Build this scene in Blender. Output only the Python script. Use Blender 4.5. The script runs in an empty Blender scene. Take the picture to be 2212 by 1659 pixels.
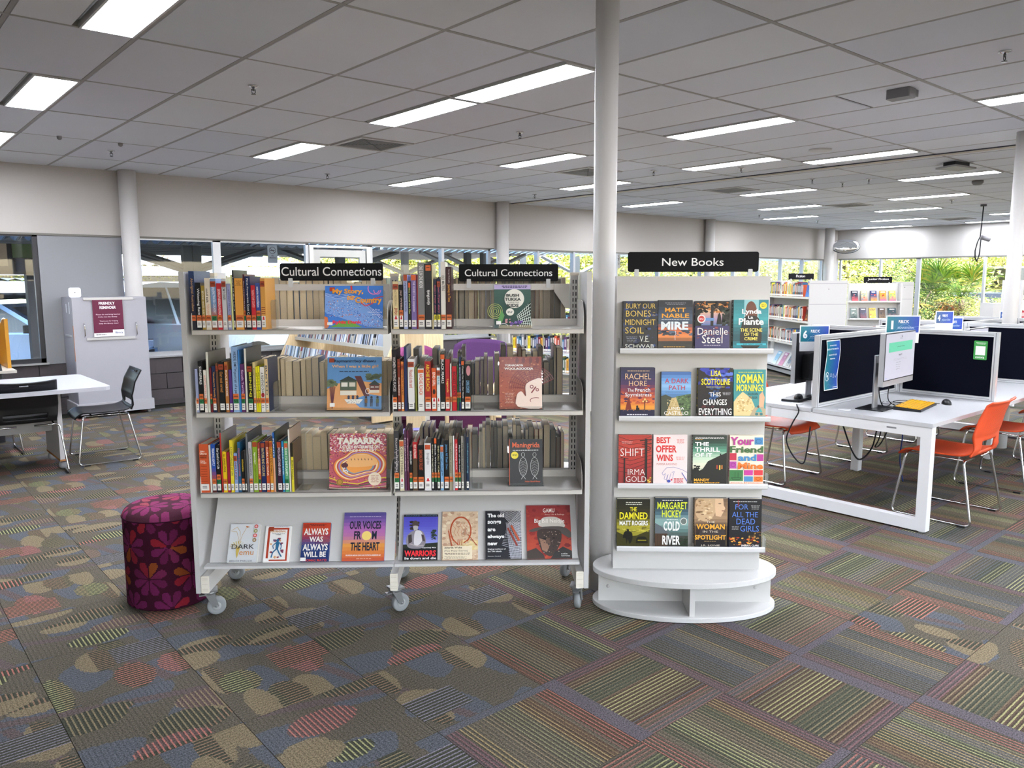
import bpy, bmesh, math, random
import numpy as np
from mathutils import Matrix, Vector
R = math.radians
sc = bpy.context.scene
COL = sc.collection
# ---------------------------------------------------------------- camera
EYE, FPX, PITCH, ROLL, YAW = 1.55, 1692.24, 0.130716, -0.001677, 0.709607
CF = np.array([math.sin(YAW)*math.cos(PITCH), math.cos(YAW)*math.cos(PITCH), -math.sin(PITCH)])
_r = np.array([math.cos(YAW), -math.sin(YAW), 0.0]); _u = np.cross(_r, CF)
CR = _r*math.cos(ROLL)+_u*math.sin(ROLL); CU = -_r*math.sin(ROLL)+_u*math.cos(ROLL)
cam = bpy.data.objects.new('camera', bpy.data.cameras.new('camera')); COL.objects.link(cam)
cam.data.sensor_width = 36.0; cam.data.lens = FPX/2212*36.0; cam.data.clip_end = 400; cam.data.clip_start = 0.05
cam.matrix_world = Matrix([[CR[0], CU[0], -CF[0], 0], [CR[1], CU[1], -CF[1], 0], [CR[2], CU[2], -CF[2], EYE], [0, 0, 0, 1]])
sc.camera = cam
def ray(u, v): return CF+CR*((u-1106)/FPX)-CU*((v-829.5)/FPX)
def onz(u, v, z=0.0):
    d = ray(u, v); p = d*((z-EYE)/d[2]); return p[0], p[1]
def atd(u, v, dep):
    p = ray(u, v)*dep; return p[0], p[1], p[2]+EYE
def onX(u, v, X):
    d = ray(u, v); p = d*(X/d[0]); return p[1], p[2]+EYE
def onY(u, v, Y):
    d = ray(u, v); p = d*(Y/d[1]); return p[0], p[2]+EYE
# ---------------------------------------------------------------- world, sun, exposure
sc.view_settings.view_transform = 'Standard'; sc.view_settings.look = 'None'
sc.view_settings.gamma = 1.0; sc.view_settings.use_curve_mapping = False
sc.view_settings.exposure = 1.50
LIGHT_E = 26      # ceiling panel emission
w = bpy.data.worlds.new('world'); sc.world = w; w.use_nodes = True
nt = w.node_tree; bg = nt.nodes['Background']
sky = nt.nodes.new('ShaderNodeTexSky'); sky.sky_type = 'NISHITA'; sky.sun_disc = False
sky.sun_elevation = R(52); sky.sun_rotation = R(200); sky.altitude = 20; sky.dust_density = 2.0; sky.ozone_density = 1.0
nt.links.new(sky.outputs[0], bg.inputs[0]); bg.inputs[1].default_value = 0.5
sun = bpy.data.objects.new('sun', bpy.data.lights.new('sun', 'SUN')); COL.objects.link(sun)
sun.data.energy = 5.5; sun.data.angle = R(0.7); sun.data.color = (1.0, 0.95, 0.86)
sun.rotation_euler = Vector((0.62, 0.35, -0.95)).to_track_quat('-Z', 'Y').to_euler()
try: sc.cycles.max_bounces = 10; sc.cycles.transparent_max_bounces = 24; sc.cycles.diffuse_bounces = 5
except Exception: pass
try: sc.cycles.sample_clamp_indirect = 6.0
except Exception: pass

# ---------------------------------------------------------------- helpers
def lin(c): return c/12.92 if c <= 0.04045 else ((c+0.055)/1.055)**2.4
def hx(s): return tuple(lin(int(s[i:i+2], 16)/255) for i in (0, 2, 4))
def mixc(a, b, t): return tuple(a[i]*(1-t)+b[i]*t for i in range(3))
class MB:
    """collects shapes with a flat colour per face; build() links them as one mesh object"""
    def __init__(s, col='ffffff'): s.v = []; s.f = []; s.c = []; s.col = hx(col) if isinstance(col, str) else col; s.sm = []
    def add(s, vs, fs, col=None, smooth=False, M=None):
        o = len(s.v)
        if M is not None: vs = [tuple(M @ Vector(p)) for p in vs]
        s.v += [tuple(p) for p in vs]
        c = s.col if col is None else (hx(col) if isinstance(col, str) else col)
        for f in fs: s.f.append([i+o for i in f]); s.c.append(c); s.sm.append(smooth)
        return s
    def box(s, a, b, col=None, M=None):
        x0, y0, z0 = a; x1, y1, z1 = b
        if x0 > x1: x0, x1 = x1, x0
        if y0 > y1: y0, y1 = y1, y0
        if z0 > z1: z0, z1 = z1, z0
        return s.add([(x0, y0, z0), (x1, y0, z0), (x1, y1, z0), (x0, y1, z0), (x0, y0, z1), (x1, y0, z1), (x1, y1, z1), (x0, y1, z1)],
                     [(0, 3, 2, 1), (4, 5, 6, 7), (0, 1, 5, 4), (1, 2, 6, 5), (2, 3, 7, 6), (3, 0, 4, 7)], col, M=M)
    def rbox(s, a, b, r, col=None, M=None, axis=2, n=3):
        """box with rounded corners about one axis"""
        ax = [i for i in range(3) if i != axis]
        x0, x1 = sorted((a[ax[0]], b[ax[0]])); y0, y1 = sorted((a[ax[1]], b[ax[1]]))
        pts = []
        for cx, cy, a0 in ((x1-r, y1-r, 0), (x0+r, y1-r, 90), (x0+r, y0+r, 180), (x1-r, y0+r, 270)):
            for k in range(n+1):
                t = R(a0+90*k/n); pts.append((cx+r*math.cos(t), cy+r*math.sin(t)))
        return s.prism(pts, a[axis], b[axis], col, axis, M)
    def prism(s, pts, h0, h1, col=None, axis=2, M=None, smooth=False):
        n = len(pts)
        def P(p, h):
            q = [0, 0, 0]; ax = [i for i in range(3) if i != axis]; q[ax[0]], q[ax[1]] = p; q[axis] = h; return tuple(q)
        vs = [P(p, h0) for p in pts]+[P(p, h1) for p in pts]
        ar = sum(pts[i][0]*pts[(i+1) % n][1]-pts[(i+1) % n][0]*pts[i][1] for i in range(n))
        flip = (ar < 0) ^ (axis == 1) ^ (h1 < h0)
        fs = [tuple(range(n))[::-1], tuple(range(n, 2*n))]+[(i, (i+1) % n, n+(i+1) % n, n+i) for i in range(n)]
        if flip: fs = [f[::-1] for f in fs]
        return s.add(vs, fs, col, smooth, M)
    def lathe(s, prof, n=20, col=None, M=None, smooth=True, sx=1, sy=1):
        vs = []; fs = []
        for r, z in prof:
            for k in range(n):
                t = 2*math.pi*k/n; vs.append((r*sx*math.cos(t), r*sy*math.sin(t), z))
        for j in range(len(prof)-1):
            for k in range(n):
                fs.append((j*n+k, j*n+(k+1) % n, (j+1)*n+(k+1) % n, (j+1)*n+k))
        fs.append(tuple(range(n))[::-1]); m = (len(prof)-1)*n; fs.append(tuple(range(m, m+n)))
        return s.add(vs, fs, col, smooth, M)
    def cyl(s, p, q, r, n=12, col=None, r2=None, smooth=True):
        p = Vector(p); q = Vector(q); d = q-p; L = d.length
        if L < 1e-6: return s
        M = Matrix.Translation(p) @ d.to_track_quat('Z', 'Y').to_matrix().to_4x4()
        return s.lathe([(r, 0), (r if r2 is None else r2, L)], n, col, M, smooth)
    def tube(s, pts, r, n=8, col=None, closed=False):
        P = [Vector(p) for p in pts]; m = len(P); vs = []; fs = []; up = None
        for i in range(m):
            a = P[(i-1) % m] if (closed or i > 0) else P[i]; b = P[(i+1) % m] if (closed or i < m-1) else P[i]
            d = (b-a).normalized()
            if up is None:
                up = Vector((0, 0, 1)) if abs(d.z) < .9 else Vector((1, 0, 0))
            x = d.cross(up).normalized(); up = x.cross(d).normalized()
            for k in range(n):
                t = 2*math.pi*k/n; vs.append(tuple(P[i]+(x*math.cos(t)+up*math.sin(t))*r))
        for i in range(m if closed else m-1):
            for k in range(n):
                j = (i+1) % m; fs.append((i*n+k, i*n+(k+1) % n, j*n+(k+1) % n, j*n+k))
        if not closed: fs += [tuple(range(n))[::-1], tuple(range((m-1)*n, m*n))]
        return s.add(vs, fs, col, True)
    def quad(s, a, b, c, d, col=None): return s.add([a, b, c, d], [(0, 1, 2, 3)], col)
    def mesh(s, name='m', mat=None):
        me = bpy.data.meshes.new(name); me.from_pydata(s.v, [], s.f)
        at = me.attributes.new('col', 'FLOAT_COLOR', 'CORNER')
        cnt = np.array([len(f) for f in s.f], dtype=np.int64); ca = np.array([tuple(c)+(1.0,) if len(c) == 3 else c for c in s.c], dtype=np.float32).reshape(-1, 4)
        at.data.foreach_set('color', np.repeat(ca, cnt, axis=0).ravel())
        me.polygons.foreach_set('use_smooth', s.sm)
        if mat is not None: me.materials.append(mat)
        me.update()
        return me
    def build(s, name, mat, parent=None, M=None, **kw):
        o = bpy.data.objects.new(name, s.mesh(name, mat)); COL.objects.link(o)
        if parent is not None: o.parent = parent
        if M is not None: o.matrix_local = M
        tag(o, **kw); return o
def tag(o, label=None, cat=None, group=None, kind=None):
    if label: o['label'] = label
    if cat: o['category'] = cat
    if group: o['group'] = group
    if kind: o['kind'] = kind
    return o
def empty(name, M=None, label=None, cat=None, group=None, kind=None):
    o = bpy.data.objects.new(name, None); COL.objects.link(o); o.empty_display_size = 0.05
    if M is not None: o.matrix_world = M
    return tag(o, label, cat, group, kind)
def inst(src, parent=None, M=None, name=None):
    o = src.copy(); COL.objects.link(o); o.parent = parent
    if M is not None: o.matrix_local = M
    if name: o.name = name
    return o
def dup(root, M, label=None, group=None):
    r = root.copy(); COL.objects.link(r); r.matrix_world = M
    if label: r['label'] = label
    if group: r['group'] = group
    for ch in list(root.children):
        c = ch.copy(); COL.objects.link(c); c.parent = r
        for g in ch.children:
            d = g.copy(); COL.objects.link(d); d.parent = c
    return r
def T(x, y, z=0, rz=0): return Matrix.Translation((x, y, z)) @ Matrix.Rotation(rz, 4, 'Z')
def RX(a): return Matrix.Rotation(a, 4, 'X')
def RY(a): return Matrix.Rotation(a, 4, 'Y')
def RZ(a): return Matrix.Rotation(a, 4, 'Z')
def TR(x, y, z): return Matrix.Translation((x, y, z))

# ---------------------------------------------------------------- materials (all procedural; the flat print colours ride on the attribute "col")
def newmat(name):
    m = bpy.data.materials.new(name); m.use_nodes = True; nt = m.node_tree; return m, nt, nt.nodes['Principled BSDF']
def paint(name, rough=.5, spec=.4, metal=0.0, var=.06, scale=30, bump=0.0, coat=0.0, emit=0.0, bscale=None, gain=1.0):
    m, nt, p = newmat(name); L = nt.links.new
    at = nt.nodes.new('ShaderNodeAttribute'); at.attribute_name = 'col'
    tc = nt.nodes.new('ShaderNodeTexCoord'); nz = nt.nodes.new('ShaderNodeTexNoise'); nz.inputs['Scale'].default_value = scale
    nz.inputs['Detail'].default_value = 3; L(tc.outputs['Object'], nz.inputs['Vector'])
    mr = nt.nodes.new('ShaderNodeMapRange'); mr.inputs['To Min'].default_value = gain*(1-var); mr.inputs['To Max'].default_value = gain*(1+var)
    L(nz.outputs['Fac'], mr.inputs['Value'])
    mx = nt.nodes.new('ShaderNodeVectorMath'); mx.operation = 'SCALE'; L(at.outputs['Color'], mx.inputs[0]); L(mr.outputs[0], mx.inputs['Scale'])
    L(mx.outputs[0], p.inputs['Base Color'])
    p.inputs['Roughness'].default_value = rough; p.inputs['Specular IOR Level'].default_value = spec; p.inputs['Metallic'].default_value = metal
    p.inputs['Coat Weight'].default_value = coat; p.inputs['Coat Roughness'].default_value = .12
    if bump:
        n2 = nt.nodes.new('ShaderNodeTexNoise'); n2.inputs['Scale'].default_value = bscale or scale*8; L(tc.outputs['Object'], n2.inputs['Vector'])
        b = nt.nodes.new('ShaderNodeBump'); b.inputs['Strength'].default_value = bump; b.inputs['Distance'].default_value = .002
        L(n2.outputs['Fac'], b.inputs['Height']); L(b.outputs[0], p.inputs['Normal'])
    if emit:
        L(mx.outputs[0], p.inputs['Emission Color']); p.inputs['Emission Strength'].default_value = emit
    return m
MATTE = paint('matte_paint', .7, .25)
WHITE = paint('powder_coat', .42, .35, var=.015, scale=6, bump=.05, gain=.80)
LAMI = paint('white_laminate', .38, .4, var=.01, scale=5, bump=.02, gain=.76)
PRINT = paint('printed_cover', .36, .35, var=.03, coat=.08)
PAPER = paint('paper_pages', .85, .1, var=.10, scale=200)
PLAST = paint('moulded_plastic', .42, .35, var=.04, scale=20, bump=.04)
CHROME = paint('chrome', .12, .5, 1.0, var=.02)
ALU = paint('satin_aluminium', .32, .5, .6, var=.03)
RUBBER = paint('rubber', .65, .3)
WALLM = paint('wall_paint', .85, .15, var=.02, scale=2, bump=.08, gain=.74)
TILEM = paint('ceiling_tile_face', .75, .25, var=.05, scale=1.6, bump=.08)
BLOCKM = paint('painted_block', .75, .25, var=.08, scale=25, bump=.5)
SCREENF = paint('screen_fabric', .95, .05, var=.15, scale=400, bump=.3)
CLOTH = paint('upholstery_cloth', .92, .1, var=.18, scale=160, bump=.5)
WOOD = None
LAMP = paint('light_diffuser', .5, .2, var=.0, emit=LIGHT_E)
GLOWM = paint('lit_display', .3, .3, var=.0, emit=.12)
CARPAINT = paint('car_paint', .2, .5, .3, var=.02, coat=.8)
LEAF = paint('leaf', .6, .3, var=.35, scale=9)
BARK = paint('bark', .9, .1, var=.3, scale=30, bump=.6)
ROOFM = paint('metal_roofing', .45, .4, .2, var=.06, scale=3)
ASPH = paint('asphalt', .9, .1, var=.25, scale=8, bump=.3)
def wood(name, c1, c2):
    m, nt, p = newmat(name); L = nt.links.new
    tc = nt.nodes.new('ShaderNodeTexCoord'); mp = nt.nodes.new('ShaderNodeMapping'); mp.inputs['Scale'].default_value = (14, 14, 1.2)
    nz = nt.nodes.new('ShaderNodeTexNoise'); nz.inputs['Scale'].default_value = 4; nz.inputs['Detail'].default_value = 6
    cr = nt.nodes.new('ShaderNodeValToRGB'); cr.color_ramp.elements[0].color = (*hx(c1), 1); cr.color_ramp.elements[1].color = (*hx(c2), 1)
    cr.color_ramp.elements[0].position = .35; cr.color_ramp.elements[1].position = .65
    L(tc.outputs['Object'], mp.inputs[0]); L(mp.outputs[0], nz.inputs['Vector']); L(nz.outputs['Fac'], cr.inputs[0]); L(cr.outputs[0], p.inputs['Base Color'])
    p.inputs['Roughness'].default_value = .45; return m
BIRCH = wood('birch_ply', 'd8bd92', 'e6d0a8')
def glass(name, tint=(1, 1, 1), refl=.08):
    m = bpy.data.materials.new(name); m.use_nodes = True; nt = m.node_tree; L = nt.links.new
    for n in list(nt.nodes):
        if n.type != 'OUTPUT_MATERIAL': nt.nodes.remove(n)
    out = [n for n in nt.nodes if n.type == 'OUTPUT_MATERIAL'][0]
    tr = nt.nodes.new('ShaderNodeBsdfTransparent'); tr.inputs[0].default_value = (*tint, 1)
    gl = nt.nodes.new('ShaderNodeBsdfGlossy'); gl.inputs['Roughness'].default_value = .02
    lw = nt.nodes.new('ShaderNodeLayerWeight'); lw.inputs['Blend'].default_value = .5
    pw = nt.nodes.new('ShaderNodeMath'); pw.operation = 'POWER'; pw.inputs[1].default_value = 3.0; L(lw.outputs['Facing'], pw.inputs[0])
    nz = nt.nodes.new('ShaderNodeTexNoise'); nz.inputs['Scale'].default_value = 3
    ma = nt.nodes.new('ShaderNodeMath'); ma.operation = 'MULTIPLY_ADD'; ma.inputs[1].default_value = .02
    mx = nt.nodes.new('ShaderNodeMixShader')
    L(nz.outputs['Fac'], ma.inputs[0]); ad = nt.nodes.new('ShaderNodeMath'); ad.operation = 'MULTIPLY_ADD'; ad.inputs[1].default_value = .7; ad.inputs[2].default_value = refl*.35; L(pw.outputs[0], ad.inputs[0]); L(ad.outputs[0], ma.inputs[2]); L(ma.outputs[0], mx.inputs[0])
    L(tr.outputs[0], mx.inputs[1]); L(gl.outputs[0], mx.inputs[2]); L(mx.outputs[0], out.inputs[0]); return m
GLASS = glass('window_glass', (.97, .99, .98)); ACRYL = glass('clear_acrylic', (.94, .96, .96), .12)
POLYC = glass('translucent_roofing', (.55, .68, .85), .2)
m_, nt_, p_ = newmat('convex_mirror'); p_.inputs['Metallic'].default_value = 1; p_.inputs['Roughness'].default_value = .02; p_.inputs['Base Color'].default_value = (.9, .9, .9, 1)
_n = nt_.nodes.new('ShaderNodeTexNoise'); _n.inputs['Scale'].default_value = 2; _mr = nt_.nodes.new('ShaderNodeMapRange'); _mr.inputs['To Min'].default_value = .01; _mr.inputs['To Max'].default_value = .04
nt_.links.new(_n.outputs['Fac'], _mr.inputs['Value']); nt_.links.new(_mr.outputs[0], p_.inputs['Roughness'])
MIRROR = m_
def carpet_mat():
    m, nt, p = newmat('carpet_pile'); L = nt.links.new
    at = nt.nodes.new('ShaderNodeAttribute'); at.attribute_name = 'col'
    g = nt.nodes.new('ShaderNodeNewGeometry')
    n1 = nt.nodes.new('ShaderNodeTexNoise'); n1.inputs['Scale'].default_value = 190; n1.inputs['Detail'].default_value = 2; L(g.outputs['Position'], n1.inputs['Vector'])
    n2 = nt.nodes.new('ShaderNodeTexNoise'); n2.inputs['Scale'].default_value = 2.2; n2.inputs['Detail'].default_value = 3; L(g.outputs['Position'], n2.inputs['Vector'])
    r1 = nt.nodes.new('ShaderNodeMapRange'); r1.inputs['From Min'].default_value = .3; r1.inputs['From Max'].default_value = .7; r1.inputs['To Min'].default_value = .45; r1.inputs['To Max'].default_value = 1.6
    L(n1.outputs['Fac'], r1.inputs['Value'])
    r2 = nt.nodes.new('ShaderNodeMapRange'); r2.inputs['To Min'].default_value = .85; r2.inputs['To Max'].default_value = 1.15; L(n2.outputs['Fac'], r2.inputs['Value'])
    mm = nt.nodes.new('ShaderNodeMath'); mm.operation = 'MULTIPLY'; L(r1.outputs[0], mm.inputs[0]); L(r2.outputs[0], mm.inputs[1])
    mx = nt.nodes.new('ShaderNodeVectorMath'); mx.operation = 'SCALE'; L(at.outputs['Color'], mx.inputs[0]); L(mm.outputs[0], mx.inputs['Scale'])
    L(mx.outputs[0], p.inputs['Base Color']); p.inputs['Roughness'].default_value = 1.0; p.inputs['Specular IOR Level'].default_value = .05
    b = nt.nodes.new('ShaderNodeBump'); b.inputs['Strength'].default_value = .6; b.inputs['Distance'].default_value = .004
    L(n1.outputs['Fac'], b.inputs['Height']); L(b.outputs[0], p.inputs['Normal']); return m
CARPET = carpet_mat()

# ---------------------------------------------------------------- lettering
_tc = {}
def glyphs(s, bold=0.0, res=2):
    k = (s, bold, res)
    if k in _tc: return _tc[k]
    cu = bpy.data.curves.new('lettering', 'FONT'); cu.body = s; cu.resolution_u = res; cu.offset = bold; cu.size = 1.0
    ob = bpy.data.objects.new('lettering', cu)
    me = ob.to_mesh(); vs = [(v.co.x, v.co.y) for v in me.vertices]; fs = [tuple(p.vertices) for p in me.polygons]
    ob.to_mesh_clear(); bpy.data.objects.remove(ob); bpy.data.curves.remove(cu)
    if not vs: vs = [(0, 0), (1, 0), (0, 1)]; fs = []
    xs = [a for a, b in vs]; ys = [b for a, b in vs]
    _tc[k] = (vs, fs, min(xs), max(xs), min(ys), max(ys)); return _tc[k]
class Art:
    """flat print on a panel: unit coordinates u right, v down, on the plane y = -layer; w, h in metres"""
    def __init__(s, w, h, bgc=None, y=0.0, step=.00022): s.m = MB(); s.w = w; s.h = h; s.y = y; s.n = 1; s.step = step
    def P(s, u, v): return (u*s.w, s.y-s.n*s.step, (1-v)*s.h)
    def poly(s, pts, c):
        vs = [s.P(*p) for p in pts]; n = len(pts)
        ar = sum(pts[i][0]*pts[(i+1) % n][1]-pts[(i+1) % n][0]*pts[i][1] for i in range(n))
        s.m.add(vs, [tuple(range(n)) if ar < 0 else tuple(range(n))[::-1]], c); s.n += 1; return s
    def soft(s, pts, c, k=5):
        n = len(pts); out = []
        for i in range(n):
            p = [pts[(i+j-1) % n] for j in range(4)]
            for q in range(k):
                t = q/k; out.append(tuple(.5*(2*p[1][d]+(p[2][d]-p[0][d])*t+(2*p[0][d]-5*p[1][d]+4*p[2][d]-p[3][d])*t*t+(3*p[1][d]-p[0][d]-3*p[2][d]+p[3][d])*t**3) for d in (0, 1)))
        return s.poly([(min(max(a, 0), 1), min(max(b, 0), 1)) for a, b in out], c)
    def rect(s, u0, v0, u1, v1, c): return s.poly([(u0, v1), (u1, v1), (u1, v0), (u0, v0)], c)
    def grad(s, cs, u0=0, v0=0, u1=1, v1=1, horiz=False, n=14):
        cs = [hx(c) if isinstance(c, str) else c for c in cs]; k = len(cs)-1
        for i in range(n):
            t = (i+.5)/n*k; j = min(int(t), k-1); c = mixc(cs[j], cs[j+1], t-j); a, b = i/n, (i+1)/n
            if horiz: s.poly([(u0+(u1-u0)*a, v1), (u0+(u1-u0)*b, v1), (u0+(u1-u0)*b, v0), (u0+(u1-u0)*a, v0)], c)
            else: s.poly([(u0, v0+(v1-v0)*b), (u1, v0+(v1-v0)*b), (u1, v0+(v1-v0)*a), (u0, v0+(v1-v0)*a)], c)
            s.n -= 1
        s.n += 1; return s
    def ell(s, cx, cy, rx, ry, c, n=18): return s.poly([(cx+rx*math.cos(2*math.pi*i/n), cy+ry*math.sin(2*math.pi*i/n)) for i in range(n)][::-1], c)
    def line(s, pts, wd, c):
        a = s.h/s.w
        for (x0, y0), (x1, y1) in zip(pts, pts[1:]):
            dx, dy = x1-x0, (y1-y0)*a; L = math.hypot(dx, dy) or 1; nx, ny = -dy/L*wd/2, dx/L*wd/2/a
            s.poly([(x0+nx, y0+ny), (x1+nx, y1+ny), (x1-nx, y1-ny), (x0-nx, y0-ny)], c); s.n -= 1
        s.n += 1; return s
    def ring(s, cx, cy, rx, ry, wd, c, n=20, a0=0, a1=360):
        return s.line([(cx+rx*math.cos(R(a0+(a1-a0)*i/n)), cy+ry*math.sin(R(a0+(a1-a0)*i/n))) for i in range(n+1)], wd, c)
    def text(s, t, u0, v0, u1, v1, c, bold=.0, rot=0, res=2):
        vs, fs, xa, xb, ya, yb = glyphs(t, bold, res); W = xb-xa or 1; H = yb-ya or 1; out = []
        for x, y in vs:
            a, b = (x-xa)/W, (y-ya)/H
            if rot: out.append(s.P(u1-(u1-u0)*(1-b), v0+(v1-v0)*a))      # reads downwards
            else: out.append(s.P(u0+(u1-u0)*a, v1-(v1-v0)*b))
        if rot: out = [s.P(u0+(u1-u0)*((y-ya)/H), v0+(v1-v0)*((x-xa)/W)) for x, y in vs]
        s.m.add(out, fs, c); s.n += 1; return s
    def blobs(s, seed, n, box, cols, r0, r1, el=.7):
        rr = random.Random(seed); u0, v0, u1, v1 = box; a = s.w/s.h
        for i in range(n):
            cx, cy = rr.uniform(u0, u1), rr.uniform(v0, v1); r = rr.uniform(r0, r1); k = 6; ph = rr.random()*6
            pts = []
            for j in range(k):
                t = 2*math.pi*j/k+ph; q = r*rr.uniform(.6, 1.15)
                pts.append((min(max(cx+q*math.cos(t), u0), u1), min(max(cy+q*math.sin(t)*a*el, v0), v1)))
            ar = sum(pts[q][0]*pts[(q+1) % k][1]-pts[(q+1) % k][0]*pts[q][1] for q in range(k))
            if ar > 0: pts = pts[::-1]
            s.n += (i % 3)*.3; s.poly(pts, rr.choice(cols)); s.n -= 1+(i % 3)*.3
        s.n += 1; return s
# ================================================================ THE ROOM
HC = 2.857; YW = 10.37; XW = 20.3; GX, GY, PX, PY = 1.961, 4.713, .6, 1.1923
# ---- ceiling: grid slab, one object per tile, lights in half tiles
ceil = MB('8d8b88'); ceil.box((-5, -6, HC+.03), (XW+.1, YW+.1, HC+.12))
ceiling = ceil.build('ceiling', WALLM, kind='structure')
cellx = lambda X: math.floor((X-GX)/PX)
lightcells = {}
for lx, ly in [(1.21, 4.1), (1.21, 6.5), (1.21, 8.9), (3.63, 7.7), (3.63, 5.3), (3.63, 4.1), (6.03, 6.5), (6.03, 8.9), (6.03, 4.1), (8.2, 7.7), (7.8, 5.3), (8.33, 4.1),
               (10.8, 8.9), (10.8, 6.5), (10.8, 4.1), (13.1, 7.7), (13.1, 5.3), (15.4, 8.9), (15.35, 6.5), (15.35, 4.1), (17.75, 7.7), (17.75, 5.3), (6.55, 1.73), (19.9, 8.9), (19.85, 6.5), (3.63, .55), (8.9, .55), (10.8, 1.73), (17.75, 2.9),(13.1,2.9)]:
    i, j = math.floor((lx-GX)/PX), math.floor((ly-GY)/PY)
    lightcells[(i, j)] = 0 if (lx-GX)/PX-i < .5 else 1
ventcells = {(3, 1): 1, (8, 1): 1, (13, 1): 1, (19, 1): 1, (27, 1): 1}
def tile_mesh(w, d, c):
    b = MB(c); e = .012
    b.add([(e, e, 0), (w-e, e, 0), (w-e, d-e, 0), (e, d-e, 0), (e+.004, e+.004, -.008), (w-e-.004, e+.004, -.008), (w-e-.004, d-e-.004, -.008), (e+.004, d-e-.004, -.008)],
          [(4, 7, 6, 5), (0, 1, 5, 4), (1, 2, 6, 5), (2, 3, 7, 6), (3, 0, 4, 7), (0, 3, 2, 1)])
    return b.mesh('ceiling_tile', TILEM)
rr = random.Random(4)
TC = ['d9dbe0', 'd5d7dc', 'dadce0', 'd0d3da', 'd6d8dc', 'd4d5dc']
TM = [tile_mesh(PX, PY, c) for c in TC]; TH = [tile_mesh(PX/2, PY, c) for c in TC]; TS = [tile_mesh(PX, PY/2, c) for c in TC[:2]]
grid = MB('bdbab6')
i0, i1 = -4, 30; j0, j1 = -4, 4
for i in range(i0, i1+2): grid.box((GX+PX*i-.012, GY+PY*j0, HC+.005), (GX+PX*i+.012, YW, HC+.03))
for j in range(j0, j1+2): grid.box((GX+PX*i0, GY+PY*j-.012, HC+.004), (XW, GY+PY*j+.012, HC+.029))
grid.build('ceiling_grid', WALLM, ceiling)
ntile = 0
def dist_key(c): return (GX+PX*(c[0]+.5))**2+(GY+PY*(c[1]+.5))**2
cells = sorted([(i, j) for i in range(i0, i1+1) for j in range(j0, j1+1)], key=dist_key)
rest = MB('b2aeaa')
def lampshade():
    L = MB('dcdcdc'); L.box((.015, .015, -.006), (.285, .03, .028)); L.box((.015, PY-.03, -.006), (.285, PY-.015, .028)); L.box((.015, .03, -.006), (.028, PY-.03, .028)); L.box((.272, .03, -.006), (.285, PY-.03, .028))
    return L.mesh('frame', WHITE), MB('f3f7ff').box((.028, .03, .0), (.272, PY-.03, .01)).mesh('diffuser', LAMP)
LF, LD = lampshade(); nl = 0
names = ['first', 'second', 'third']
for (i, j) in cells:
    x, y = GX+PX*i, GY+PY*j
    if (i, j) in lightcells:
        h = lightcells[(i, j)]; lx = x+.3*h
        px = 'window wall' if y > 7 else ('middle' if y > 4.5 else 'reading area')
        t = empty('ceiling_light', T(lx, y, HC), 'recessed white fluorescent panel light flush in the tiled ceiling, %.0f m from the far wall' % (XW-lx) if 0 else None, 'light', 'fluorescent panel lights recessed in the ceiling')
        t['label'] = '%s lit panel light, %s from the far wall' % ({3: 'window-side', 2: 'window-side', 1: 'third-row', 0: 'mid-room', -1: 'front-row'}.get(j, 'desk-side')+(' outer' if j == 3 else ' inner' if j == 2 else ''), ['first', 'second', 'third', 'fourth', 'fifth', 'sixth', 'seventh', 'eighth', 'ninth'][int((XW-lx)//2.3)])
        a = bpy.data.objects.new('frame', LF); b = bpy.data.objects.new('diffuser', LD)
        for o in (a, b): COL.objects.link(o); o.parent = t
        o = bpy.data.objects.new('ceiling_tile', rr.choice(TH)); COL.objects.link(o); o.parent = ceiling; o.location = (x+.3*(1-h), y, HC+.012)
        continue
    if (i, j) in ventcells: continue
    if ntile < 296:
        if (i, j) == (6, -2):
            for q in (0, 1):
                o = bpy.data.objects.new('ceiling_tile', TS[q]); COL.objects.link(o); o.parent = ceiling; o.location = (x, y+q*PY/2, HC+.012)
            ntile += 2; continue
        o = bpy.data.objects.new('ceiling_tile', rr.choice(TM)); COL.objects.link(o); o.parent = ceiling; o.location = (x, y, HC+.012+rr.uniform(-.001, .002)); ntile += 1
    else: rest.box((x+.012, y+.012, HC+.004), (x+PX-.012, y+PY-.012, HC+.02))
if rest.f: rest.build('ceiling_tile', TILEM, ceiling, kind='stuff')
MB('9a9896').box((-5, -6, HC+.004), (XW, GY+PY*j0-.01, HC+.028)).build('ceiling_infill', TILEM, ceiling)
# unseen panels added behind the camera for more light, let into the plain ceiling
for lx in (-3.0, -.6, 1.8, 4.2, 6.6, 9.0, 11.4):
    for ly in (-1.9, -4.3):
        t = empty('ceiling_light', T(lx, ly, HC-.0), 'added fill panel light in the ceiling behind the viewpoint', 'light', 'added fill panel lights behind the viewpoint')
        for n_, me in (('frame', LF), ('diffuser', LD)):
            o = bpy.data.objects.new(n_, me); COL.objects.link(o); o.parent = t; o.location = (0, 0, -.007)
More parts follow.
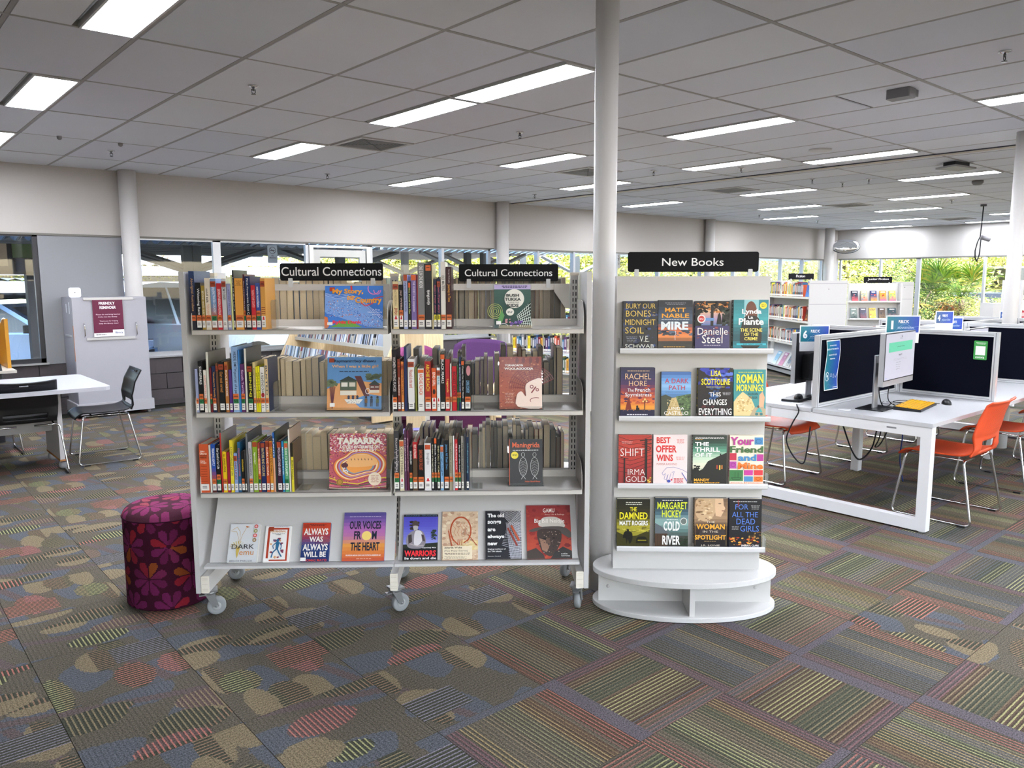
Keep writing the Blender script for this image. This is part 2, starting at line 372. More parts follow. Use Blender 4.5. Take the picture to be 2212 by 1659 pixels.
# ceiling vents: louvred square registers
for n, (i, j) in enumerate(ventcells):
    x, y = GX+PX*i, GY+PY*j
    v = empty('ceiling_vent', T(x+.3, y+PY*.75-.0, HC), ['louvred air vent in the ceiling above the wheeled bookcase', 'louvred air vent in the ceiling just behind the tall white column', 'small louvred air vent beyond the ceiling joint', 'louvred air vent far down the ceiling, fourth from the camera', 'farthest louvred air vent near the end wall'][n], 'vent')
    fr = MB('c9c6c2'); 
    for a, b in (((-.29, -.29), (.29, -.25)), ((-.29, .25), (.29, .29)), ((-.29, -.25), (-.25, .25)), ((.25, -.25), (.29, .25))): fr.box((*a, -.004), (*b, .02))
    fr.build('frame', WHITE, v)
    MB('15151a').box((-.25, -.25, .018), (.25, .25, .02)).build('duct', MATTE, v)
    for k in range(9):
        r0 = .24-k*.026
        sl = MB('8f8d8b'); z = .001
        for a, b in (((-r0, -r0), (r0, -r0+.010)), ((-r0, r0-.010), (r0, r0)), ((-r0, -r0), (-r0+.010, r0)), ((r0-.010, -r0), (r0, r0))): sl.box((*a, z), (*b, .012))
        if r0 > .02: sl.build('louvre', WHITE, v)
    y0 = y; MB(TC[0]).box((x+.014, y+.014, HC+.004), (x+PX-.014, y+PY*.5-.014, HC+.012)).build('ceiling_tile', TILEM, ceiling)
# expansion joint track across the ceiling
trk = MB('3a3a44'); trk.box((8.86, -2, HC-.002), (8.90, YW, HC+.004)); trk.box((8.93, -2, HC-.012), (8.96, YW, HC+.004), 'd8d2c4'); trk.box((8.99, -2, HC-.002), (9.01, YW, HC+.004), '55555c')
trk.build('ceiling_joint', MATTE, ceiling)
def sprinkler(x, y, lab):
    t = empty('sprinkler', T(x, y, HC), lab, 'sprinkler')
    MB('cfcfcf').lathe([(.035, .004), (.034, -.004), (.012, -.012)], 16).build('escutcheon', CHROME, t)
    b = MB('6a6a6e'); b.cyl((0, 0, -.008), (0, 0, -.03), .008, 8); b.tube([(-.012, 0, -.02), (-.014, 0, -.04), (0, 0, -.052), (.014, 0, -.04), (.012, 0, -.02)], .003, 6); b.lathe([(.016, -.052), (.016, -.055)], 12)
    b.build('head', CHROME, t)
for (u, v, lab) in [(547, 186, 'chrome sprinkler head over the bookcase left bay'), (707, 376, 'small sprinkler head near the window wall above the left sign'), (1123, 286, 'sprinkler head left of the tall white column'),
        (240, 326, 'lower of two small sprinklers above the white cabinet'), (2171, 112, 'sprinkler head nearest the top right, over the desks'), (1601, 363, 'sprinkler head below the two parallel lights beyond the column'),
        (1820, 395, 'dark sprinkler beyond the ceiling joint over the fiction shelves'), (1412, 369, 'tiny sprinkler between the column and the lights'), (1155, 420, 'far sprinkler by the round wall column'),
        (1755, 387, 'small sprinkler just past the ceiling joint'), (1877, 387, 'small sprinkler beyond the joint, under the far lights'), (2056, 432, 'distant sprinkler near the end wall windows'), (1640, 464, 'distant sprinkler near the far corner'), (1766, 477, 'farthest sprinkler by the end wall')]:
    x, y = onz(u, v, HC); sprinkler(x, y, lab)
for (u, v, lab) in [(260, 310, 'small round detector stud above the white cabinet'), (128, 295, 'small round detector stud at left ceiling')]:
    x, y = onz(u, v, HC); MB('8b8a88').lathe([(.022, .004), (.02, -.02), (.008, -.03)], 14).build('ceiling_sensor', PLAST, M=T(x, y, HC), label=lab, cat='sensor')
x, y = onz(1772, 324, HC); MB('d5d3cf').lathe([(.11, .003), (.11, -.008), (.085, -.012)], 28).build('ceiling_speaker', WHITE, M=T(x, y, HC), label='round white flush ceiling speaker between panel lights', cat='speaker')
x, y = onz(2112, 391, HC); MB('6f6e6c').lathe([(.07, .003), (.07, -.025), (.05, -.05), (.03, -.055)], 24).build('smoke_detector', PLAST, M=T(x, y, HC), label='grey smoke detector on the ceiling at right', cat='detector')
x, y = onz(1942, 196, HC)
t = empty('access_point', T(x, y, HC), 'grey boxy device fixed under a half ceiling tile', 'device')
MB('77767a').rbox((-.07, -.10, -.06), (.04, .06, .002), .012).build('housing', PLAST, t); MB('66666a').rbox((.045, -.09, -.04), (.11, .0, .002), .01).build('side_box', PLAST, t)
x, y = onz(2062, 352, HC)
t = empty('wireless_unit', T(x, y, HC), 'flat dark angular unit hanging from the far ceiling', 'device')
MB('8a8988').prism([(-.24, -.1), (.2, -.16), (.26, .05), (-.1, .16)], -.065, -.045, axis=2).build('plate', PLAST, t)
MB('1b1b1e').prism([(-.14, -.06), (.16, -.1), (.18, .02), (-.1, .08)], -.046, .003, axis=2).build('housing', PLAST, t)
x, y = onz(2125, 442, HC)
t = empty('pendant_camera', T(x, y, HC), 'small camera on a looped black cable hanging from the ceiling', 'camera')
MB('55555a').lathe([(.05, .003), (.05, -.03)], 14).build('ceiling_rose', PLAST, t)
cb = MB('1c1c20'); cb.tube([(0, 0, -.02), (-.02, 0, -.3), (-.05, .0, -.55), (-.16, 0, -.65), (-.24, 0, -.8), (-.22, 0, -.92), (-.12, 0, -.98), (-.03, 0, -.85), (-.01, 0, -.6)], .011, 6); cb.build('cable', RUBBER, t)
MB('77767a').cyl((0, 0, -.56), (.14, -.08, -.6), .04, 12).build('camera_body', PLAST, t)

# ---- floor: base slab and carpet tiles
FX, FY, QX, QY = 2.43, 1.596, .4875, .4975
fl = MB('2f302c'); fl.box((-5, -6, -.08), (XW+.1, YW+.12, -.006)); floor = fl.build('floor', CARPET, kind='structure')
OLIVE, SLATE, PURP, TAN, GREEN = hx('59544b'), hx('55585e'), hx('5e5156'), hx('80735c'), hx('4b4d42')
CORAL, LIME, GOLD, LILAC, DARK, BRN = hx('a86c62'), hx('9a986e'), hx('96845f'), hx('7e7785'), hx('2c2e2a'), hx('594a40')
def colmesh(cols, nx, ny, name='carpet_tile'):
    """a 6 mm tufted tile: nx by ny colour cells on top, skirt round the edge"""
    g = .0012; xs = np.linspace(g, QX-g, nx+1); ys = np.linspace(g, QY-g, ny+1)
    vs = [(x, y, 0.0) for y in ys for x in xs]; W = nx+1
    fs = [(j*W+i, j*W+i+1, (j+1)*W+i+1, (j+1)*W+i) for j in range(ny) for i in range(nx)]
    b = MB(); b.v = vs; b.f = fs; b.c = [tuple(cols[j][i]) for j in range(ny) for i in range(nx)]; b.sm = [False]*len(fs)
    b.add([(g, g, 0), (QX-g, g, 0), (QX-g, QY-g, 0), (g, QY-g, 0), (g, g, -.006), (QX-g, g, -.006), (QX-g, QY-g, -.006), (g, QY-g, -.006)],
          [(0, 4, 5, 1), (1, 5, 6, 2), (2, 6, 7, 3), (3, 7, 4, 0)], OLIVE)
    return b.mesh(name, CARPET)
def stripe_tile(seed, turn):
    r = random.Random(seed); n = 84; seg = 14; C = np.zeros((seg, n, 3))
    base = []; k = 0
    while k < n:
        ln = r.randint(5, 16); c = r.choice([GREEN, OLIVE, OLIVE, BRN, mixc(SLATE, OLIVE, .5), GREEN]); base += [c]*ln; k += ln
    lc = []; k = 0
    while k < n:
        ln = r.randint(6, 18); c = r.choice([TAN, LIME, GOLD, SLATE, TAN, mixc(LIME, OLIVE, .5)]); lc += [c]*ln; k += ln
    side = r.random() < .5
    for i in range(n):
        fromedge = i if side else n-1-i
        for s in range(seg):
            c = base[i]; l = lc[i]
            if fromedge < 13: l = mixc(CORAL, BRN, .25)
            if s in (0,) or (s == 1 and seed % 2): C[s][i] = mixc(SLATE, PURP, .5 if seed % 3 else .15); continue
            if fromedge > n-10: c = mixc(PURP, OLIVE, .25); l = mixc(PURP, CORAL, .25)
            t = i % 3
            C[s][i] = mixc(c, l, .78) if t == 0 else (mixc(c, DARK, .5) if t == 1 else mixc(c, DARK, .15))
            if (i//11+seed) % 4 == 1: C[s][i] = mixc(C[s][i], c, .55)
    if turn:
        C = np.transpose(C, (1, 0, 2)); return colmesh(C, seg, n)
    return colmesh(C, n, seg)
def circle_tile(seed, turn):
    r = random.Random(seed*7+1); n = 84; m = 60
    u = (np.arange(n)+.5)/n; v = (np.arange(m)+.5)/m; U, V = np.meshgrid(u, v)
    base = np.zeros((m, n, 3)); base[:] = OLIVE
    base[np.sin(U*7+V*5+seed)+np.sin(V*11-U*3+seed*2) > .35] = SLATE
    base[np.sin(V*6.3+U*2+seed*3) > .96] = mixc(PURP, OLIVE, .4)
    line = np.zeros((m, n, 3)); line[:] = base
    for k in range(r.randint(5, 7)):
        cx, cy, rx, ry = r.random(), r.random(), r.uniform(.16, .32), r.uniform(.09, .17)
        msk = ((U-cx)/rx)**2+((V-cy)/ry)**2 < 1
        q = r.random()
        if q < .55: base[msk] = mixc(TAN, OLIVE, .25); line[msk] = mixc(TAN, OLIVE, .25)
        elif q < .86: base[msk] = mixc(GREEN, DARK, .35); line[msk] = r.choice([TAN, TAN, CORAL, LIME])
        else: base[msk] = mixc(PURP, BRN, .5); line[msk] = r.choice([CORAL, TAN])
        h = msk & (V > cy+r.uniform(-.05, .05))
        if r.random() < .5: line[h] = mixc(line[h].mean(0) if h.any() else TAN, CORAL, .25); base[h] = mixc(GREEN, DARK, .3)
    if seed % 2:
        b0 = r.random()*.6; msk = (U > b0) & (U < b0+.3) & (V > .55); line[msk] = CORAL if seed % 4 == 1 else LILAC; base[msk] = mixc(GREEN, DARK, .3)
    C = base.copy(); k = np.arange(n) % 3 == 0; C[:, k] = line[:, k]*.85+base[:, k]*.15
    k = np.arange(n) % 3 == 1; C[:, k] *= .82
    if turn: return colmesh(np.transpose(C, (1, 0, 2)), m, n)
    return colmesh(C, n, m)
ST = [[stripe_tile(s*2+t, t) for s in range(5)] for t in (0, 1)]
CT = [[circle_tile(s*2+t, t) for s in range(6)] for t in (0, 1)]
def inview(x, y, z, mg=0.02):
    p = np.array([x, y, z-EYE]); d = p@CF
    if d < .3: return False
    return abs(p@CR/d) < 1106/FPX+mg*5/d+.02 and abs(p@CU/d) < 829.5/FPX+mg*5/d+.12
tc = []
for i in range(-12, 38):
    for j in range(-12, 18):
        x, y = FX+QX*i, FY+QY*j
        if y+QY > YW+.05 or x+QX > XW: continue
        tc.append(((x+QX/2)**2+(y+QY/2)**2, i, j, any(inview(x+a*QX, y+b*QY, 0) for a in (0, 1) for b in (0, 1))))
tc.sort(); nt_ = 0; far = MB(); rr = random.Random(9)
def is_circ(x, y, i, j):
    if i == 2 and j in (-2, -1): return j == -2 or True and i == 2 and j == -1
    if i == 3 and j == -2: return True
    return x+QX/2 < y+QY/2-.55
for d2, i, j, vis in tc:
    x, y = FX+QX*i, FY+QY*j; circ = is_circ(x, y, i, j); t = (i+j) % 2
    if vis and nt_ < 298:
        me = rr.choice((CT if circ else ST)[t]); o = bpy.data.objects.new('carpet_tile', me); COL.objects.link(o); o.parent = floor; nt_ += 1
        if rr.random() < .5: o.matrix_local = T(x, y)
        else: o.matrix_local = T(x+QX, y+QY, 0, math.pi)
    else:
        cs = [OLIVE, GREEN, mixc(SLATE, OLIVE, .4), mixc(PURP, OLIVE, .5), mixc(TAN, OLIVE, .5)]
        for k in range(6):
            c = rr.choice(cs)
            if t: far.quad((x+.001, y+QY*k/6, 0), (x+QX-.001, y+QY*k/6, 0), (x+QX-.001, y+QY*(k+1)/6-.001, 0), (x+.001, y+QY*(k+1)/6-.001, 0), c)
            else: far.quad((x+QX*k/6, y+.001, 0), (x+QX*(k+1)/6-.001, y+.001, 0), (x+QX*(k+1)/6-.001, y+QY-.001, 0), (x+QX*k/6, y+QY-.001, 0), c)
far.build('carpet_tile', CARPET, floor, kind='stuff')

# ---- walls
WC = 'd2cdc8'
wb = MB(WC)
wb.box((-5, YW, 2.09), (XW+.1, YW+.16, HC+.03))          # band over the windows
wb.box((-5, YW, -.006), (1.0, YW+.16, 2.09))
wb.box((1.80, YW+.0, .60), (2.68, YW+.10, 2.09), 'a4a5aa')  # solid infill panel behind the cabinet
wb.box((19.62, YW, -.006), (XW+.1, YW+.16, 2.09))
wall_back = wb.build('wall_back', WALLM, kind='structure')
mort = MB('3c3837'); mort.box((.9, YW+.03, -.006), (8.45, YW+.15, .60)); mort.build('mortar_bed', BLOCKM, wall_back)
bm_ = [MB(c).box((0, 0, 0), (.392, .035, .192)).mesh('block', BLOCKM) for c in ('4e494b', '4a4547', '524d4f')]
for r_ in range(3):
    for k in range(19):
        x = .92+k*.4+(.2 if r_ % 2 else 0)
        if x+.4 > 8.5: continue
        o = bpy.data.objects.new('block', rr.choice(bm_)); COL.objects.link(o); o.parent = wall_back; o.location = (x, YW, .002+r_*.2)
MB('4a4547').box((.9, YW-.012, 0.001), (8.45, YW-.001, .07)).build('baseboard_back', MATTE, kind='structure')
wr = MB('c2bfbc'); wr.box((XW, -6, 2.11), (XW+.16, YW, HC+.03)); wr.box((XW, -6, -.006), (XW+.16, 2.2, 2.11)); wr.box((XW, 2.2, -.006), (XW+.16, YW, .12)); wr.build('wall_right', WALLM, kind='structure')
MB(WC).box((-5.15, -6, -.006), (-5, YW+.1, HC+.03)).build('wall_left', WALLM, kind='structure')
b = MB(WC); b.box((-5, -6.15, 2.2), (XW+.1, -6, HC+.03)); b.box((-5, -6.15, -.006), (XW+.1, -6, .6))  # unseen wall, its openings added to let bright sky light in
for x in range(-5, 21, 3): b.box((x, -6.15, .6), (x+.3, -6, 2.2))
b.build('wall_front', WALLM, kind='structure')
def window(n, x0, x1, z0, z1, axis='x', ww=.05, fc='b9bcc0', mull=(), pane_h=None):
    """glazed opening in the back wall (axis x) or the right wall (axis y)"""
    e = empty('window_%d' % n, kind='structure')
    def bx(b, a0, a1, c0, c1, d0=.02, d1=.08, col=None):
        if axis == 'x': b.box((a0, YW+d0, c0), (a1, YW+d1, c1), col)
        else: b.box((XW+d0, a0, c0), (XW+d1, a1, c1), col)
    fr = MB(fc)
    bx(fr, x0, x1, z1-.03, z1); bx(fr, x0, x1, z0, z0+ww); bx(fr, x0, x0+ww, z0, z1); bx(fr, x1-ww, x1, z0, z1)
    fr.build('frame', ALU, e)
    xs = [x0+ww]+list(mull)+[x1-ww]
    for m in mull:
        b = MB(fc); bx(b, m-.025, m+.025, z0, z1, 0.0, .09); b.build('mullion', ALU, e)
    for a, b_ in zip(xs, xs[1:]):
        p = MB('ffffff'); a2 = a+(.025 if a in mull else 0); b2 = b_-(.025 if b_ in mull else 0); bx(p, a2, b2, z0+ww, z1-.03, .046, .052); p.build('pane', GLASS, e)
    return e
window(1, 1.0, 1.80, .62, 2.09, fc='3a3b40')
window(2, 2.85, 3.84, .62, 2.09); window(3, 3.84, 5.14, .62, 2.09)
window(4, 6.12, 8.45, .62, 2.09, mull=(7.45,))
window(5, 8.72, 14.36, .05, 2.09, mull=(9.53, 10.43, 11.6, 12.9)); window(6, 14.56, 19.62, .05, 2.09, mull=(15.6, 16.6, 17.6, 18.6))
window(7, 2.2, 8.28, .12, 2.11, 'y', mull=(3.4, 4.6, 5.7, 6.8)); window(8, 8.28, 10.3, .12, 2.11, 'y', mull=(9.21,))
sl = MB('a9abae'); sl.box((.9, YW-.03, .60), (1.82, YW+.12, .62)); sl.box((2.66, YW-.03, .60), (5.16, YW+.12, .62)); sl.box((6.1, YW-.03, .60), (8.45, YW+.12, .62)); sl.build('trim_1', ALU, kind='structure')
hd = MB('77756f'); hd.box((.9, YW-.012, 2.078), (8.5, YW-.001, 2.10)); hd.box((8.7, YW-.012, 2.078), (19.7, YW-.001, 2.10)); hd.box((XW-.012, 2.2, 2.10), (XW-.001, 10.3, 2.12)); hd.build('trim_2', MATTE, kind='structure')
dr = empty('door_1', kind='structure')
b = MB('c4c4c0'); b.box((5.14, YW+.0, 0), (5.20, YW+.10, 2.06)); b.box((6.06, YW+.0, 0), (6.12, YW+.10, 2.06)); b.box((5.20, YW+.0, 2.03), (6.06, YW+.10, 2.06)); b.build('door_frame', ALU, dr)
b = MB('cfcfcb'); b.box((5.21, YW+.02, 1.90), (6.05, YW+.06, 2.00)); b.box((5.21, YW+.02, .05), (6.05, YW+.06, .25)); b.box((5.21, YW+.02, .25), (5.31, YW+.06, 1.9)); b.box((5.95, YW+.02, .25), (6.05, YW+.06, 1.9)); b.build('door_leaf', WHITE, dr)
MB('ffffff').box((5.31, YW+.036, .25), (5.95, YW+.042, 1.9)).build('pane', GLASS, dr)
b = MB('8a8a8a'); b.cyl((5.36, YW-.02, .95), (5.36, YW-.02, 1.15), .012, 8); b.cyl((5.36, YW-.02, .97), (5.36, YW+.03, .97), .008, 8); b.cyl((5.36, YW-.02, 1.13), (5.36, YW+.03, 1.13), .008, 8); b.build('door_handle', CHROME, dr)
def column(x, y, r, lab, n=28, col='e2dfdd'):
    MB(col).lathe([(r, .0), (r, HC+.002)], n).build('column', WHITE, M=T(x, y), label=lab, cat='column', kind='structure')
column(2.832, 2.612, .055, 'slim white round steel column between bookcase and new books stand', 40, 'e8e6e4')
column(2.76, YW-.115, .10, 'round white wall column beside the white cabinet', 32)
column(8.60, YW-.12, .105, 'round white wall column behind the right bay sign', 28)
column(14.45, YW-.12, .105, 'far round white wall column above the new books sign', 28)
x, y = onz(2198, 286, HC); column(x+.02, y-.05, .06, 'white column at the right edge of the room', 28)
x, y, z = atd(1812, 600, 19); column(19.3, YW-.3, .12, 'farthest white column in the corner', 20)
# convex mirror in the far corner
mx_, my_, mz_ = 19.5, 9.75, 2.40
t = empty('convex_mirror', T(mx_, my_, mz_, R(-52)) @ RX(R(-18)), 'oval convex security mirror mounted in the far ceiling corner', 'mirror')
MB('2b2b2e').lathe([(.30, -.012), (.305, 0), (.30, .02)], 36, M=RX(R(90)) @ Matrix.Diagonal((1.15, .62, 1, 1))).build('rim', PLAST, t)
pr = [(.295*math.sin(a*.1), .02+.09*math.cos(a*.1*1.0)) for a in range(15, -1, -1)]; pr[-1] = (.001, pr[-1][1])
MB('ffffff').lathe(pr, 36, M=RX(R(90)) @ Matrix.Diagonal((1.15, .62, 1, 1))).build('reflector', MIRROR, t)
MB('bbbbbb').cyl((0, .0, 0), (0, .5, .1), .015, 8).build('bracket', PLAST, t)
# no smoking stickers
def nosmoke(x, z, lab, s=1.0, c='5f6a73'):
    t = empty('no_smoking_sticker', T(x, YW+.040, z), lab, 'sticker')
    MB(c).rbox((-.07*s, 0, -.12*s), (.07*s, .003, .12*s), .012, axis=1).build('backing', PRINT, t)
    a = Art(.14*s, .24*s, y=0); a.ring(.5, .28, .32, .19, .05, '1c2024'); a.rect(.28, .26, .72, .31, '1c2024'); a.line([(.27, .15), (.73, .42)], .05, '1c2024')
    a.text('NO', .38, .54, .62, .62, '1c2024', .02); a.text('SMOKING', .15, .66, .85, .74, '1c2024', .02)
    a.m.build('print', PRINT, t, M=TR(-.07*s, -.001, -.12*s))
nosmoke(onY(592, 565, YW)[0], 1.92, 'grey no smoking sticker on the window left of the left sign'); nosmoke(onY(1337, 572, YW)[0], 1.93, 'no smoking sticker on glass just right of the slim column', 1.1, '9b9a96')
# ================================================================ WHEELED BOOKCASE
class Frame:
    def __init__(s, ox, oy, ang): s.M = T(ox, oy, 0, ang); s.o = np.array([ox, oy]); s.ex = np.array([math.cos(ang), math.sin(ang)]); s.ey = np.array([-s.ex[1], s.ex[0]])
    def px(s, u, v, t=0.0):
        """pixel to (s, z) on the vertical plane at depth t"""
        d = ray(u, v); o = s.o+s.ey*t; n = s.ey; k = (o@n)/(d[:2]@n); p = d*k; return float((p[:2]-s.o)@s.ex), float(p[2]+EYE)
BK = Frame(1.144, 3.566, R(-38.912)); ST_ = Frame(2.702, 2.411, R(-42.427))
OFFW = 'dedad5'; WHT = 'e4e3e3'
cart = empty('wheeled_bookcase', BK.M, 'long white double-sided two-bay bookcase on castors with sloping lower display', 'bookcase')
for s0 in (0, 1.790):
    b = MB('dcdbdc'); b.box((s0, 0, .125), (s0+.022, .56, 1.592)); b.build('end_panel', LAMI, cart)
for k, s0 in enumerate((.024, .8895, 1.754)):
    b = MB('d8d5d1'); b.box((s0+.001, .008, .128), (s0+.034, .552, .205)); b.build('foot_beam', WHITE, cart)
    for q, t0 in enumerate((0, .552)):
        c = MB('e6e0d4')
        c.rbox((s0, t0, .126), (s0+.035, t0+.008, .207), .004, axis=1)
        for z in (.137, .145, .168, .190, .198): c.box((s0+.004, t0-.0006+q*.0086, z), (s0+.031, t0+q*.0086, z+.0016), 'c9c2b4')
        c.build('end_cap', PLAST, cart)
for k, s0 in enumerate((.030, .8885, 1.745)):
    b = MB('cfccc7'); z1 = 1.578 if k != 1 else 1.575
    b.box((s0, .262, .205), (s0+.036, .298, z1)); b.box((s0-.002, .258, z1-.002), (s0+.038, .302, z1+.012), 'e4d9c6')
    z = .25
    while z < 1.56:
        for dx in (.009, .023):
            for t0 in (.2614, .298): b.box((s0+dx, t0, z), (s0+dx+.005, t0+.0006, z+.018), '26242a')
        z += .0286
    b.build('upright', WHITE, cart)
SHZ = (1.338, .968, .599)
BAYS = ((.046, .902), (.921, 1.776))
def end_bracket(s0, z, m):
    pts = [(.004, z-.022), (.004, z+.055), (.016, z+.085), (.05, z+.115), (.085, z+.125), (.258, z+.125), (.258, z-.022)]
    m.prism(pts if 1 else 0, s0, s0+.0022, axis=0); return m
for z in SHZ:
    for a, b_ in BAYS:
        b = MB(OFFW); b.box((a, .0, z-.021), (b_, .004, z)); b.box((a, .0, z-.004), (b_, .256, z)); b.box((a, .252, z), (b_, .256, z+.034)); b.box((a+.002, .02, z-.018), (b_-.002, .05, z-.004), 'bdb9b2')
        b.build('shelf', WHITE, cart)
        b = MB(OFFW); b.box((a, .556, z-.021), (b_, .560, z)); b.box((a, .304, z-.004), (b_, .560, z)); b.box((a, .304, z), (b_, .308, z+.030)); b.build('rear_shelf', WHITE, cart)
        for s0 in (a-.0024, b_+.0002): end_bracket(s0, z, MB(OFFW)).build('shelf_bracket', WHITE, cart)
for a, b_ in ((.070, .885), (.93, 1.742)):
    b = MB(OFFW); b.box((a, .276, 1.507), (b_, .284, 1.537)); b.build('tie_bar', WHITE, cart)
    g = MB('d9d5cf'); g.prism([(b_-.001, 1.537), (b_-.075, 1.537), (b_-.075, 1.50), (b_-.02, 1.42), (b_-.001, 1.42)][::-1], .270, .2755, axis=1); g.build('corner_gusset', WHITE, cart)
# sloping face-out display boards with their ledges
ZB, ZT, TB, TT = .262, .585, .030, .215
for a, b_ in ((.058, .908), (.925, 1.765)):
    b = MB('dddcdd')
    b.add([(a, TB, ZB), (b_, TB, ZB), (b_, TT, ZT), (a, TT, ZT), (a, TB+.010, ZB-.006), (b_, TB+.010, ZB-.006), (b_, TT+.010, ZT-.006), (a, TT+.010, ZT-.006)],
          [(0, 1, 2, 3), (7, 6, 5, 4), (0, 4, 5, 1), (1, 5, 6, 2), (2, 6, 7, 3), (3, 7, 4, 0)])
    b.build('sloping_board', LAMI, cart)
    MB('e2e2e4').box((a-.012, -.012, ZB-.016), (b_+.002, TB+.006, ZB-.004)).build('display_ledge', WHITE, cart)
    for s0 in (a+.012, b_-.012):
        for zz in (ZT-.05, ZT-.012):
            tt = TB+(TT-TB)*(zz-ZB)/(ZT-ZB)
            MB('77777c').lathe([(.006, 0), (.006, .003), (.003, .005)], 10, M=TR(s0, tt-.002, zz) @ RX(R(90))).build('bolt', CHROME, cart)
def castor(s0, t0, ang):
    M = TR(s0, t0, 0) @ RZ(ang)
    e = MB('9a9c9e'); e.box((-.032, -.032, .118), (.032, .032, .126), M=M); e.lathe([(.026, .104), (.03, .118)], 16, M=M); e.prism([(-.03, .118), (.012, .118), (.035, .045), (.022, .036), (.008, .045)], -.021, -.017, axis=1, M=M); e.prism([(-.03, .118), (.012, .118), (.035, .045), (.022, .036), (.008, .045)], .017, .021, axis=1, M=M)
    e.box((-.025, -.02, .10), (.012, .02, .106), M=M); e.cyl(M @ Vector((.024, -.024, .044)), M @ Vector((.024, .024, .044)), .005, 8)
    e.box((-.05, -.012, .098), (-.02, .012, .104), M=M)
    c = e.build('castor', ALU, cart)
    wM = M @ TR(.024, 0, .0425) @ RX(R(90))
    q = MB('8f9294'); q.lathe([(.028, -.013), (.038, -.014), (.0425, -.010), (.0425, .010), (.038, .014), (.028, .013)], 26, M=wM); q.lathe([(.008, -.015), (.027, -.012), (.027, .012), (.008, .015)], 20, 'a9abac', M=wM)
    q.build('wheel', RUBBER, c)
for s0, a in ((.045, R(20)), (.907, R(35)), (1.766, R(75))):
    castor(s0, .055, a); castor(s0-.0, .50, a+R(160))

def sign_board(name, F, s0, s1, z0, z1, text, lab, tx=(.06, .26, .94, .72), t=.275, clips=(.1, .9), zc=.03):
    e = empty(name, F.M @ TR(s0, t, z0), lab, 'sign'); w, h = s1-s0, z1-z0
    MB('07080d').rbox((0, 0, 0), (w, .006, h), .010, axis=1, n=5).build('board', MATTE, e)
    a = Art(w, h); a.text(text, *tx, 'f2f2f2', .004, res=6); a.m.build('lettering', PRINT, e)
    for c in clips: MB('c9ccce').rbox((w*c-.010, -.004, -zc), (w*c+.010, .010, .012), .003, axis=1).build('clip', ACRYL if 0 else PLAST, e)
    return e
sign_board('hanging_sign', BK, *([BK.px(604, 588, .27)[0], BK.px(827, 588, .27)[0]]), 1.553, 1.635, 'Cultural Connections', 'black Cultural Connections sign on the left bay of the bookcase', (.015, .22, .985, .72))
sign_board('hanging_sign', BK, *([BK.px(991, 588, .27)[0], BK.px(1206, 588, .27)[0]]), 1.548, 1.630, 'Cultural Connections', 'black Cultural Connections sign on the right bay of the bookcase', (.06, .30, .94, .70))

# ---- books
def rc(s): return hx(s) if isinstance(s, str) else s
def spine_book(F, s0, s1, z0, z1, t0, dep, cov, lab, group=None, title='', tcol='ffffff', marks='ow', tv=(.12, .68), extra=None, back=None, tilt=0, pages='d8cfbd', sub=None):
    """a book on its foot with the spine towards the reader; s0..s1 thickness"""
    w, h = s1-s0, z1-z0; g = min(.0022, w*.14)
    M = F.M @ TR(s0, t0, z0) @ RZ(0) @ RY(tilt)
    b = MB(cov); b.box((.0003, 0, 0), (w-.0003, .0025, h)); b.box((.0003, .0025, 0), (g, dep, h), back); b.box((w-g, .0025, 0), (w-.0003, dep, h), back)
    o = b.build('book', PRINT, None, M, label=lab, cat='book', group=group)
    MB(pages).box((g, .003, .002), (w-g, dep-.004, h-.003)).build('pages', PAPER, o)
    if title or extra:
        a = Art(w, h)
        if extra:
            for e in extra: getattr(a, e[0])(*e[1:])
        if title: a.text(title, .22, tv[0], .78 if not sub else .62, tv[1], tcol, .015, rot=1)
        if sub: a.text(sub[0], .25, tv[1]+.02, .7, sub[1], sub[2], .0, rot=1)
        a.m.build('spine_lettering', PRINT, o)
    if marks:
        a = Art(w, h, y=-.0009); L = .155/h*.125  # call stickers
        oc = 'd8703a'
        v = 1-.040/h
        if 'w' in marks:
            a.rect(.08, v-.0, .92, 1-.010/h, 'ecebe8'); 
            for q in (.30, .55): a.rect(.2, v+(.030/h)*q, .7, v+(.030/h)*(q+.1), '4a4a4e')
        v2 = v
        if 'n' in marks: a.rect(.08, v2-.020/h, .92, v2, '2f7d4c'); a.text('NT', .2, v2-.016/h, .8, v2-.004/h, '0c0d0d', .02); v2 -= .020/h
        if 'r' in marks: a.rect(.08, v2-.020/h, .92, v2, 'efeeec'); a.ell(.5, v2-.013/h, .16, .005/h, 'd02338'); a.rect(.28, v2-.009/h, .72, v2-.003/h, 'd02338'); v2 -= .020/h
        if 'b' in marks: a.rect(.08, v2-.024/h, .92, v2, 'efe23a'); a.text('B', .32, v2-.020/h, .7, v2-.005/h, '111111', .03); v2 -= .024/h
        if 'o' in marks: a.rect(.04, v2-.024/h, .96, v2, oc); a.rect(.18, v2-.015/h, .82, v2-.0125/h, '2a1a16'); a.rect(.1, v2-.0105/h, .9, v2-.0085/h, '2a1a16')
        if 'T' in marks: a.rect(.04, .012/h, .96, .036/h, 'a8482a'); a.rect(.18, .021/h, .82, .0235/h, '2a1a16'); a.rect(.12, .0265/h, .88, .0285/h, '2a1a16')
        a.m.build('call_label', PRINT, o)
    return o
ROWN = {0: 'top', 1: 'middle', 2: 'third'}
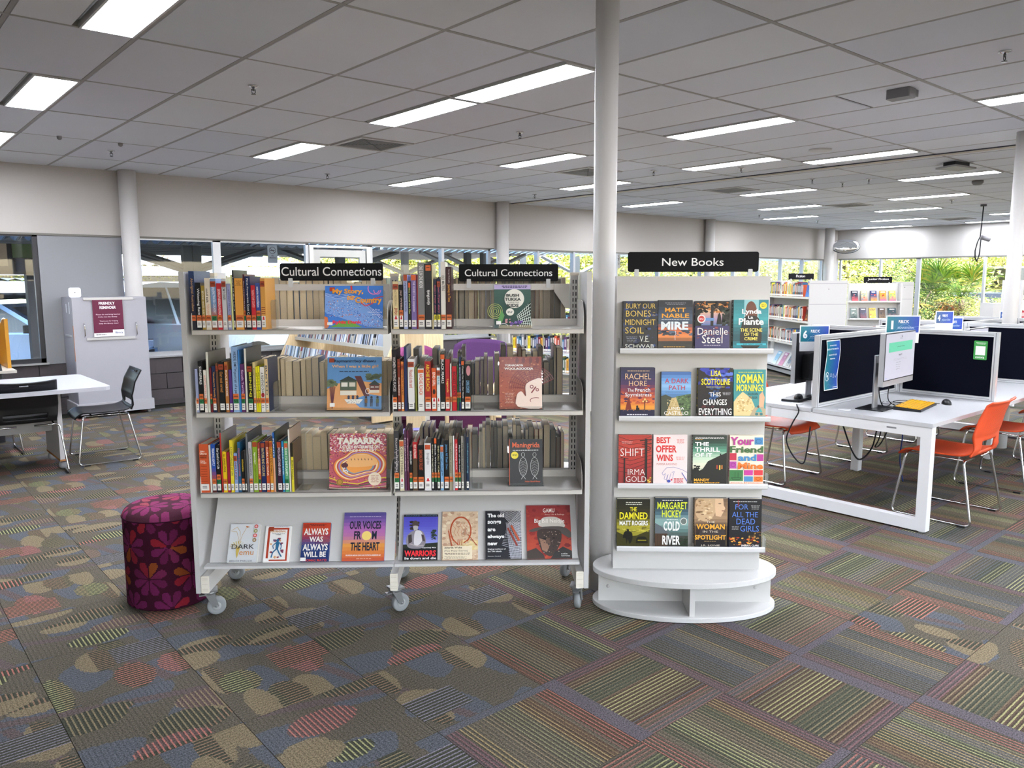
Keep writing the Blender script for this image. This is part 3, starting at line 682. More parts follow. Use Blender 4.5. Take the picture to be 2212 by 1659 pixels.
def row(rw, bay, yb, items, t0=.012):
    z0 = SHZ[rw]; used = {}
    for it in items:
        x0, x1, yt, cov, tc_, title, marks, desc = it[:8]; kw = it[8] if len(it) > 8 else {}
        yy = yb; s0 = BK.px(x0, yy, t0)[0]+.0006; s1 = BK.px(x1, yy, t0)[0]-.0006; z1 = BK.px((x0+x1)/2, yt, t0)[1]
        lab = '%s, %s shelf, %s bay' % (desc, ROWN[rw], bay)
        spine_book(BK, s0, max(s1, s0+.006), z0+.0005, z1, t0, kw.pop('dep', .165), cov, lab, 'spine-out books on the %s shelf, %s bay' % (ROWN[rw], bay), title, tc_, marks, **kw)
def Z1(x, y): return 380+x/9.217, 560+y/9.217
def conv(lst, ox, oy, k): return [(ox+a/k, ox+b/k, oy+c/k)+tuple(r) for a, b, c, *r in lst]
row(0, 'left', 712, conv([
 (303, 418, 235, '2c4068', 'b9946a', 'Aboriginal Australians', 'o', 'tall navy hardback at the left end', dict(extra=[('grad', ['2f4673', '22243a', '2a2c33'])], dep=.20)),
 (423, 532, 465, '17181b', 'f2f2f2', 'Whitening Race', 'ow', 'black Whitening Race book', {}),
 (534, 606, 525, 'a58b3c', 'efe9cf', 'BEYOND WHITE GUILT', 'ow', 'gold spined Beyond White Guilt book', {}),
 (608, 722, 375, 'e8dccb', '2a2326', 'sand talk', 'ow', 'cream sand talk book', dict(tv=(.2, .48), sub=('TYSON YUNKAPORTA', .78, 'd98a3d'))),
 (724, 840, 385, '7f9fcb', 'e8eef6', 'Singing SALTWATER COUNTRY', 'Tnw', 'pale blue Saltwater Country book', dict(extra=[('grad', ['86a4d0', '86a4d0', '6f93c0', 'b3622f', '8c4a2a'])])),
 (843, 942, 480, 'c62834', 'f5e9e6', 'GROWING UP ABORIGINAL IN AUSTRALIA', 'ow', 'bright red Growing Up book', {}),
 (944, 1040, 385, 'cfd0d6', '1d1d24', 'WELCOME TO COUNTRY', 'Tw', 'grey and red Welcome to Country book', dict(tv=(.12, .42))),
 (1046, 1122, 490, '9fa3cf', '4a4f86', 'A DIFFERENT INEQUALITY', 'ow', 'pale lilac patterned book', {}),
 (1124, 1161, 310, 'dfe2a2', '4d4d33', '', '', 'thin pale yellow-green book', dict(dep=.2)),
 (1163, 1199, 215, '17171c', 'e7e7e7', 'Lore of the Land', 'w', 'thin tall black book', dict(dep=.2)),
 (1201, 1368, 380, 'e8a44a', '231a12', '', 'ow', 'wide orange World of the First Australians book', dict(extra=[('text', 'The World', .2, .04, .8, .065, '231a12', .01), ('text', 'of the', .3, .075, .7, .095, '231a12', .01), ('text', 'First', .3, .10, .7, .118, '231a12', .01), ('text', 'Australians', .1, .122, .9, .14, '231a12', .01)])),
 (1370, 1408, 300, '4d2231', 'd8cfd3', 'footprints', 'onw', 'thin dark maroon book', {}),
 (1411, 1518, 340, '1b2850', 'f1f1f1', 'First Footprints', 'ow', 'navy First Footprints book', dict(extra=[('grad', ['1f3162', '1b2850', '141519', '141519'])], tv=(.04, .5), sub=('Scott Cane', .8, 'f1f1f1'))),
 (1520, 1612, 520, 'cf2a36', 'f0b8b8', 'TALKING TO MY COUNTRY', 'ow', 'short red book', dict(tv=(.1, .5))),
 (1614, 1707, 470, '3e55a0', 'f0f0f4', 'coercive reconciliation', 'onw', 'blue Coercive Reconciliation book', dict(tv=(.08, .52))),
 (1709, 1808, 380, 'dba050', '6b3b1f', '', 'Trw', 'orange end book with a desert landscape cover', dict(extra=[('rect', .1, .56, .9, .575, '8c3b20'), ('rect', .1, .60, .9, .615, '8c3b20'), ('rect', .1, .64, .9, .655, '8c3b20'), ('rect', .1, .68, .9, .695, '8c3b20')])),
], 380, 560, 9.217))
row(0, 'right', 713, conv([
 (272, 392, 440, 'e2cf9f', 'a02226', 'Jilya', 'Trw', 'cream Jilya book at the left end', dict(tv=(.55, .74), extra=[('text', 'TRACY WESTERMAN', .3, .14, .7, .5, '8c7a5a', 0, 1)])),
 (395, 482, 505, '141318', 'd9b8b0', 'Jay Williams', 'orw', 'black memoir second from the left end', {}),
 (486, 572, 310, 'aab4dc', '39406f', 'Languages of family & kinship', 'w', 'pale blue marbled book with a brown top label', dict(extra=[('rect', .05, .0, .95, .11, 'b5502f')])),
 (578, 634, 440, '171a17', 'cfe07a', 'The Food We Eat', 'w', 'slim black Food We Eat book', dict(extra=[('rect', .1, .03, .9, .13, 'e0642f')])),
 (638, 746, 300, '7a68a6', 'e6d9ee', 'THE OLDEST food companion', 'w', 'purple food companion book', dict(extra=[('rect', .05, .01, .95, .11, 'd8632f')])),
 (748, 766, 310, '8f1f2a', 'f2dede', '', '', 'thin dark red book', {}),
 (769, 910, 62, '7c7d80', 'e8e8ea', 'ONE SUN ONE MOON', 'ow', 'huge grey One Sun One Moon art book', dict(tv=(.05, .38), dep=.23)),
 (914, 1047, 85, '26262a', 'f0f0f0', 'tjungunutja', 'w', 'large black art book with an orange top sticker', dict(tv=(.4, .63), extra=[('rect', .12, .025, .92, .11, 'd8672f'), ('rect', .25, .055, .75, .062, '2a1a16')], dep=.23)),
 (1049, 1079, 100, 'd6caa2', '777777', '', '', 'thin tall cream book', dict(dep=.2)),
 (1082, 1144, 395, '1b2140', 'd86a7a', 'Boori Pryor story', 'bw', 'first of two slim navy B stickered books', {}),
 (1148, 1222, 385, '1e2442', 'd86a7a', 'Boori Pryor story', 'Tbw', 'second slim navy book with the higher yellow B sticker', {}),
 (1226, 1326, 50, 'e3e0da', '3a3a33', 'OLD MASTERS', 'ow', 'tall white Old Masters book', dict(tv=(.2, .43), dep=.22)),
 (1330, 1444, 150, '3b1c22', 'e9a63c', 'Journey in Time', 'ow', 'dark maroon Journey in Time book beside the sign', dict(tv=(.28, .56), extra=[('text', 'George Chaloupka', .4, .04, .7, .26, 'e8dcdc', 0, 1)], dep=.22)),
], 820, 560, 9.217))
row(1, 'left', 888, conv([
 (160, 190, 1140, '9aa3c8', '40405a', '', 'ow', 'slim pale blue book at the left end', {}),
 (194, 240, 1062, '141416', 'f2f2f2', 'SONGSPIRALS', 'onw', 'black Songspirals book', dict(tv=(.1, .45))),
 (243, 274, 1150, 'e9e3dc', 'd85a3a', 'ALWAYS A BEAUTIFUL DAY', 'ow', 'slim white and orange book', {}),
 (277, 301, 970, 'd9d8cd', '777766', '', '', 'thin tall whitish landscape book', dict(dep=.24, back='6d6a60')),
 (304, 326, 1125, '6e2028', 'd8c8c8', '', 'on', 'thin dark red book', {}),
 (328, 366, 1110, '1e2c50', 'e1a34a', 'Yandaarra Family', 'ow', 'navy and gold book', {}),
 (368, 393, 1080, '6b4a35', 'd8c8b0', '', 'T', 'slim brown book', {}),
 (395, 451, 1065, '1b1b1d', 'c9873f', 'Our mob served', 'Tw', 'black Our Mob Served book', dict(tv=(.2, .6))),
 (454, 490, 1068, 'b3743c', 'f2e9dd', 'BRUCE PASCOE', 'Tw', 'orange brown book', {}),
 (494, 526, 1145, '55307c', 'd3c4e6', '', 'w', 'slim violet book', {}),
 (529, 592, 915, '8fb0da', '1f2c4a', 'HEIDE SMITH portrait of a people', 'onw', 'tall pale blue photography book', dict(tv=(.08, .8), dep=.23)),
 (594, 609, 950, '3f86cf', 'ffffff', '', '', 'thin tall bright blue book', dict(dep=.2)),
 (611, 652, 1090, '5b2a62', 'd8b8de', 'South Terrible', 'onw', 'purple book left of a thin white book', {}),
 (655, 676, 935, 'e3e1d8', '888888', '', '', 'thin tall white book with a dark landscape cover', dict(dep=.24, back='333a35')),
 (678, 731, 1085, '1e1d16', 'ece23a', 'BININJ', 'Tnw', 'black book with huge yellow BININJ letters', dict(tv=(.18, .68))),
 (734, 759, 1072, 'd8c58c', '55401f', 'Beginner Lore', 'ow', 'slim straw coloured book', {}),
 (761, 780, 1115, 'ece21f', '5a5210', 'guide', 'o', 'first of two slim yellow books', {}),
 (782, 803, 1110, 'efe61f', '5a5210', 'guide', 'o', 'second of two slim yellow books', {}),
 (805, 850, 1120, 'e9e6df', '3a2a2a', 'A FIGHTING CHANCE', 'ow', 'white and red book', dict(extra=[('ell', .5, .62, .4, .05, 'c8242f')])),
 (852, 886, 1040, 'e0c594', '33415f', 'BUSTED', 'ow', 'sand coloured book at the right end of the row', dict(back='2a3352', dep=.17)),
], 390, 550, 4.608))
row(1, 'right', 887, conv([
 (84, 134, 945, '1f1c1f', 'd0c8c8', 'WOMEN WRITING PLACES', 'ow', 'tall black book at the left end', {}),
 (138, 169, 1040, '7d2f20', 'f0e8e0', 'Cockatoo', 'Tw', 'rust Cockatoo book', dict(tv=(.35, .7))),
 (172, 201, 1065, 'd9823f', '33201a', 'CONNECTING TO OUR PAST', 'Tw', 'slim orange book', {}),
 (204, 234, 920, '23305c', 'c9d2ea', '', '', 'thin tall navy blue book', dict(dep=.22, back='8f93a6')),
 (240, 307, 1040, 'e6e5e6', 'c8645a', 'Wounds in the sand', 'Tw', 'thick white Wounds in the Sand book', dict(tv=(.2, .55), extra=[('rect', 0, .84, 1, 1, '22242e')])),
 (311, 332, 1120, '7c7f3a', 'dddddd', '', '', 'slim olive book behind the white one', {}),
 (338, 402, 1135, 'e7e6e3', 'd85a3a', 'ARCHIE ROACH', 'w', 'white memoir with red lettering', dict(tv=(.12, .62), extra=[('rect', .04, .02, .96, .1, 'd8632f')])),
 (407, 470, 1062, 'a8272c', 'f0d03a', 'ARCHIE ROACH', 'ow', 'thick red memoir with gold lettering', dict(tv=(.06, .6))),
 (474, 524, 1130, 'd85a2a', 'f4ece4', 'END GIRL', 'rw', 'orange End Girl book', dict(tv=(.1, .42), extra=[('ell', .5, .55, .3, .06, '3a2420')])),
 (526, 561, 1125, 'dfe6ea', '3f97b8', 'CHERIE', 'Trw', 'white and pale blue book', dict(tv=(.1, .4))),
 (563, 609, 985, '151517', 'e6e6e6', 'BLACK PEARLS', 'w', 'tall black Black Pearls book', dict(tv=(.1, .52), extra=[('rect', .05, .015, .95, .1, 'd0602c')])),
 (611, 656, 1042, 'b3232c', 'e9c35a', 'Legends', 'ow', 'red Legends book with gold lettering', dict(tv=(.38, .64))),
 (658, 675, 1085, 'd8d2c8', '666666', '', 'o', 'slim grey-white book', {}),
 (677, 726, 1112, 'c41f2c', '1a1012', 'BIGGEST ESTATE', 'o', 'thick scarlet book with black lettering', {}),
 (728, 745, 1095, '2f5d3c', 'dddddd', '', 'on', 'thin dark green book', {}),
 (747, 767, 1020, '1c2d5a', 'd8dcee', 'A BEDTIME STORY', 'on', 'slim royal blue book', {}),
 (769, 800, 1048, '1d1c20', 'e2e2e2', 'Women, Our Ways, Our World', 'w', 'black Our Ways Our World book', dict(tv=(.12, .75), extra=[('rect', .06, .02, .94, .1, 'd8632f')])),
 (803, 864, 1090, '101217', '7fb2d8', 'LOVING COUNTRY', 'ow', 'black Loving Country book with a pink circle', dict(tv=(.35, .62), extra=[('ell', .62, .14, .36, .11, 'c98a92')])),
], 830, 550, 4.608))
row(2, 'left', 1062.5, conv([
 (203, 298, 320, 'cf5a32', 'f3e6da', '', 'w', 'thick orange-red book at the left end', dict(extra=[('text', 'Naku', .15, .13, .6, .165, 'f3e6da', .02), ('text', 'Dharuk', .1, .175, .85, .215, 'f3e6da', .02), ('text', 'The Dark', .08, .22, .85, .25, '1b1412', .02), ('text', 'Petitions', .08, .26, .8, .29, '1b1412', .02), ('text', 'Clare', .1, .33, .6, .36, 'f3e6da', .02), ('text', 'Wright', .1, .37, .75, .405, 'f3e6da', .02)]+[('rect', .12, v, .8, v+.008, '7c2c18') for v in (.45, .51, .56, .61, .66, .71, .76, .81)])),
 (300, 320, 330, 'e6e1da', '777777', '', '', 'thin off-white book', {}),
 (322, 366, 320, '2450a8', 'e9eef6', 'TREADING LIGHTLY', 'ow', 'bright blue Treading Lightly book', dict(tv=(.08, .45), extra=[('grad', ['2450a8', '2450a8', '2450a8', 'b04a2c', '331a20'])])),
 (368, 412, 330, '161519', 'e3e3e3', 'Our Land is Our Life', 'onw', 'black Our Land is Our Life book', dict(tv=(.06, .5))),
 (414, 430, 210, 'b8322f', 'dddddd', '', '', 'thin tall red book behind the black one', dict(dep=.22, back='8a8780')),
 (432, 472, 395, 'eec521', '2c2510', 'ALL OUR RELATIONS', 'ow', 'yellow All Our Relations book', dict(tv=(.06, .5))),
 (475, 504, 400, '9c2138', 'e8c8d0', '', 'w', 'slim crimson book', {}),
 (507, 541, 282, 'e9d338', '5c5a52', 'A NEW DANCE OF LIFE', 'w', 'tall yellow book', dict(dep=.21)),
 (544, 581, 410, '8ea6d6', '8c3a3a', 'SONG LINES', 'Tw', 'pale blue book with a brown top label', {}),
 (584, 613, 300, '255c86', 'd85a4a', 'STORIES IN LANGUAGE', 'w', 'teal blue stories book', dict(dep=.2)),
 (616, 646, 390, '17181a', 'e9c83a', 'NGANGKA', 'ow', 'black Ngangka book', dict(tv=(.2, .5))),
 (648, 667, 375, '3c3a3c', 'bbbbbb', '', 'w', 'slim charcoal book', {}),
 (669, 690, 215, '6d7076', 'bbbbbb', '', '', 'thin tall grey picture book', dict(dep=.23, back='494d52')),
 (692, 729, 300, 'bfbcc2', '4c4a4c', 'AUSTRALIAN ABORIGINAL', 'ow', 'silver grey book', {}),
 (732, 782, 290, '8aa832', 'f4f6ea', 'Ngarrindjeri', 'w', 'green language dictionary', dict(tv=(.22, .45), extra=[('rect', .05, .02, .95, .11, 'a8482a')], sub=('to English Dictionary', .8, '3f4a1a'))),
 (784, 810, 305, '9c4038', 'f0d8cc', 'bush tales', 'onw', 'maroon and peach book', dict(extra=[('rect', 0, .32, 1, .7, 'e89a6a')])),
 (812, 859, 300, '202a5a', 'd8c07a', 'NATURE AND CULTURE', 'w', 'thick navy book with gold lettering', dict(extra=[('rect', .05, .02, .95, .11, 'a8482a')])),
 (862, 896, 290, 'c9572c', 'f3e6da', 'FLORA AND FAUNA', 'w', 'rust red plants and animals book', dict(extra=[('rect', .05, .02, .95, .11, '8c3a24')])),
 (899, 932, 290, 'e0963a', '5a2c14', 'PLANTS AND ANIMALS', 'w', 'amber plants and animals book', dict(extra=[('rect', .05, .02, .95, .11, 'a8482a')])),
 (934, 955, 205, '2c66b4', 'ffffff', 'PLANTS', '', 'tall slim blue and peach book', dict(extra=[('rect', 0, .42, 1, 1, 'e6a888')], tv=(.1, .4))),
 (957, 971, 190, '34403a', 'dddddd', '', '', 'thin tall dark green picture book', dict(dep=.24, back='3c4a42')),
 (973, 1019, 290, '3a1c34', 'e2d6e0', 'WOLA PLANTS AND ANIMALS', 'w', 'dark plum plants book', dict(extra=[('rect', .05, .02, .95, .13, 'a8482a')])),
 (1021, 1043, 290, '2c8cc4', 'e6f2fa', 'MARRITHIYEL', 'w', 'slim sky blue book', {}),
 (1045, 1086, 290, '5faa7c', 'eef6f0', 'GUIDE TO THE PLANTS', 'nw', 'mint green guide', dict(extra=[('rect', .05, .04, .95, .14, 'c8603a')])),
 (1088, 1106, 175, 'e0ddd6', '888888', '', '', 'thin tall white picture book near the bookend', dict(dep=.22, back='b9a08c')),
 (1110, 1136, 310, 'e0d23a', '2a2a1a', 'BUSH FOODS', '', 'slim black and yellow book against the bookend', dict(extra=[('rect', 0, 0, 1, .28, '26221c')], tv=(.35, .75), back='5c4636')),
], 390, 890, 4.608))
row(2, 'right', 1058, conv([
 (103, 155, 190, '3f3e42', 'c9c4c4', 'kunwinjku', 'onw', 'tall grey photographic book at the left end', dict(extra=[('blobs', 3, 30, (0, .3, 1, .8), ['6a5c66', '8a8288', '2c2a2e'], .1, .3)], dep=.2)),
 (158, 203, 280, 'ddd3b4', '6b6150', 'DESERT STORIES', 'rw', 'cream book with a brown top label', dict(extra=[('rect', .05, .02, .95, .12, 'c8603a')])),
 (205, 228, 185, '5f3a5a', 'd8c4d4', 'languages', '', 'slim tall purple book', dict(dep=.2)),
 (230, 253, 185, '5a2440', 'd8b8c8', 'aboriginal and islander', '', 'slim tall plum book', dict(dep=.2)),
 (255, 286, 345, '17171a', 'f0f0f0', 'IN ENGLISH', 'onw', 'short black book', dict(tv=(.1, .4))),
 (289, 336, 300, 'b8242c', 'f4ece4', 'FIRST AUSTRALIANS', 'ow', 'red and sepia First Australians book', dict(tv=(.05, .33), extra=[('rect', 0, .34, 1, 1, '5a4632')])),
 (339, 400, 330, '141417', 'c05a3a', 'SEARCHING FOR THE LOST', 'ow', 'thick black book with small red lettering', dict(tv=(.1, .55))),
 (404, 472, 312, 'e3e2e6', '8a8a92', 'through time', 'rw', 'thick white book', dict(tv=(.2, .45), extra=[('rect', .08, .03, .92, .13, 'c05030')])),
 (475, 499, 262, '18181b', 'e0dcc0', 'Brothers of the Red Heart', 'onw', 'first slim black book right of the white one', {}),
 (501, 528, 262, '1c1c1e', 'e0e0e0', 'Black Witness', 'on', 'black book with an orange sticker at its top', dict(extra=[('rect', .05, .0, .95, .1, 'e0642f')], dep=.18)),
 (530, 559, 270, '151517', 'd8cfa0', 'THEY CALL IT HOME', 'onw', 'third slim black book', {}),
 (562, 596, 330, '7fb0dc', '2c4468', 'language', 'w', 'light blue book', dict(extra=[('rect', .05, .03, .95, .15, 'c8683c')])),
 (599, 647, 282, '16171a', '5d9ad0', 'Justice All Their Own', 'ow', 'black Justice All Their Own book', dict(tv=(.08, .58))),
 (650, 686, 240, '9a9482', '5a5648', 'Strehlow notes', 'o', 'grey-beige cloth book', dict(dep=.2)),
 (688, 702, 235, 'dfdee0', '222222', '', '', 'thin black and white book', dict(dep=.2, back='2a2a2c')),
 (704, 736, 272, 'b8242c', 'f2e2e2', 'THE MURRANJI TRACK', 'onw', 'red Murranji Track book', dict(tv=(.08, .6))),
 (738, 766, 268, '1d1d20', 'dcdcdc', 'Myth of the South', 'onw', 'black book right of the red Murranji book', {}),
 (768, 796, 240, '8d8a84', '33332f', 'THE WILD NORTH', 'w', 'grey book near the right end', dict(dep=.19)),
 (798, 817, 215, '3a3e46', 'cccccc', '', '', 'thin slate book near the right end', dict(dep=.2, back='7c6f7e')),
 (819, 846, 250, '1d2f4c', '7fb8c8', 'Understanding', 'w', 'dark blue book at the right end of the row', dict(dep=.2)),
], 830, 890, 4.608))

# books on the far side: only their page edges show
rr = random.Random(21)
PG = ['d9c8a8', 'd3c3a6', 'cdbfa6', 'dccdb0', 'c9baa0', 'd6c7ab']
def rear_row(rw, bay, s0, s1, glossy=False, tall=(.21, .235)):
    z0 = SHZ[rw]; s = s0
    lab = 'book showing only its page edges on the far side, %s shelf of the %s bay' % (ROWN[rw], bay)
    while s < s1:
        w = rr.uniform(.020, .040) if not glossy else rr.uniform(.013, .030)
        if s+w > s1: break
        h = rr.uniform(*tall); dep = rr.uniform(.15, .18) if not glossy else rr.uniform(.17, .22); g = .0018
        pg = rr.choice(PG if not glossy else ['a99f90', 'b7ab98', '9c968c', '8f877c', 'c2b59d', '77736c'])
        cv = rr.choice(['cdbfa4', 'c9b99c', 'd8cbb0', '2b2a2c', 'e0d8c8', '3e5a7a', 'cfc0a2'] if not glossy else ['2b2a2c', '8a8f96', '5d4a6a', '3b5a66', 'b9b2a4', '7a3a22', 'cfc8ba', '44464c'])
        M = BK.M @ TR(s, .318, z0+.0008)
        b = MB(cv); b.box((.0004, 0, 0), (g, dep, h)); b.box((w-g, 0, 0), (w-.0004, dep, h)); b.box((.0004, dep-.002, 0), (w-.0004, dep, h))
        o = b.build('book', PRINT, None, M, label=lab, cat='book', group='page-edge-out books on the far side, %s shelf, %s bay' % (ROWN[rw], bay))
        MB(pg).box((g, .004, .002), (w-g, dep-.003, h-.003)).build('pages', PAPER, o)
        s += w+rr.uniform(.0004, .0025)+(.004 if glossy and rr.random() < .1 else 0)
rear_row(0, 'left', .08, .885, tall=(.205, .235)); rear_row(1, 'left', .16, .885, tall=(.19, .215)); rear_row(2, 'left', .30, .885, tall=(.19, .22))
rear_row(0, 'right', .93, 1.735, True, (.215, .25)); rear_row(1, 'right', .94, 1.735, True, (.18, .27)); rear_row(2, 'right', .94, 1.735, True, (.18, .25))

# clear bookends
def bookend(s0, z0, t0=.03, lab=''):
    e = MB('dfe6e6'); e.rbox((0, 0, 0), (.0025, .12, .13), .02, axis=0); e.box((.0025, .0, 0), (.05, .12, .0022))
    e.build('bookend', ACRYL, None, BK.M @ TR(s0, t0, z0+.0005), label=lab, cat='bookend')
for rw, ux, v, lab in ((0, 583, 712, 'clear acrylic bookend on the top shelf, left bay'), (1, 588, 888, 'clear acrylic bookend on the middle shelf, left bay'), (2, 640, 1062, 'clear acrylic bookend on the third shelf, left bay'),
                  (0, 982, 713, 'clear acrylic bookend on the top shelf, right bay'), (1, 1021, 887, 'clear acrylic bookend on the middle shelf, right bay'), (2, 1018, 1058, 'clear acrylic bookend on the third shelf, right bay')):
    bookend(BK.px(ux, v, .012)[0]+.002, SHZ[rw], lab=lab)
# ================================================================ FACE-OUT BOOKS
def face_book(F, s0, t0, z0, w, h, th, a, lab, art, group=None, spc='222222', sptxt=None, yaw=0, cat='book', pages='ddd6c8', hid=0.0):
    M = F.M @ TR(s0, t0, z0) @ RZ(yaw) @ RX(-a)
    b = MB(spc); b.box((0, 0, 0), (w, .0016, h)); b.box((0, th-.0016, 0), (w, th, h)); b.box((0, .0016, 0), (.0018, th-.0016, h))
    o = b.build('book', PRINT, None, M, label=lab, cat=cat, group=group)
    MB(pages).box((.0018, .0017, .0015), (w-.0022, th-.0017, h-.0018)).build('pages', PAPER, o)
    A = Art(w, h-hid); art(A); A.m.build('cover_art', PRINT, o, M=TR(0, 0, hid))
    if sptxt:
        q = Art(th, h); q.text(sptxt[0], .2, .03, .8, sptxt[2] if len(sptxt) > 2 else .8, sptxt[1], .015, rot=1); q.rect(.15, .88, .85, .97, 'e6e4e0')
        q.m.build('spine_lettering', PRINT, o, M=TR(-.0001, th, 0) @ RZ(R(-90)))
    return o
def lines(a, rows, bold=.02):
    for r_ in rows: a.text(r_[0], r_[1], r_[2], r_[3], r_[4], r_[5], r_[6] if len(r_) > 6 else bold)
def small(a, u0, v0, u1, n, c, dv=.02, th=.007, seed=1):
    q = random.Random(seed)
    for i in range(n):
        k = q.uniform(0, .12)*(u1-u0); u = u0+k
        while u < u1-k:
            l = q.uniform(.03, .08); a.rect(u, v0+i*dv, min(u+l, u1-k), v0+i*dv+th, c); a.n -= 1; u += l+.015
    a.n += 1
# --- cover designs
def c_country(a):
    a.grad(['4a86dd', '3f7bd6', '4a86dd']); a.poly([(0, .22), (.2, .30), (.38, .26), (.62, .36), (.8, .62), (1, .85), (1, 1), (.75, .97), (.5, .86), (.2, .72), (0, .62)], '7fa9ea')
    a.blobs(5, 420, (.02, .34, .62, .74), ['3d6fd0', '2c58b8', 'dfe9fa', '5b86dd', '8db2f0', 'e07a4a'], .004, .012); a.blobs(6, 150, (.55, .66, .98, .97), ['3d6fd0', 'dfe9fa', '2c58b8', 'b54a5a'], .004, .012)
    for k in (0, .035, .07): a.line([(0, .22-k*.6), (.2, .30-k), (.38, .26-k), (.62, .36-k), (.8, .60-k), (1, .80-k)], .006, 'cfe0fa')
    a.ring(.84, .06, .10, .14, .016, 'e88ac8', a0=20, a1=200); a.ring(.90, .10, .06, .10, .014, 'e88ac8', a0=0, a1=180); a.line([(.45, 0), (.46, .12)], .03, 'd8404a'); a.line([(1, .25), (.86, .30), (.82, .42), (.7, .48), (.62, .40)], .016, 'd8404a')
    a.rect(.08, .04, .17, .13, 'b5432c'); a.poly([(.1, .98), (.3, .82), (.45, .84), (.65, .98)], '6cae4a'); a.poly([(0, .72), (.05, .74), (.08, .95), (.05, 1), (0, 1)], 'e07a4a')
    lines(a, [('My Story,', .13, .07, .66, .22, 'f6a83a'), ('our', .38, .24, .52, .34, 'f6a83a'), ('Country', .52, .27, .98, .45, 'f6a83a'), ('A First', .82, .55, .95, .59, 'eef4ff', 0), ('Nations Family', .74, .61, .99, .65, 'eef4ff', 0), ('History', .82, .67, .95, .71, 'eef4ff', 0), ('Ryhia Dank', .14, .82, .64, .92, 'ef3a4a')], .04)
    a.rect(.05, .86, .14, .93, 'f0f0ee')
def c_tukka(a):
    a.grad(['4a6a62', '35564e', '2c4a44']); a.rect(0, 0, 1, .11, 'b9add8'); small(a, .2, .025, .92, 2, '4a3f6a', .035, .018)
    a.poly([(1, .40), (.62, .72), (.70, .98), (1, .98)], '1d2f2c')
    for k in range(7): a.line([(1, .44+.08*k), (.62+.02*k, .72+.03*k)], .012, 'dfeee6'); a.line([(.62+.05*k, .72-.045*k), (.72+.05*k, .98)], .012, 'dfeee6')
    a.ell(.55, .33, .27, .22, 'efeee6', 28); a.ell(.43, .64, .11, .085, 'efeee6', 22); small(a, .36, .62, .5, 2, '2b3c39', .03, .012)
    for k in range(4): a.ring(.02, .62, .05+.05*k, .05+.04*k, .012, 'c8d87a')
    a.poly([(.06, .9), (.2, .6), (.28, .72), (.2, .9)], '5f9a5a'); a.blobs(4, 6, (.3, .8, .45, .92), ['d89aa0'], .03, .06); a.blobs(9, 14, (.42, .84, .78, .97), ['6b4fa0', '8f78c4', '3d2c66'], .03, .07)
    a.ring(.25, .97, .12, .06, .012, 'e8e8f0', a0=180, a1=360)
    lines(a, [('BUSH', .33, .22, .68, .29, '4a4f4c'), ('TUKKA', .29, .31, .73, .385, '4a4f4c'), ('GUIDE FOR', .36, .405, .68, .43, '4a4f4c', .01), ('KIDS', .35, .45, .67, .53, '4a4f4c')], .04); a.rect(.05, .85, .18, .93, 'efefef')
def c_girl(a):
    a.rect(0, 0, 1, 1, '5f92c8'); a.rect(.03, .02, .13, .10, 'a8482a'); a.poly([(0, .6), (.2, .5), (.55, .45), (1, .5), (1, 1), (0, 1)], 'e3a468'); a.poly([(.45, .82), (.75, .70), (1, .74), (1, 1), (.6, .95)], '5f92c8')
    a.poly([(.5, .36), (.62, .36), (.78, .74), (.68, .74)], '5a2a2c'); a.blobs(3, 16, (.66, .31, 1, .44), ['5d6b4f', '4f5c44'], .04, .08); a.blobs(7, 12, (.0, .42, .2, .56), ['5d6b4f', '6c7a5a'], .04, .08)
    for x, y, w_, h_ in ((.24, .40, .30, .32), (.78, .48, .18, .2)):
        a.poly([(x-.02, y+.05), (x+w_*.5, y-.04), (x+w_+.02, y+.05)], '2f3a34'); a.rect(x, y+.05, x+w_, y+h_*.72, '4d5a48' if w_ > .2 else '6a3a34'); a.rect(x+.02, y+.08, x+w_*.45, y+h_*.5, 'e9e6dd'); a.rect(x+w_*.55, y+.08, x+w_*.92, y+h_*.5, 'd8d2c4'); a.rect(x, y+h_*.74, x+w_, y+h_, 'e6dfd0')
    for k in range(6): a.line([(.05+.02*k, .56), (.10, .98)], .01, '6a3a44')
    a.poly([(.32, .80), (.66, .80), (.6, .88), (.38, .88)], 'e9e6dd'); a.blobs(8, 40, (.36, .81, .62, .87), ['2c3a50', 'e9e6dd'], .006, .012)
    for x in (.4, .48, .56): a.ell(x, .755, .022, .03, '27304a'); a.rect(x-.02, .78, x+.02, .80, '27304a')
    for x, c in ((.72, '6b4a20'), (.82, '24324a'), (.93, '4a5a34')): a.ell(x, .765, .022, .024, '1d1a1c'); a.rect(x-.025, .79, x+.025, .87, c); a.rect(x-.02, .87, x-.004, .94, '1d1a1c'); a.rect(x+.004, .87, x+.02, .94, '1d1a1c')
    a.ring(.75, .40+.25, .04, .05, .01, 'f0f0f0'); lines(a, [('Raymanirrbuy dhawu', .13, .05, .89, .12, '1d2438', .02), ('When I was a little girl', .09, .15, .94, .22, 'ecb98a', .025)]); small(a, .22, .27, .78, 1, '1d2438', .02, .014)
    a.rect(.06, .87, .15, .94, 'f2f2f0')
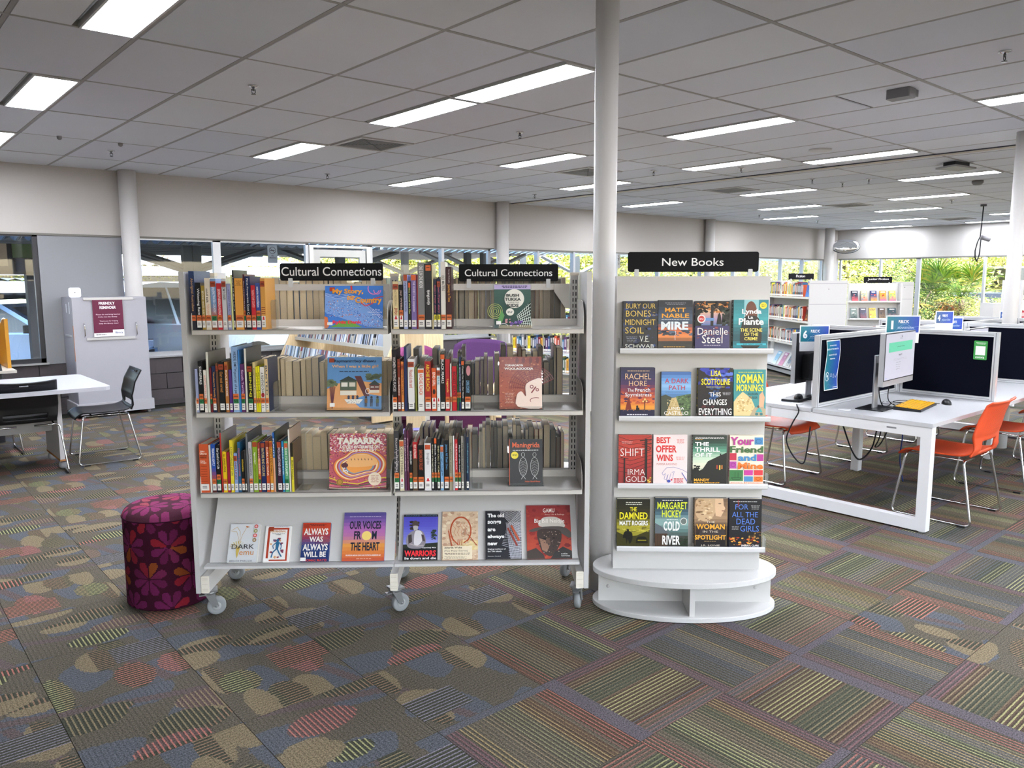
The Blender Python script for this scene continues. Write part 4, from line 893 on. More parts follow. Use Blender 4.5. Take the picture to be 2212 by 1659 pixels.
def c_wool(a):
    a.grad(['8c3a2c', 'a5523a', '9a4a34']); a.blobs(2, 260, (0, 0, 1, 1), ['b86a4a', '8c3a2c', 'c47d5c', '7a2c22'], .01, .035)
    for x in (.4, .55, .72, .88): a.line([(x, .24), (x+.02, .06)], .012, '6b2420'); a.ell(x+.02, .07, .04, .06, '6b2420')
    for k in range(8): a.ring(.78, .62, .20+.05*k, .16+.04*k, .012, '7a2426', a0=180, a1=335)
    for k in range(11): q = R(185+15*k); a.line([(.78+.2*math.cos(q), .62+.16*math.sin(q)), (.78+.55*math.cos(q), .62+.44*math.sin(q))], .014, '7a2426')
    a.soft([(.38, .88), (.42, .72), (.52, .67), (.62, .76), (.62, .55), (.8, .45), (1, .46), (1, .98), (.5, .97), (.4, .92)], 'e6cfc2'); a.ring(.76, .58, .035, .028, .02, '7a2426'); a.ring(.89, .64, .03, .025, .02, '7a2426'); a.line([(.86, .58), (.75, .70)], .03, '7a2426')
    a.ring(.86, .84, .14, .05, .016, '7a2426', a0=150, a1=300); small(a, .13, .70, .34, 7, 'd8b8a4', .03, .007)
    lines(a, [('YORNADAIYN', .13, .15, .56, .19, 'f4ece4'), ('WOOLAGOODJA', .12, .21, .80, .27, 'f4ece4')], .03)
def c_tamarra(a):
    a.rect(0, 0, 1, 1, 'c05a6a'); a.blobs(1, 600, (0, 0, 1, .34), ['f0e6e2', '8c2c4a', 'e8a8b4', '6b2a5a', 'f6f0ea', 'd8b04a'], .006, .02); a.blobs(2, 420, (0, .3, 1, 1), ['f0a04a', '8c3a5a', 'e8c83a', '5a3a2c', 'e06a5a', 'b07ab4'], .006, .02)
    base = [(.10, .62), (.14, .50), (.28, .42), (.42, .32), (.70, .31), (.9, .42), (.97, .56), (.9, .72), (.7, .76), (.55, .80), (.35, .84), (.18, .76)]
    cx, cy = .52, .58
    for k, c in enumerate(['b04a5a', 'e88a3a', 'f2d8a8', 'c0504a', '9a8ac4', 'e8963a', 'f6e0b8', 'b84a4a', '7a9ab0', 'f0a04a']):
        f = 1.12-k*.065; a.soft([(cx+(x-cx)*f, cy+(y-cy)*f) for x, y in base][::-1], c)
    for k in range(5): a.line([(0, .80+.045*k), (.2, .88+.03*k), (.5, .92+.02*k), (.75, .84+.035*k), (1, .80+.04*k)], .014, ['e8d83a', '8c2c5a', '3c6a4a', 'e07a9a', 'f0e0c0'][k])
    a.soft([(.30, .52), (.36, .43), (.48, .39), (.66, .39), (.80, .45), (.84, .52), (.80, .58), (.60, .61), (.36, .61), (.30, .57)], 'f2b878'); a.ell(.27, .58, .06, .045, '5a2c34'); a.line([(.27, .62), (.24, .69), (.30, .67), (.33, .71)], .016, 'e6ecf0')
    for k in range(7): a.line([(.38+.06*k, .46), (.39+.06*k, .49)], .01, '3a2020')
    lines(a, [('TAMARRA', .13, .08, .92, .20, 'f4efe6', .05), ('A STORY OF TERMITES ON', .17, .22, .88, .28, 'f4efe6', .03), ('GURINDJI COUNTRY', .22, .29, .83, .345, 'f4efe6', .03)])
    a.ell(.80, .83, .115, .12, 'f0dfc8', 24); small(a, .73, .77, .87, 6, 'b05a4a', .022, .007); a.ell(.19, .88, .06, .06, 'b88a3a', 20); a.ring(.19, .88, .045, .045, .008, '6a4a1c')
def c_manin(a):
    a.rect(0, 0, 1, 1, '1d1f24'); a.rect(0, 0, .02, 1, 'c8562f'); a.text('Maningrida', .10, .07, .92, .22, 'e0653a', .015); small(a, .1, .235, .9, 1, 'e8e8e8', .02, .012); a.ell(.17, .35, .11, .08, 'ecd83a', 24); small(a, .1, .33, .24, 2, '33310f', .022, .01)
    for cx, sx in ((.42, .12), (.76, .12)):
        a.ring(cx, .34, .05, .045, .008, 'dcdcdc'); a.ring(cx, .60, sx, .20, .008, 'dcdcdc', 24)
        for k in range(9): a.line([(cx-sx*.8, .46+.035*k), (cx, .49+.035*k), (cx+sx*.8, .46+.035*k)], .006, 'bdbdbd')
        a.line([(cx, .8), (cx-.06, .87)], .01, 'dcdcdc'); a.line([(cx, .8), (cx+.07, .87)], .01, 'dcdcdc')
    a.text('Helen Bond-Sharp', .47, .90, .92, .945, 'e0653a', .0)
def c_emu(a):
    a.rect(0, 0, 1, 1, 'd3d7dc'); g = 'c79a3c'
    a.line([(.30, .62), (.36, .40), (.34, .20), (.22, .08), (.06, .16)], .012, g); a.line([(.32, .62), (.30, .35), (.22, .2), (.02, .18)], .010, g); a.line([(.34, .62), (.42, .3), (.56, .08)], .010, g); a.poly([(.56, .10), (.50, .05), (.66, .08)], 'c06a2c')
    for k in range(9): q = R(200+17.5*k); a.poly([(.32, .64), (.32+.30*math.cos(q)-.01, .64+.18*math.sin(q)), (.32+.3*math.cos(q)+.02, .64+.2*math.sin(q))], 'cdb96a')
    a.poly([(.26, .62), (.40, .62), (.36, .80), (.33, .90), (.29, .80)], 'cdb35a')
    for k, c in enumerate(('c8484a', '8a8a3c', 'd8484a', '8a6a2c')): a.ell(.88-.005*k, .07+.12*k, .065, .05, c, 20); a.ell(.88-.005*k, .07+.12*k, .04, .028, mixc(hx(c), hx('ffffff'), .4), 14)
    lines(a, [('DARK', .12, .54, .88, .66, '24242c', .0), ('emu', .40, .72, .88, .82, 'cf8a4a', .0), ('BRUCE PASCOE', .10, .95, .86, .99, '4a4a54', .0)])
def c_abor(a):
    a.rect(0, 0, 1, 1, 'ecebea'); a.rect(.10, .05, .93, .97, 'b4432c'); a.rect(.19, .10, .86, .93, 'f0efee'); a.rect(.12, .02, .32, .14, '9c3f28'); small(a, .3, .015, .95, 1, '3c4a8a', .02, .008); small(a, .26, .205, .78, 1, 'a0a0a0', .02, .018)
    for k in range(8): q = R(45*k+20); a.blobs(k, 2, (.5+.22*math.cos(q)-.07, .62+.25*math.sin(q)-.05, .5+.22*math.cos(q)+.07, .62+.25*math.sin(q)+.05), ['7c3a54', 'd8a070'], .05, .10)
    b = '2c6a94'; a.ell(.52, .41, .06, .045, b); a.poly([(.45, .45), (.60, .45), (.56, .66), (.46, .66)], b); a.line([(.46, .47), (.34, .55), (.38, .64)], .035, b); a.line([(.60, .47), (.68, .56), (.66, .66)], .035, b); a.line([(.50, .64), (.36, .74), (.32, .88)], .05, b); a.line([(.53, .64), (.62, .76), (.72, .86)], .05, b); a.line([(.44, .40), (.34, .40)], .02, b)
    lines(a, [('ABORIGINAL', .2, .125, .82, .185, 'c8893a', .01), ('A.W. REED', .42, .235, .62, .255, '333333', .02)]); a.rect(.03, .90, .24, .98, 'f2f2f2')
def c_always(a):
    a.grad(['c8422c', 'cf4a2e', '8c3a5a', '27407c', '1d3570', '1a2f66'])
    for k in range(6): a.ring(.82, .36, .04+.04*k, .03+.03*k, .006, 'e08a5a', a0=20, a1=260)
    for k in range(6): a.ring(.2, .62, .04+.05*k, .03+.03*k, .006, '6a86c8', a0=150, a1=400)
    a.rect(.03, .03, .24, .13, 'a83a24'); small(a, .24, .04, .85, 2, '2a1820', .03, .014)
    lines(a, [('ALWAYS', .06, .15, .93, .32, 'f6f2ee'), ('WAS', .27, .36, .76, .50, 'f6f2ee'), ('ALWAYS', .06, .55, .95, .72, 'f6f2ee'), ('WILL BE', .10, .75, .90, .89, 'f6f2ee'), ('THOMAS MAYO', .06, .94, .94, 1.0, 'e0503a', .01)], .03); a.rect(.0, .90, .2, .99, 'f2f2f2')
def c_voices(a):
    a.grad(['4a4a8c', '7a5aa8', 'b06ab4', 'b874a4', 'e09a4a', 'd87a3c', 'c0503c']); small(a, .12, .085, .9, 1, 'dcd6e8', .02, .01); a.ell(.56, .485, .115, .095, 'f2d67a', 30)
    lines(a, [('OUR VOICES', .14, .18, .90, .35, '1c2438'), ('FR', .26, .39, .43, .56, '1c2438'), ('M', .69, .39, .80, .56, '1c2438'), ('THE HEART', .19, .62, .88, .79, '1c2438')], .03); a.text('PROFESSOR MEGAN DAVIS AND PATRICIA ANDERSON AO', .09, .87, .92, .90, 'f2e6e0', .03); small(a, .34, .95, .7, 1, 'f0c8a8', .02, .01)
def c_warr(a):
    a.grad(['4a46b8', '5a58c8', '7a80d8', 'a9b4e6'], 0, 0, 1, .78); a.rect(0, 0, 1, .05, '17171c'); a.text('RICHARD TRUDGEN', .06, .012, .96, .038, '5c7a9a', .0); a.poly([(0, .66), (.5, .65), (1, .62), (1, 1), (0, 1)], '232a20'); a.rect(0, .74, 1, 1, '14141a')
    a.blobs(3, 16, (.14, .12, .46, .34), ['2a2524', '3a3432'], .05, .09); a.ell(.34, .21, .09, .075, '4f4440'); a.soft([(.28, .26), (.42, .26), (.40, .35), (.33, .38)], 'b8b4b4')
    a.soft([(.30, .36), (.18, .41), (.10, .50), (.10, .64), (.20, .74), (.55, .74), (.66, .60), (.60, .42), (.48, .35)], '8c8690'); a.soft([(.34, .38), (.52, .38), (.56, .56), (.44, .68), (.32, .66)], 'd8d4da'); a.poly([(.14, .46), (.24, .44), (.26, .60), (.16, .66)], '3d3536'); a.poly([(.52, .44), (.60, .46), (.64, .60), (.56, .58)], '4a3f42'); a.line([(.18, .64), (.40, .70), (.6, .68)], .03, 'b0a4a8')
    a.blobs(8, 18, (.80, .34, .99, .56), ['2a3a34', '35463c'], .03, .07)
    lines(a, [('Djambatj Mala', .57, .72, .96, .755, 'f0f0f4', .01), ('WARRIORS', .05, .79, .96, .92, 'e8323c', .035), ('lie down and die', .06, .935, .97, .985, 'f2f2f2', .02)])
def c_jak(a):
    a.rect(0, 0, 1, 1, 'd3b99c'); a.blobs(2, 160, (0, 0, 1, 1), ['d8c0a4', 'c4a488', 'b8937a', 'e0d0b4'], .02, .09); a.blobs(4, 50, (.5, .6, 1, .8), ['e2cf9c', 'dcc48a'], .03, .08)
    c = 'b4502c'
    for k in range(3): a.ring(.52, .40, .27+.012*k, .27+.01*k, .016, c, 26, a0=130, a1=412)
    a.line([(.33, .60), (.46, .70)], .03, c); a.line([(.74, .58), (.60, .66)], .03, c)
    for x in (.45, .50, .56): a.line([(x, .58), (x-.01, .70)], .018, c)
    for k in range(4): a.line([(.34+.1*k, .24), (.30+.1*k, .30), (.38+.1*k, .36), (.33+.1*k, .44), (.40+.08*k, .52)], .010, 'c07a54')
    a.line([(.18, .40), (.28, .72)], .03, c); a.line([(.72, .48), (.98, .72)], .02, c); a.rect(.03, .72, .84, .99, 'e3d6bc')
    lines(a, [('Jakarda Wuka', .07, .735, .56, .78, '33261e', .02), ('(Too Many Stories)', .07, .80, .72, .845, '4a3c32', .0)]); small(a, .07, .865, .80, 2, '6a5a4c', .025, .010); small(a, .07, .93, .70, 3, '8a7a6a', .02, .007)
def c_songs(a):
    a.rect(0, 0, 1, 1, '1e2028')
    for k in range(16): a.line([(.40+.04*k, 0), (1, .55-.034*k)] if k < 15 else [(.9, 0), (1, .05)], .007, 'dfe0ea')
    for k in range(15): a.line([(1, .06*k), (.62-.012*k, .30+.03*k)], .006, 'dfe0ea'); a.line([(.58+.028*k, .25), (.70+.02*k, 1)], .008, 'd4d6e4')
    for k in range(10): a.line([(.64, .56+.045*k), (1, .50+.05*k)], .006, 'd4d6e4')
    a.line([(.62, .37), (.88, .74)], .05, '8c3a30'); a.line([(.72, .32), (.94, .64)], .06, 'b4583c')
    lines(a, [('The old', .06, .07, .52, .15, 'f6f6f6'), ('songs', .06, .22, .44, .31, 'f6f6f6'), ('are', .06, .38, .28, .44, 'f6f6f6'), ('always', .06, .51, .52, .60, 'f6f6f6'), ('new', .06, .67, .33, .73, 'f6f6f6'), ('Singing traditions of', .06, .79, .56, .825, 'f0f0f0', .01), ('the Tiwi Islands', .06, .835, .44, .865, 'f0f0f0', .01), ('Genevieve Campbell', .06, .94, .42, .965, 'd0d0d0', .0)], .035)
def c_gamu(a):
    a.grad(['8c2a2c', '9a342e', 'a8402e', 'b84c30']); a.blobs(2, 60, (0, 0, 1, 1), ['7c2426', 'a43c30', '8c2c2a'], .03, .10)
    a.soft([(.30, .40), (.34, .26), (.48, .22), (.68, .23), (.80, .30), (.84, .42)], 'c9c3ba'); a.soft([(.05, .48), (.25, .42), (.60, .40), (.85, .42), (1, .52), (.96, .62), (.70, .50), (.40, .46), (.15, .50)], '4f4946')
    a.soft([(.26, .47), (.72, .47), (.78, .62), (.70, .80), (.55, .95), (.38, .90), (.28, .75)], '3c302c'); a.poly([(.28, .62), (.42, .66), (.50, .78), (.44, .88), (.34, .84)], '8c6a58'); a.ell(.40, .63, .05, .02, '1c1614'); a.ell(.62, .62, .05, .02, '1c1614'); a.poly([(.44, .62), (.52, .62), (.53, .72), (.42, .72)], '5c463c')
    a.poly([(0, .86), (.2, .80), (.36, .92), (.40, 1), (0, 1)], '3f3632'); a.poly([(.52, 1), (.62, .88), (.80, .78), (1, .86), (1, 1)], '2c2a2a'); a.blobs(12, 60, (.28, .48, .75, .9), ['6a5448', '2a211e', '9a8478'], .008, .02)
    lines(a, [('GAMU', .38, .06, .64, .14, 'efe6de', .01), ('Story, Life & Feelings', .42, .165, .86, .20, 'e6c8b8', .0), ('Big Bill Neidjie', .18, .26, .86, .36, 'f2ece6', .01), ('as told to', .76, .90, .90, .925, 'e8e8e8', .01), ('Sarah George', .76, .94, .95, .965, 'e8e8e8', .01)])
# --- new books
def n1(a): a.rect(0, 0, 1, 1, '141a2c'); a.blobs(3, 60, (0, 0, 1, 1), ['1c2c54', '182444', '10141e', '22407a'], .03, .12); lines(a, [('BURY OUR', .08, .05, .93, .16, 'e2c25a'), ('BONES', .08, .20, .80, .33, 'e2c25a'), ('in', .86, .23, .92, .25, 'e2c25a'), ('the', .84, .28, .93, .31, 'e2c25a'), ('MIDNIGHT', .06, .39, .93, .51, 'e2c25a'), ('SOIL', .06, .56, .60, .69, 'e2c25a'), ('V.E.', .48, .74, .76, .87, 'd8dcd8'), ('SCHWAB', .06, .92, .90, 1.0, 'd8dcd8')], -.004); small(a, .08, .76, .42, 4, '8a94a4', .035, .01)
def n2(a): a.grad(['2a2c34', '2c323c', '38465a', '4a5a70', '3a4658', 'd8683a', 'e88a4a', '2a2628', '33302e']); a.blobs(3, 30, (.0, .62, 1, .74), ['3a4658', '2c3848', '56667c'], .05, .12, .4); small(a, .18, .055, .82, 2, '9a9aa4', .03, .01); a.line([(.50, .64), (.52, .70), (.49, .74), (.50, .83)], .012, 'f4eaf4'); lines(a, [('MATT', .19, .16, .80, .25, 'f0a83a', .02), ('NABLE', .10, .28, .90, .37, 'f0a83a', .02), ('MIRE', .08, .45, .88, .62, 'e6eef4', .04)]); small(a, .08, .40, .92, 1, 'c8ccd4', .02, .012); small(a, .15, .97, .8, 1, 'd8a04a', .02, .014)
def n3(a): a.rect(0, 0, 1, 1, '1c1a24'); a.grad(['c8863a', 'e0b48a', 'b89ab4', '5a7ab0'], .1, .05, .95, .52); a.blobs(4, 90, (0, 0, 1, .25), ['15161a', '241f1e', 'c87a3a', '1c2420'], .03, .08); a.blobs(5, 30, (0, .1, .22, .52), ['15161a', '1d2422'], .05, .1); a.blobs(6, 34, (.78, .15, 1, .52), ['15161a', '1d2422', '2c3a30'], .05, .1); a.rect(.45, .08, .53, .52, '18181c'); a.poly([(.62, .50), (.66, .30), (.70, .24), (.74, .30), (.78, .50)], '16151a'); a.rect(.25, .36, .55, .42, '6a94c8'); a.rect(0, .53, 1, 1, '3a3464'); a.blobs(7, 60, (0, .55, 1, .8), ['4a3c7a', 'a04a44', '33305c', '7a3a4a'], .02, .07, .3); a.ell(.18, .38, .12, .09, 'e8e4e2', 26); a.ell(.18, .38, .085, .065, 'd0403c', 24); small(a, .12, .365, .24, 2, 'f2dede', .025, .01); lines(a, [('Danielle', .07, .57, .95, .72, 'f2ece8', .0), ('Steel', .20, .72, .80, .90, 'f2ece8', .0)]); small(a, .25, .935, .75, 1, 'e0d8e6', .02, .012)
def n4(a): a.grad(['1f7a84', '2a8c94', '37a0a8', '1d6a74', '144a54', '1c8a9a'], horiz=False); a.rect(.30, 0, .72, .6, '8fc4c8'); a.soft([(.34, .28), (.38, .10), (.50, .03), (.62, .10), (.68, .28), (.64, .42), (.38, .42)], '6a3a2c'); a.soft([(.20, .82), (.26, .45), (.38, .34), (.64, .34), (.76, .45), (.82, .80), (.70, 1), (.30, 1)], '1a1c22'); a.ell(.85, .12, .10, .068, 'ecd83a', 24); small(a, .79, .10, .91, 3, '5a5210', .02, .008); lines(a, [('Lynda', .24, .19, .80, .32, 'f2f2f2', .03), ('La', .42, .33, .56, .39, 'f2f2f2', .02), ('Plante', .15, .38, .87, .52, 'f2f2f2', .03), ('THE SCENE', .20, .59, .83, .66, 'ecdc6a', .02), ('OF THE', .31, .68, .72, .75, 'ecdc6a', .02), ('CRIME', .32, .77, .70, .84, 'ecdc6a', .02)]); a.rect(.1, .90, .95, .94, '3ab8cc'); a.text('DO NOT CROSS', .30, .91, .85, .93, '0f2c34', .02)
def n5(a): a.grad(['1f2448', '2a2c58', '4a3060', '8c3a4a', 'd8683a', 'f0a03a', '2c1c3c']); a.blobs(2, 40, (0, .35, 1, .75), ['7a2c4a', 'a8403c', 'c85a34', '4a2450'], .03, .1, .5); a.poly([(.14, .88), (.21, .66), (.24, .42), (.27, .66), (.33, .88)], '7c2c24'); a.rect(0, .88, 1, 1, '1c1c40'); a.blobs(8, 30, (0, .86, 1, .90), ['2c2c58', 'd88a4a'], .01, .02); a.ell(.49, .81, .03, .025, '17131c'); a.poly([(.46, .83), (.55, .83), (.56, .90), (.45, .90)], '17131c'); a.line([(.71, .68), (.71, .88)], .02, '1a1830'); a.ell(.71, .66, .03, .025, 'f0c87a'); a.ell(.66, .70, .025, .02, 'f0c87a'); a.ell(.76, .70, .025, .02, 'f0c87a'); small(a, .18, .06, .84, 1, 'c8a88a', .02, .014); lines(a, [('RACHEL', .13, .12, .88, .24, 'e6c09a', -.002), ('HORE', .24, .27, .76, .38, 'e6c09a', -.002), ('The', .20, .43, .38, .50, 'f0ecee', .0), ('French', .42, .42, .86, .50, 'f0ecee', .01), ('Spymistress', .13, .52, .90, .62, 'f0ecee', .01)]); small(a, .18, .965, .8, 1, 'dcdce8', .02, .02)
def n6(a): a.grad(['2c5aa0', '5a96d8', '8abce8', '4a86c8', '5c6a5a', 'a89a5a', '4a4438']); a.poly([(.0, .55), (.15, .52), (.35, .58), (.30, .75), (.2, 1), (0, 1)], '3a4438'); a.poly([(.5, .56), (1, .50), (1, 1), (.75, 1)], '4f6a44'); a.blobs(2, 90, (.52, .52, 1, .95), ['3f5a34', '6a8a54', '2c4030'], .02, .06); a.poly([(.35, .60), (.5, .58), (.72, 1), (.15, 1)], 'c8b07a'); a.blobs(4, 40, (.2, .62, .62, 1), ['e0cc9a', 'b0925a', 'd8c48c'], .02, .05); lines(a, [('A DARK', .12, .15, .92, .26, 'c0324a', .0), ('PATH', .26, .31, .80, .41, 'c0324a', .0), ('LINDA', .26, .80, .78, .865, 'f4f2ee', .0), ('CASTILLO', .10, .90, .92, .98, 'f4f2ee', .0)]); small(a, .12, .455, .9, 1, '5c7a94', .02, .012)
def n7(a): a.rect(0, 0, 1, 1, '1d1b22'); a.blobs(3, 40, (0, 0, 1, .42), ['3a46b4', '4a56c8', '2c3488', '5a78d8'], .06, .16); a.blobs(5, 20, (.3, .4, .65, .66), ['3a6aa8', '2c4a7a'], .04, .08); a.blobs(7, 16, (0, .7, 1, 1), ['3a1c24', '54242a'], .03, .08); lines(a, [('LISA', .36, .05, .66, .17, 'f0e03a', .02), ('SCOTTOLINE', .09, .22, .92, .35, 'f0e03a', .02), ('THIS', .33, .50, .66, .59, 'f2f2f2', .01), ('CHANGES', .14, .65, .84, .77, 'f2f2f2', .01), ('EVERYTHING', .03, .84, .98, .98, 'f2f2f2', .01)]); small(a, .22, .385, .78, 1, 'e0d83a', .02, .014); small(a, .70, .50, .95, 3, 'c8c8d0', .025, .008)
def n8(a): a.rect(0, 0, 1, 1, '2c8c90'); a.poly([(.10, .60), (.28, .48), (.55, .62), (.66, .80), (.62, 1), (.0, 1), (0, .7)], 'dcc48a'); a.blobs(3, 50, (.1, .58, .6, .92), ['e8dcae', 'c8a868', 'b8945a'], .02, .05); a.poly([(.80, .55), (.90, .47), (.97, .60), (.94, .78), (.96, 1), (.78, 1)], 'd8a884'); a.poly([(.64, .82), (.9, .80), (1, .86), (1, 1), (.5, 1)], 'b0a080'); a.ell(.72, .96, .05, .03, '1c6a70'); a.ell(.86, .96, .05, .03, '1c6a70'); a.poly([(.68, .92), (.90, .92), (.84, .84), (.78, .82)], '2ca0a4'); a.ell(.77, .80, .03, .03, '4a3024'); small(a, .12, .055, .9, 1, 'd8e04a', .02, .012); lines(a, [('ROMAN', .08, .10, .92, .30, 'f0e23a', .03), ('MORNINGS', .08, .32, .92, .47, 'f0e23a', .02), ('ALISON', .44, .50, .76, .55, '2a4a4c', .01), ('TAYLOR', .46, .58, .74, .63, '2a4a4c', .01)])
def n9(a):
    a.grad(['b4342c', 'c03c30', 'a83030', '8c2a2c'])
    for k in range(9): a.line([(0, .04+.09*k), (.35, .12+.085*k), (.8, .08+.075*k), (1, .02+.08*k)], .012, '2c1418')
    a.rect(.80, .08, .87, 1, '241216'); a.line([(.64, .12), (1, .09)], .025, '241216'); a.line([(.70, .20), (1, .17)], .02, '241216'); a.ring(.90, .28, .06, .04, .02, '241216'); a.rect(.16, .48, .20, 1, '241216'); a.line([(.06, .47), (.30, .50)], .02, '241216')
    small(a, .08, .14, .42, 2, 'e8b8b0', .025, .01); lines(a, [('SHIFT', .05, .28, .78, .44, 'f0e0dc', -.008), ('IRMA', .28, .71, .80, .83, 'f0e0dc', -.008), ('GOLD', .22, .86, .84, .98, 'f0e0dc', -.008)]); a.blobs(5, 14, (.86, .88, 1, 1), ['e8c84a', 'c8963a'], .02, .04)
def n10(a):
    a.rect(0, 0, 1, 1, 'ecdcdc'); lines(a, [('BEST', .09, .05, .50, .18, 'd82c2c'), ('OFFER', .07, .22, .69, .37, 'd82c2c'), ('WINS', .09, .41, .58, .55, 'd82c2c')], .035); a.text('MARISA KASHINO', .10, .585, .70, .63, 'c87a74', .0); small(a, .68, .09, .92, 5, 'd86a64', .02, .008); small(a, .66, .46, .92, 3, 'd86a64', .025, .008)
    b = '3a4aa8'; a.line([(1, .78), (.85, .72), (.6, .67), (.4, .68), (.32, .74), (.26, .80), (.30, .84), (.36, .80)], .008, b); a.line([(.36, .80), (.32, .92), (.38, .93), (.44, .82)], .008, b); a.line([(.44, .82), (.40, .94), (.47, .94), (.52, .80)], .008, b); a.line([(.55, .78), (.62, .76), (.56, .92)], .008, b); a.line([(.84, .78), (1, .96)], .02, b); a.ell(.46, .96, .05, .03, b); a.ell(.54, .93, .025, .02, 'c83a5a'); small(a, .60, .90, .90, 4, 'c83040', .028, .014)
def n11(a): a.grad(['24302c', '24443a', '5a9a80', 'c4dcc4', 'e8e4cc', '8a9a84'], 0, 0, 1, .8); a.poly([(.30, .70), (.45, .54), (.80, .42), (1, .36), (1, 1), (0, 1), (0, .72), (.12, .66), (.2, .74)], '17191a'); a.rect(.80, .38, .84, .44, '17191a'); a.rect(.70, .62, .74, .70, 'b0402c'); a.rect(.78, .62, .82, .72, 'f0c85a'); a.rect(.85, .62, .88, .70, 'e08a3a'); a.blobs(3, 20, (0, .60, .22, .76), ['17191a'], .03, .06); small(a, .06, .035, .92, 2, 'd8d8d8', .025, .010); small(a, .06, .085, .3, 1, 'e0a03a', .02, .012); lines(a, [('THE', .06, .14, .47, .22, 'f4f4f2'), ('THRILL', .06, .25, .80, .34, 'f4f4f2'), ('OF IT', .06, .37, .57, .45, 'f4f4f2'), ('MANDY', .04, .90, .50, .96, 'f0b03a'), ('BEAUMONT', .04, .975, .80, 1.0, 'f0b03a')], .03)
def n12(a):
    a.rect(0, 0, 1, 1, 'f0e6d2')
    for x0, y0, x1, y1, c in ((.72, .04, .97, .19, '4a8cc0'), (.0, .37, .20, .52, 'c42c4a'), (.80, .39, .99, .53, 'b83a94'), (.0, .54, .20, .69, 'b84aa8'), (.0, .72, .40, .95, '3c7a48'), (.43, .72, .69, .83, 'c83a9a'), (.72, .72, .98, .83, 'd83a44'), (.43, .85, .69, .96, '4a8cc0'), (.72, .85, .98, .96, 'ec7a2c')): a.rect(x0, y0, x1, y1, c)
    a.line([(.06, .88), (.34, .88), (.30, .92), (.10, .92), (.06, .88)], .012, '1c3a24'); a.line([(.16, .88), (.16, .76)], .01, '1c3a24'); a.line([(.25, .88), (.25, .77)], .01, '1c3a24'); a.ring(.10, .61, .06, .04, .01, '7a2470'); a.ring(.84, .9, .07, .03, .01, '8c3a14'); a.ring(.84, .12, .08, .04, .01, '24507a')
    lines(a, [('Your', .01, .03, .70, .20, 'b83a94'), ('Friend', .0, .22, .98, .36, '3f6a3c'), ('and', .24, .39, .78, .53, '3c86c0'), ('Mine', .24, .56, .98, .70, 'ec7a2c'), ('Jessica Dettmann', .02, .975, .98, 1.0, 'd83a44')], .035)
def n13(a): a.grad(['1c1c14', '2a2818', '3c3818', 'a8a034', '8c8428', '2c2a14']); a.poly([(0, .70), (.3, .80), (.6, .78), (1, .66), (1, 1), (0, 1)], '3a3814'); a.blobs(2, 30, (0, .55, 1, .7), ['b4aa3c', '6a6424', 'c8be4a'], .04, .1, .4); a.ell(.34, .67, .035, .03, '14140c'); a.soft([(.24, .70), (.44, .70), (.48, .84), (.40, .96), (.34, .86), (.30, .96), (.27, .84), (.19, .83)], '14140c'); a.poly([(.60, .84), (.66, .80), (.86, .80), (.93, .85), (.95, .94), (.58, .94)], '14140c'); a.rect(.64, .87, .90, .89, '8c8428'); small(a, .26, .065, .76, 2, 'd8d8c8', .04, .014); lines(a, [('THE', .39, .17, .60, .26, 'e8dc2c'), ('DAMNED', .08, .28, .93, .43, 'e8dc2c'), ('MATT ROGERS', .08, .46, .94, .56, 'f4f4f0')], .02); small(a, .08, .585, .94, 1, 'b8ac2c', .02, .012)
def n14(a): a.grad(['1f2c3c', '2c3c4a', '4a6a78', '8fb0ac', '5a7a78', '3c3a34', '24241f']); a.poly([(0, .52), (.16, .58), (.50, .74), (.0, .74)], '5c646a'); a.rect(0, .74, .38, 1, '4a3628'); [a.line([(.08*k, .75), (.08*k, 1)], .008, '2a1e16') for k in range(1, 5)]; a.blobs(3, 24, (.7, .8, 1, 1), ['2c3a2c', '24301f'], .04, .08); a.ell(.86, .48, .10, .075, 'e8e8e4', 22); a.ell(.86, .48, .085, .062, '6a7470', 22); small(a, .2, .04, .84, 1, 'e8e8e8', .02, .012); lines(a, [('MARGARET', .06, .08, .96, .23, 'd8e23a', .015), ('HICKEY', .20, .25, .80, .40, 'd8e23a', .015), ('COLD', .25, .48, .74, .68, 'f0f2f0', .03), ('RIVER', .22, .78, .76, .97, 'f4f4f2', .03)]); small(a, .34, .44, .68, 1, 'dfe6e4', .02, .012)
def n15(a): a.grad(['6a5444', '8a6c54', 'a8886a', '3c2c28', '1c1518', '17141a']); a.soft([(.10, .0), (.62, 0), (.66, .18), (.60, .34), (.48, .44), (.30, .48), (.10, .40), (.02, .25)], 'c8a884'); a.blobs(4, 40, (.04, .02, .55, .46), ['e0c8a0', 'b08c64', '8a6a4c', 'd8bc90'], .03, .08, .5); a.poly([(.62, 0), (.86, 0), (.88, .14), (.93, .20), (.86, .30), (.80, .38), (.64, .36), (.62, .2)], 'dcb894'); a.rect(.82, .245, .90, .26, '6a2420'); a.rect(.72, .10, .80, .115, '2a1c18'); a.poly([(.20, .62), (.50, .50), (.9, .60), (.95, .85), (.1, .85)], '3c3436'); [a.line([(.03, .03), (.03, .98)], .005, 'b8965a'), a.line([(.97, .03), (.97, .98)], .005, 'b8965a')]; lines(a, [('THE', .36, .47, .62, .51, 'd8ccb8', .0), ('WOMAN', .06, .53, .92, .64, 'e8a83a', .03), ('IN THE', .26, .67, .72, .71, 'd8ccb8', .0), ('SPOTLIGHT', .02, .76, .96, .86, 'e8a83a', .03), ('J.R. LONIE', .20, .96, .78, 1.0, 'e0d8c8', .0)]); small(a, .3, .885, .66, 1, 'b89a6a', .02, .01)
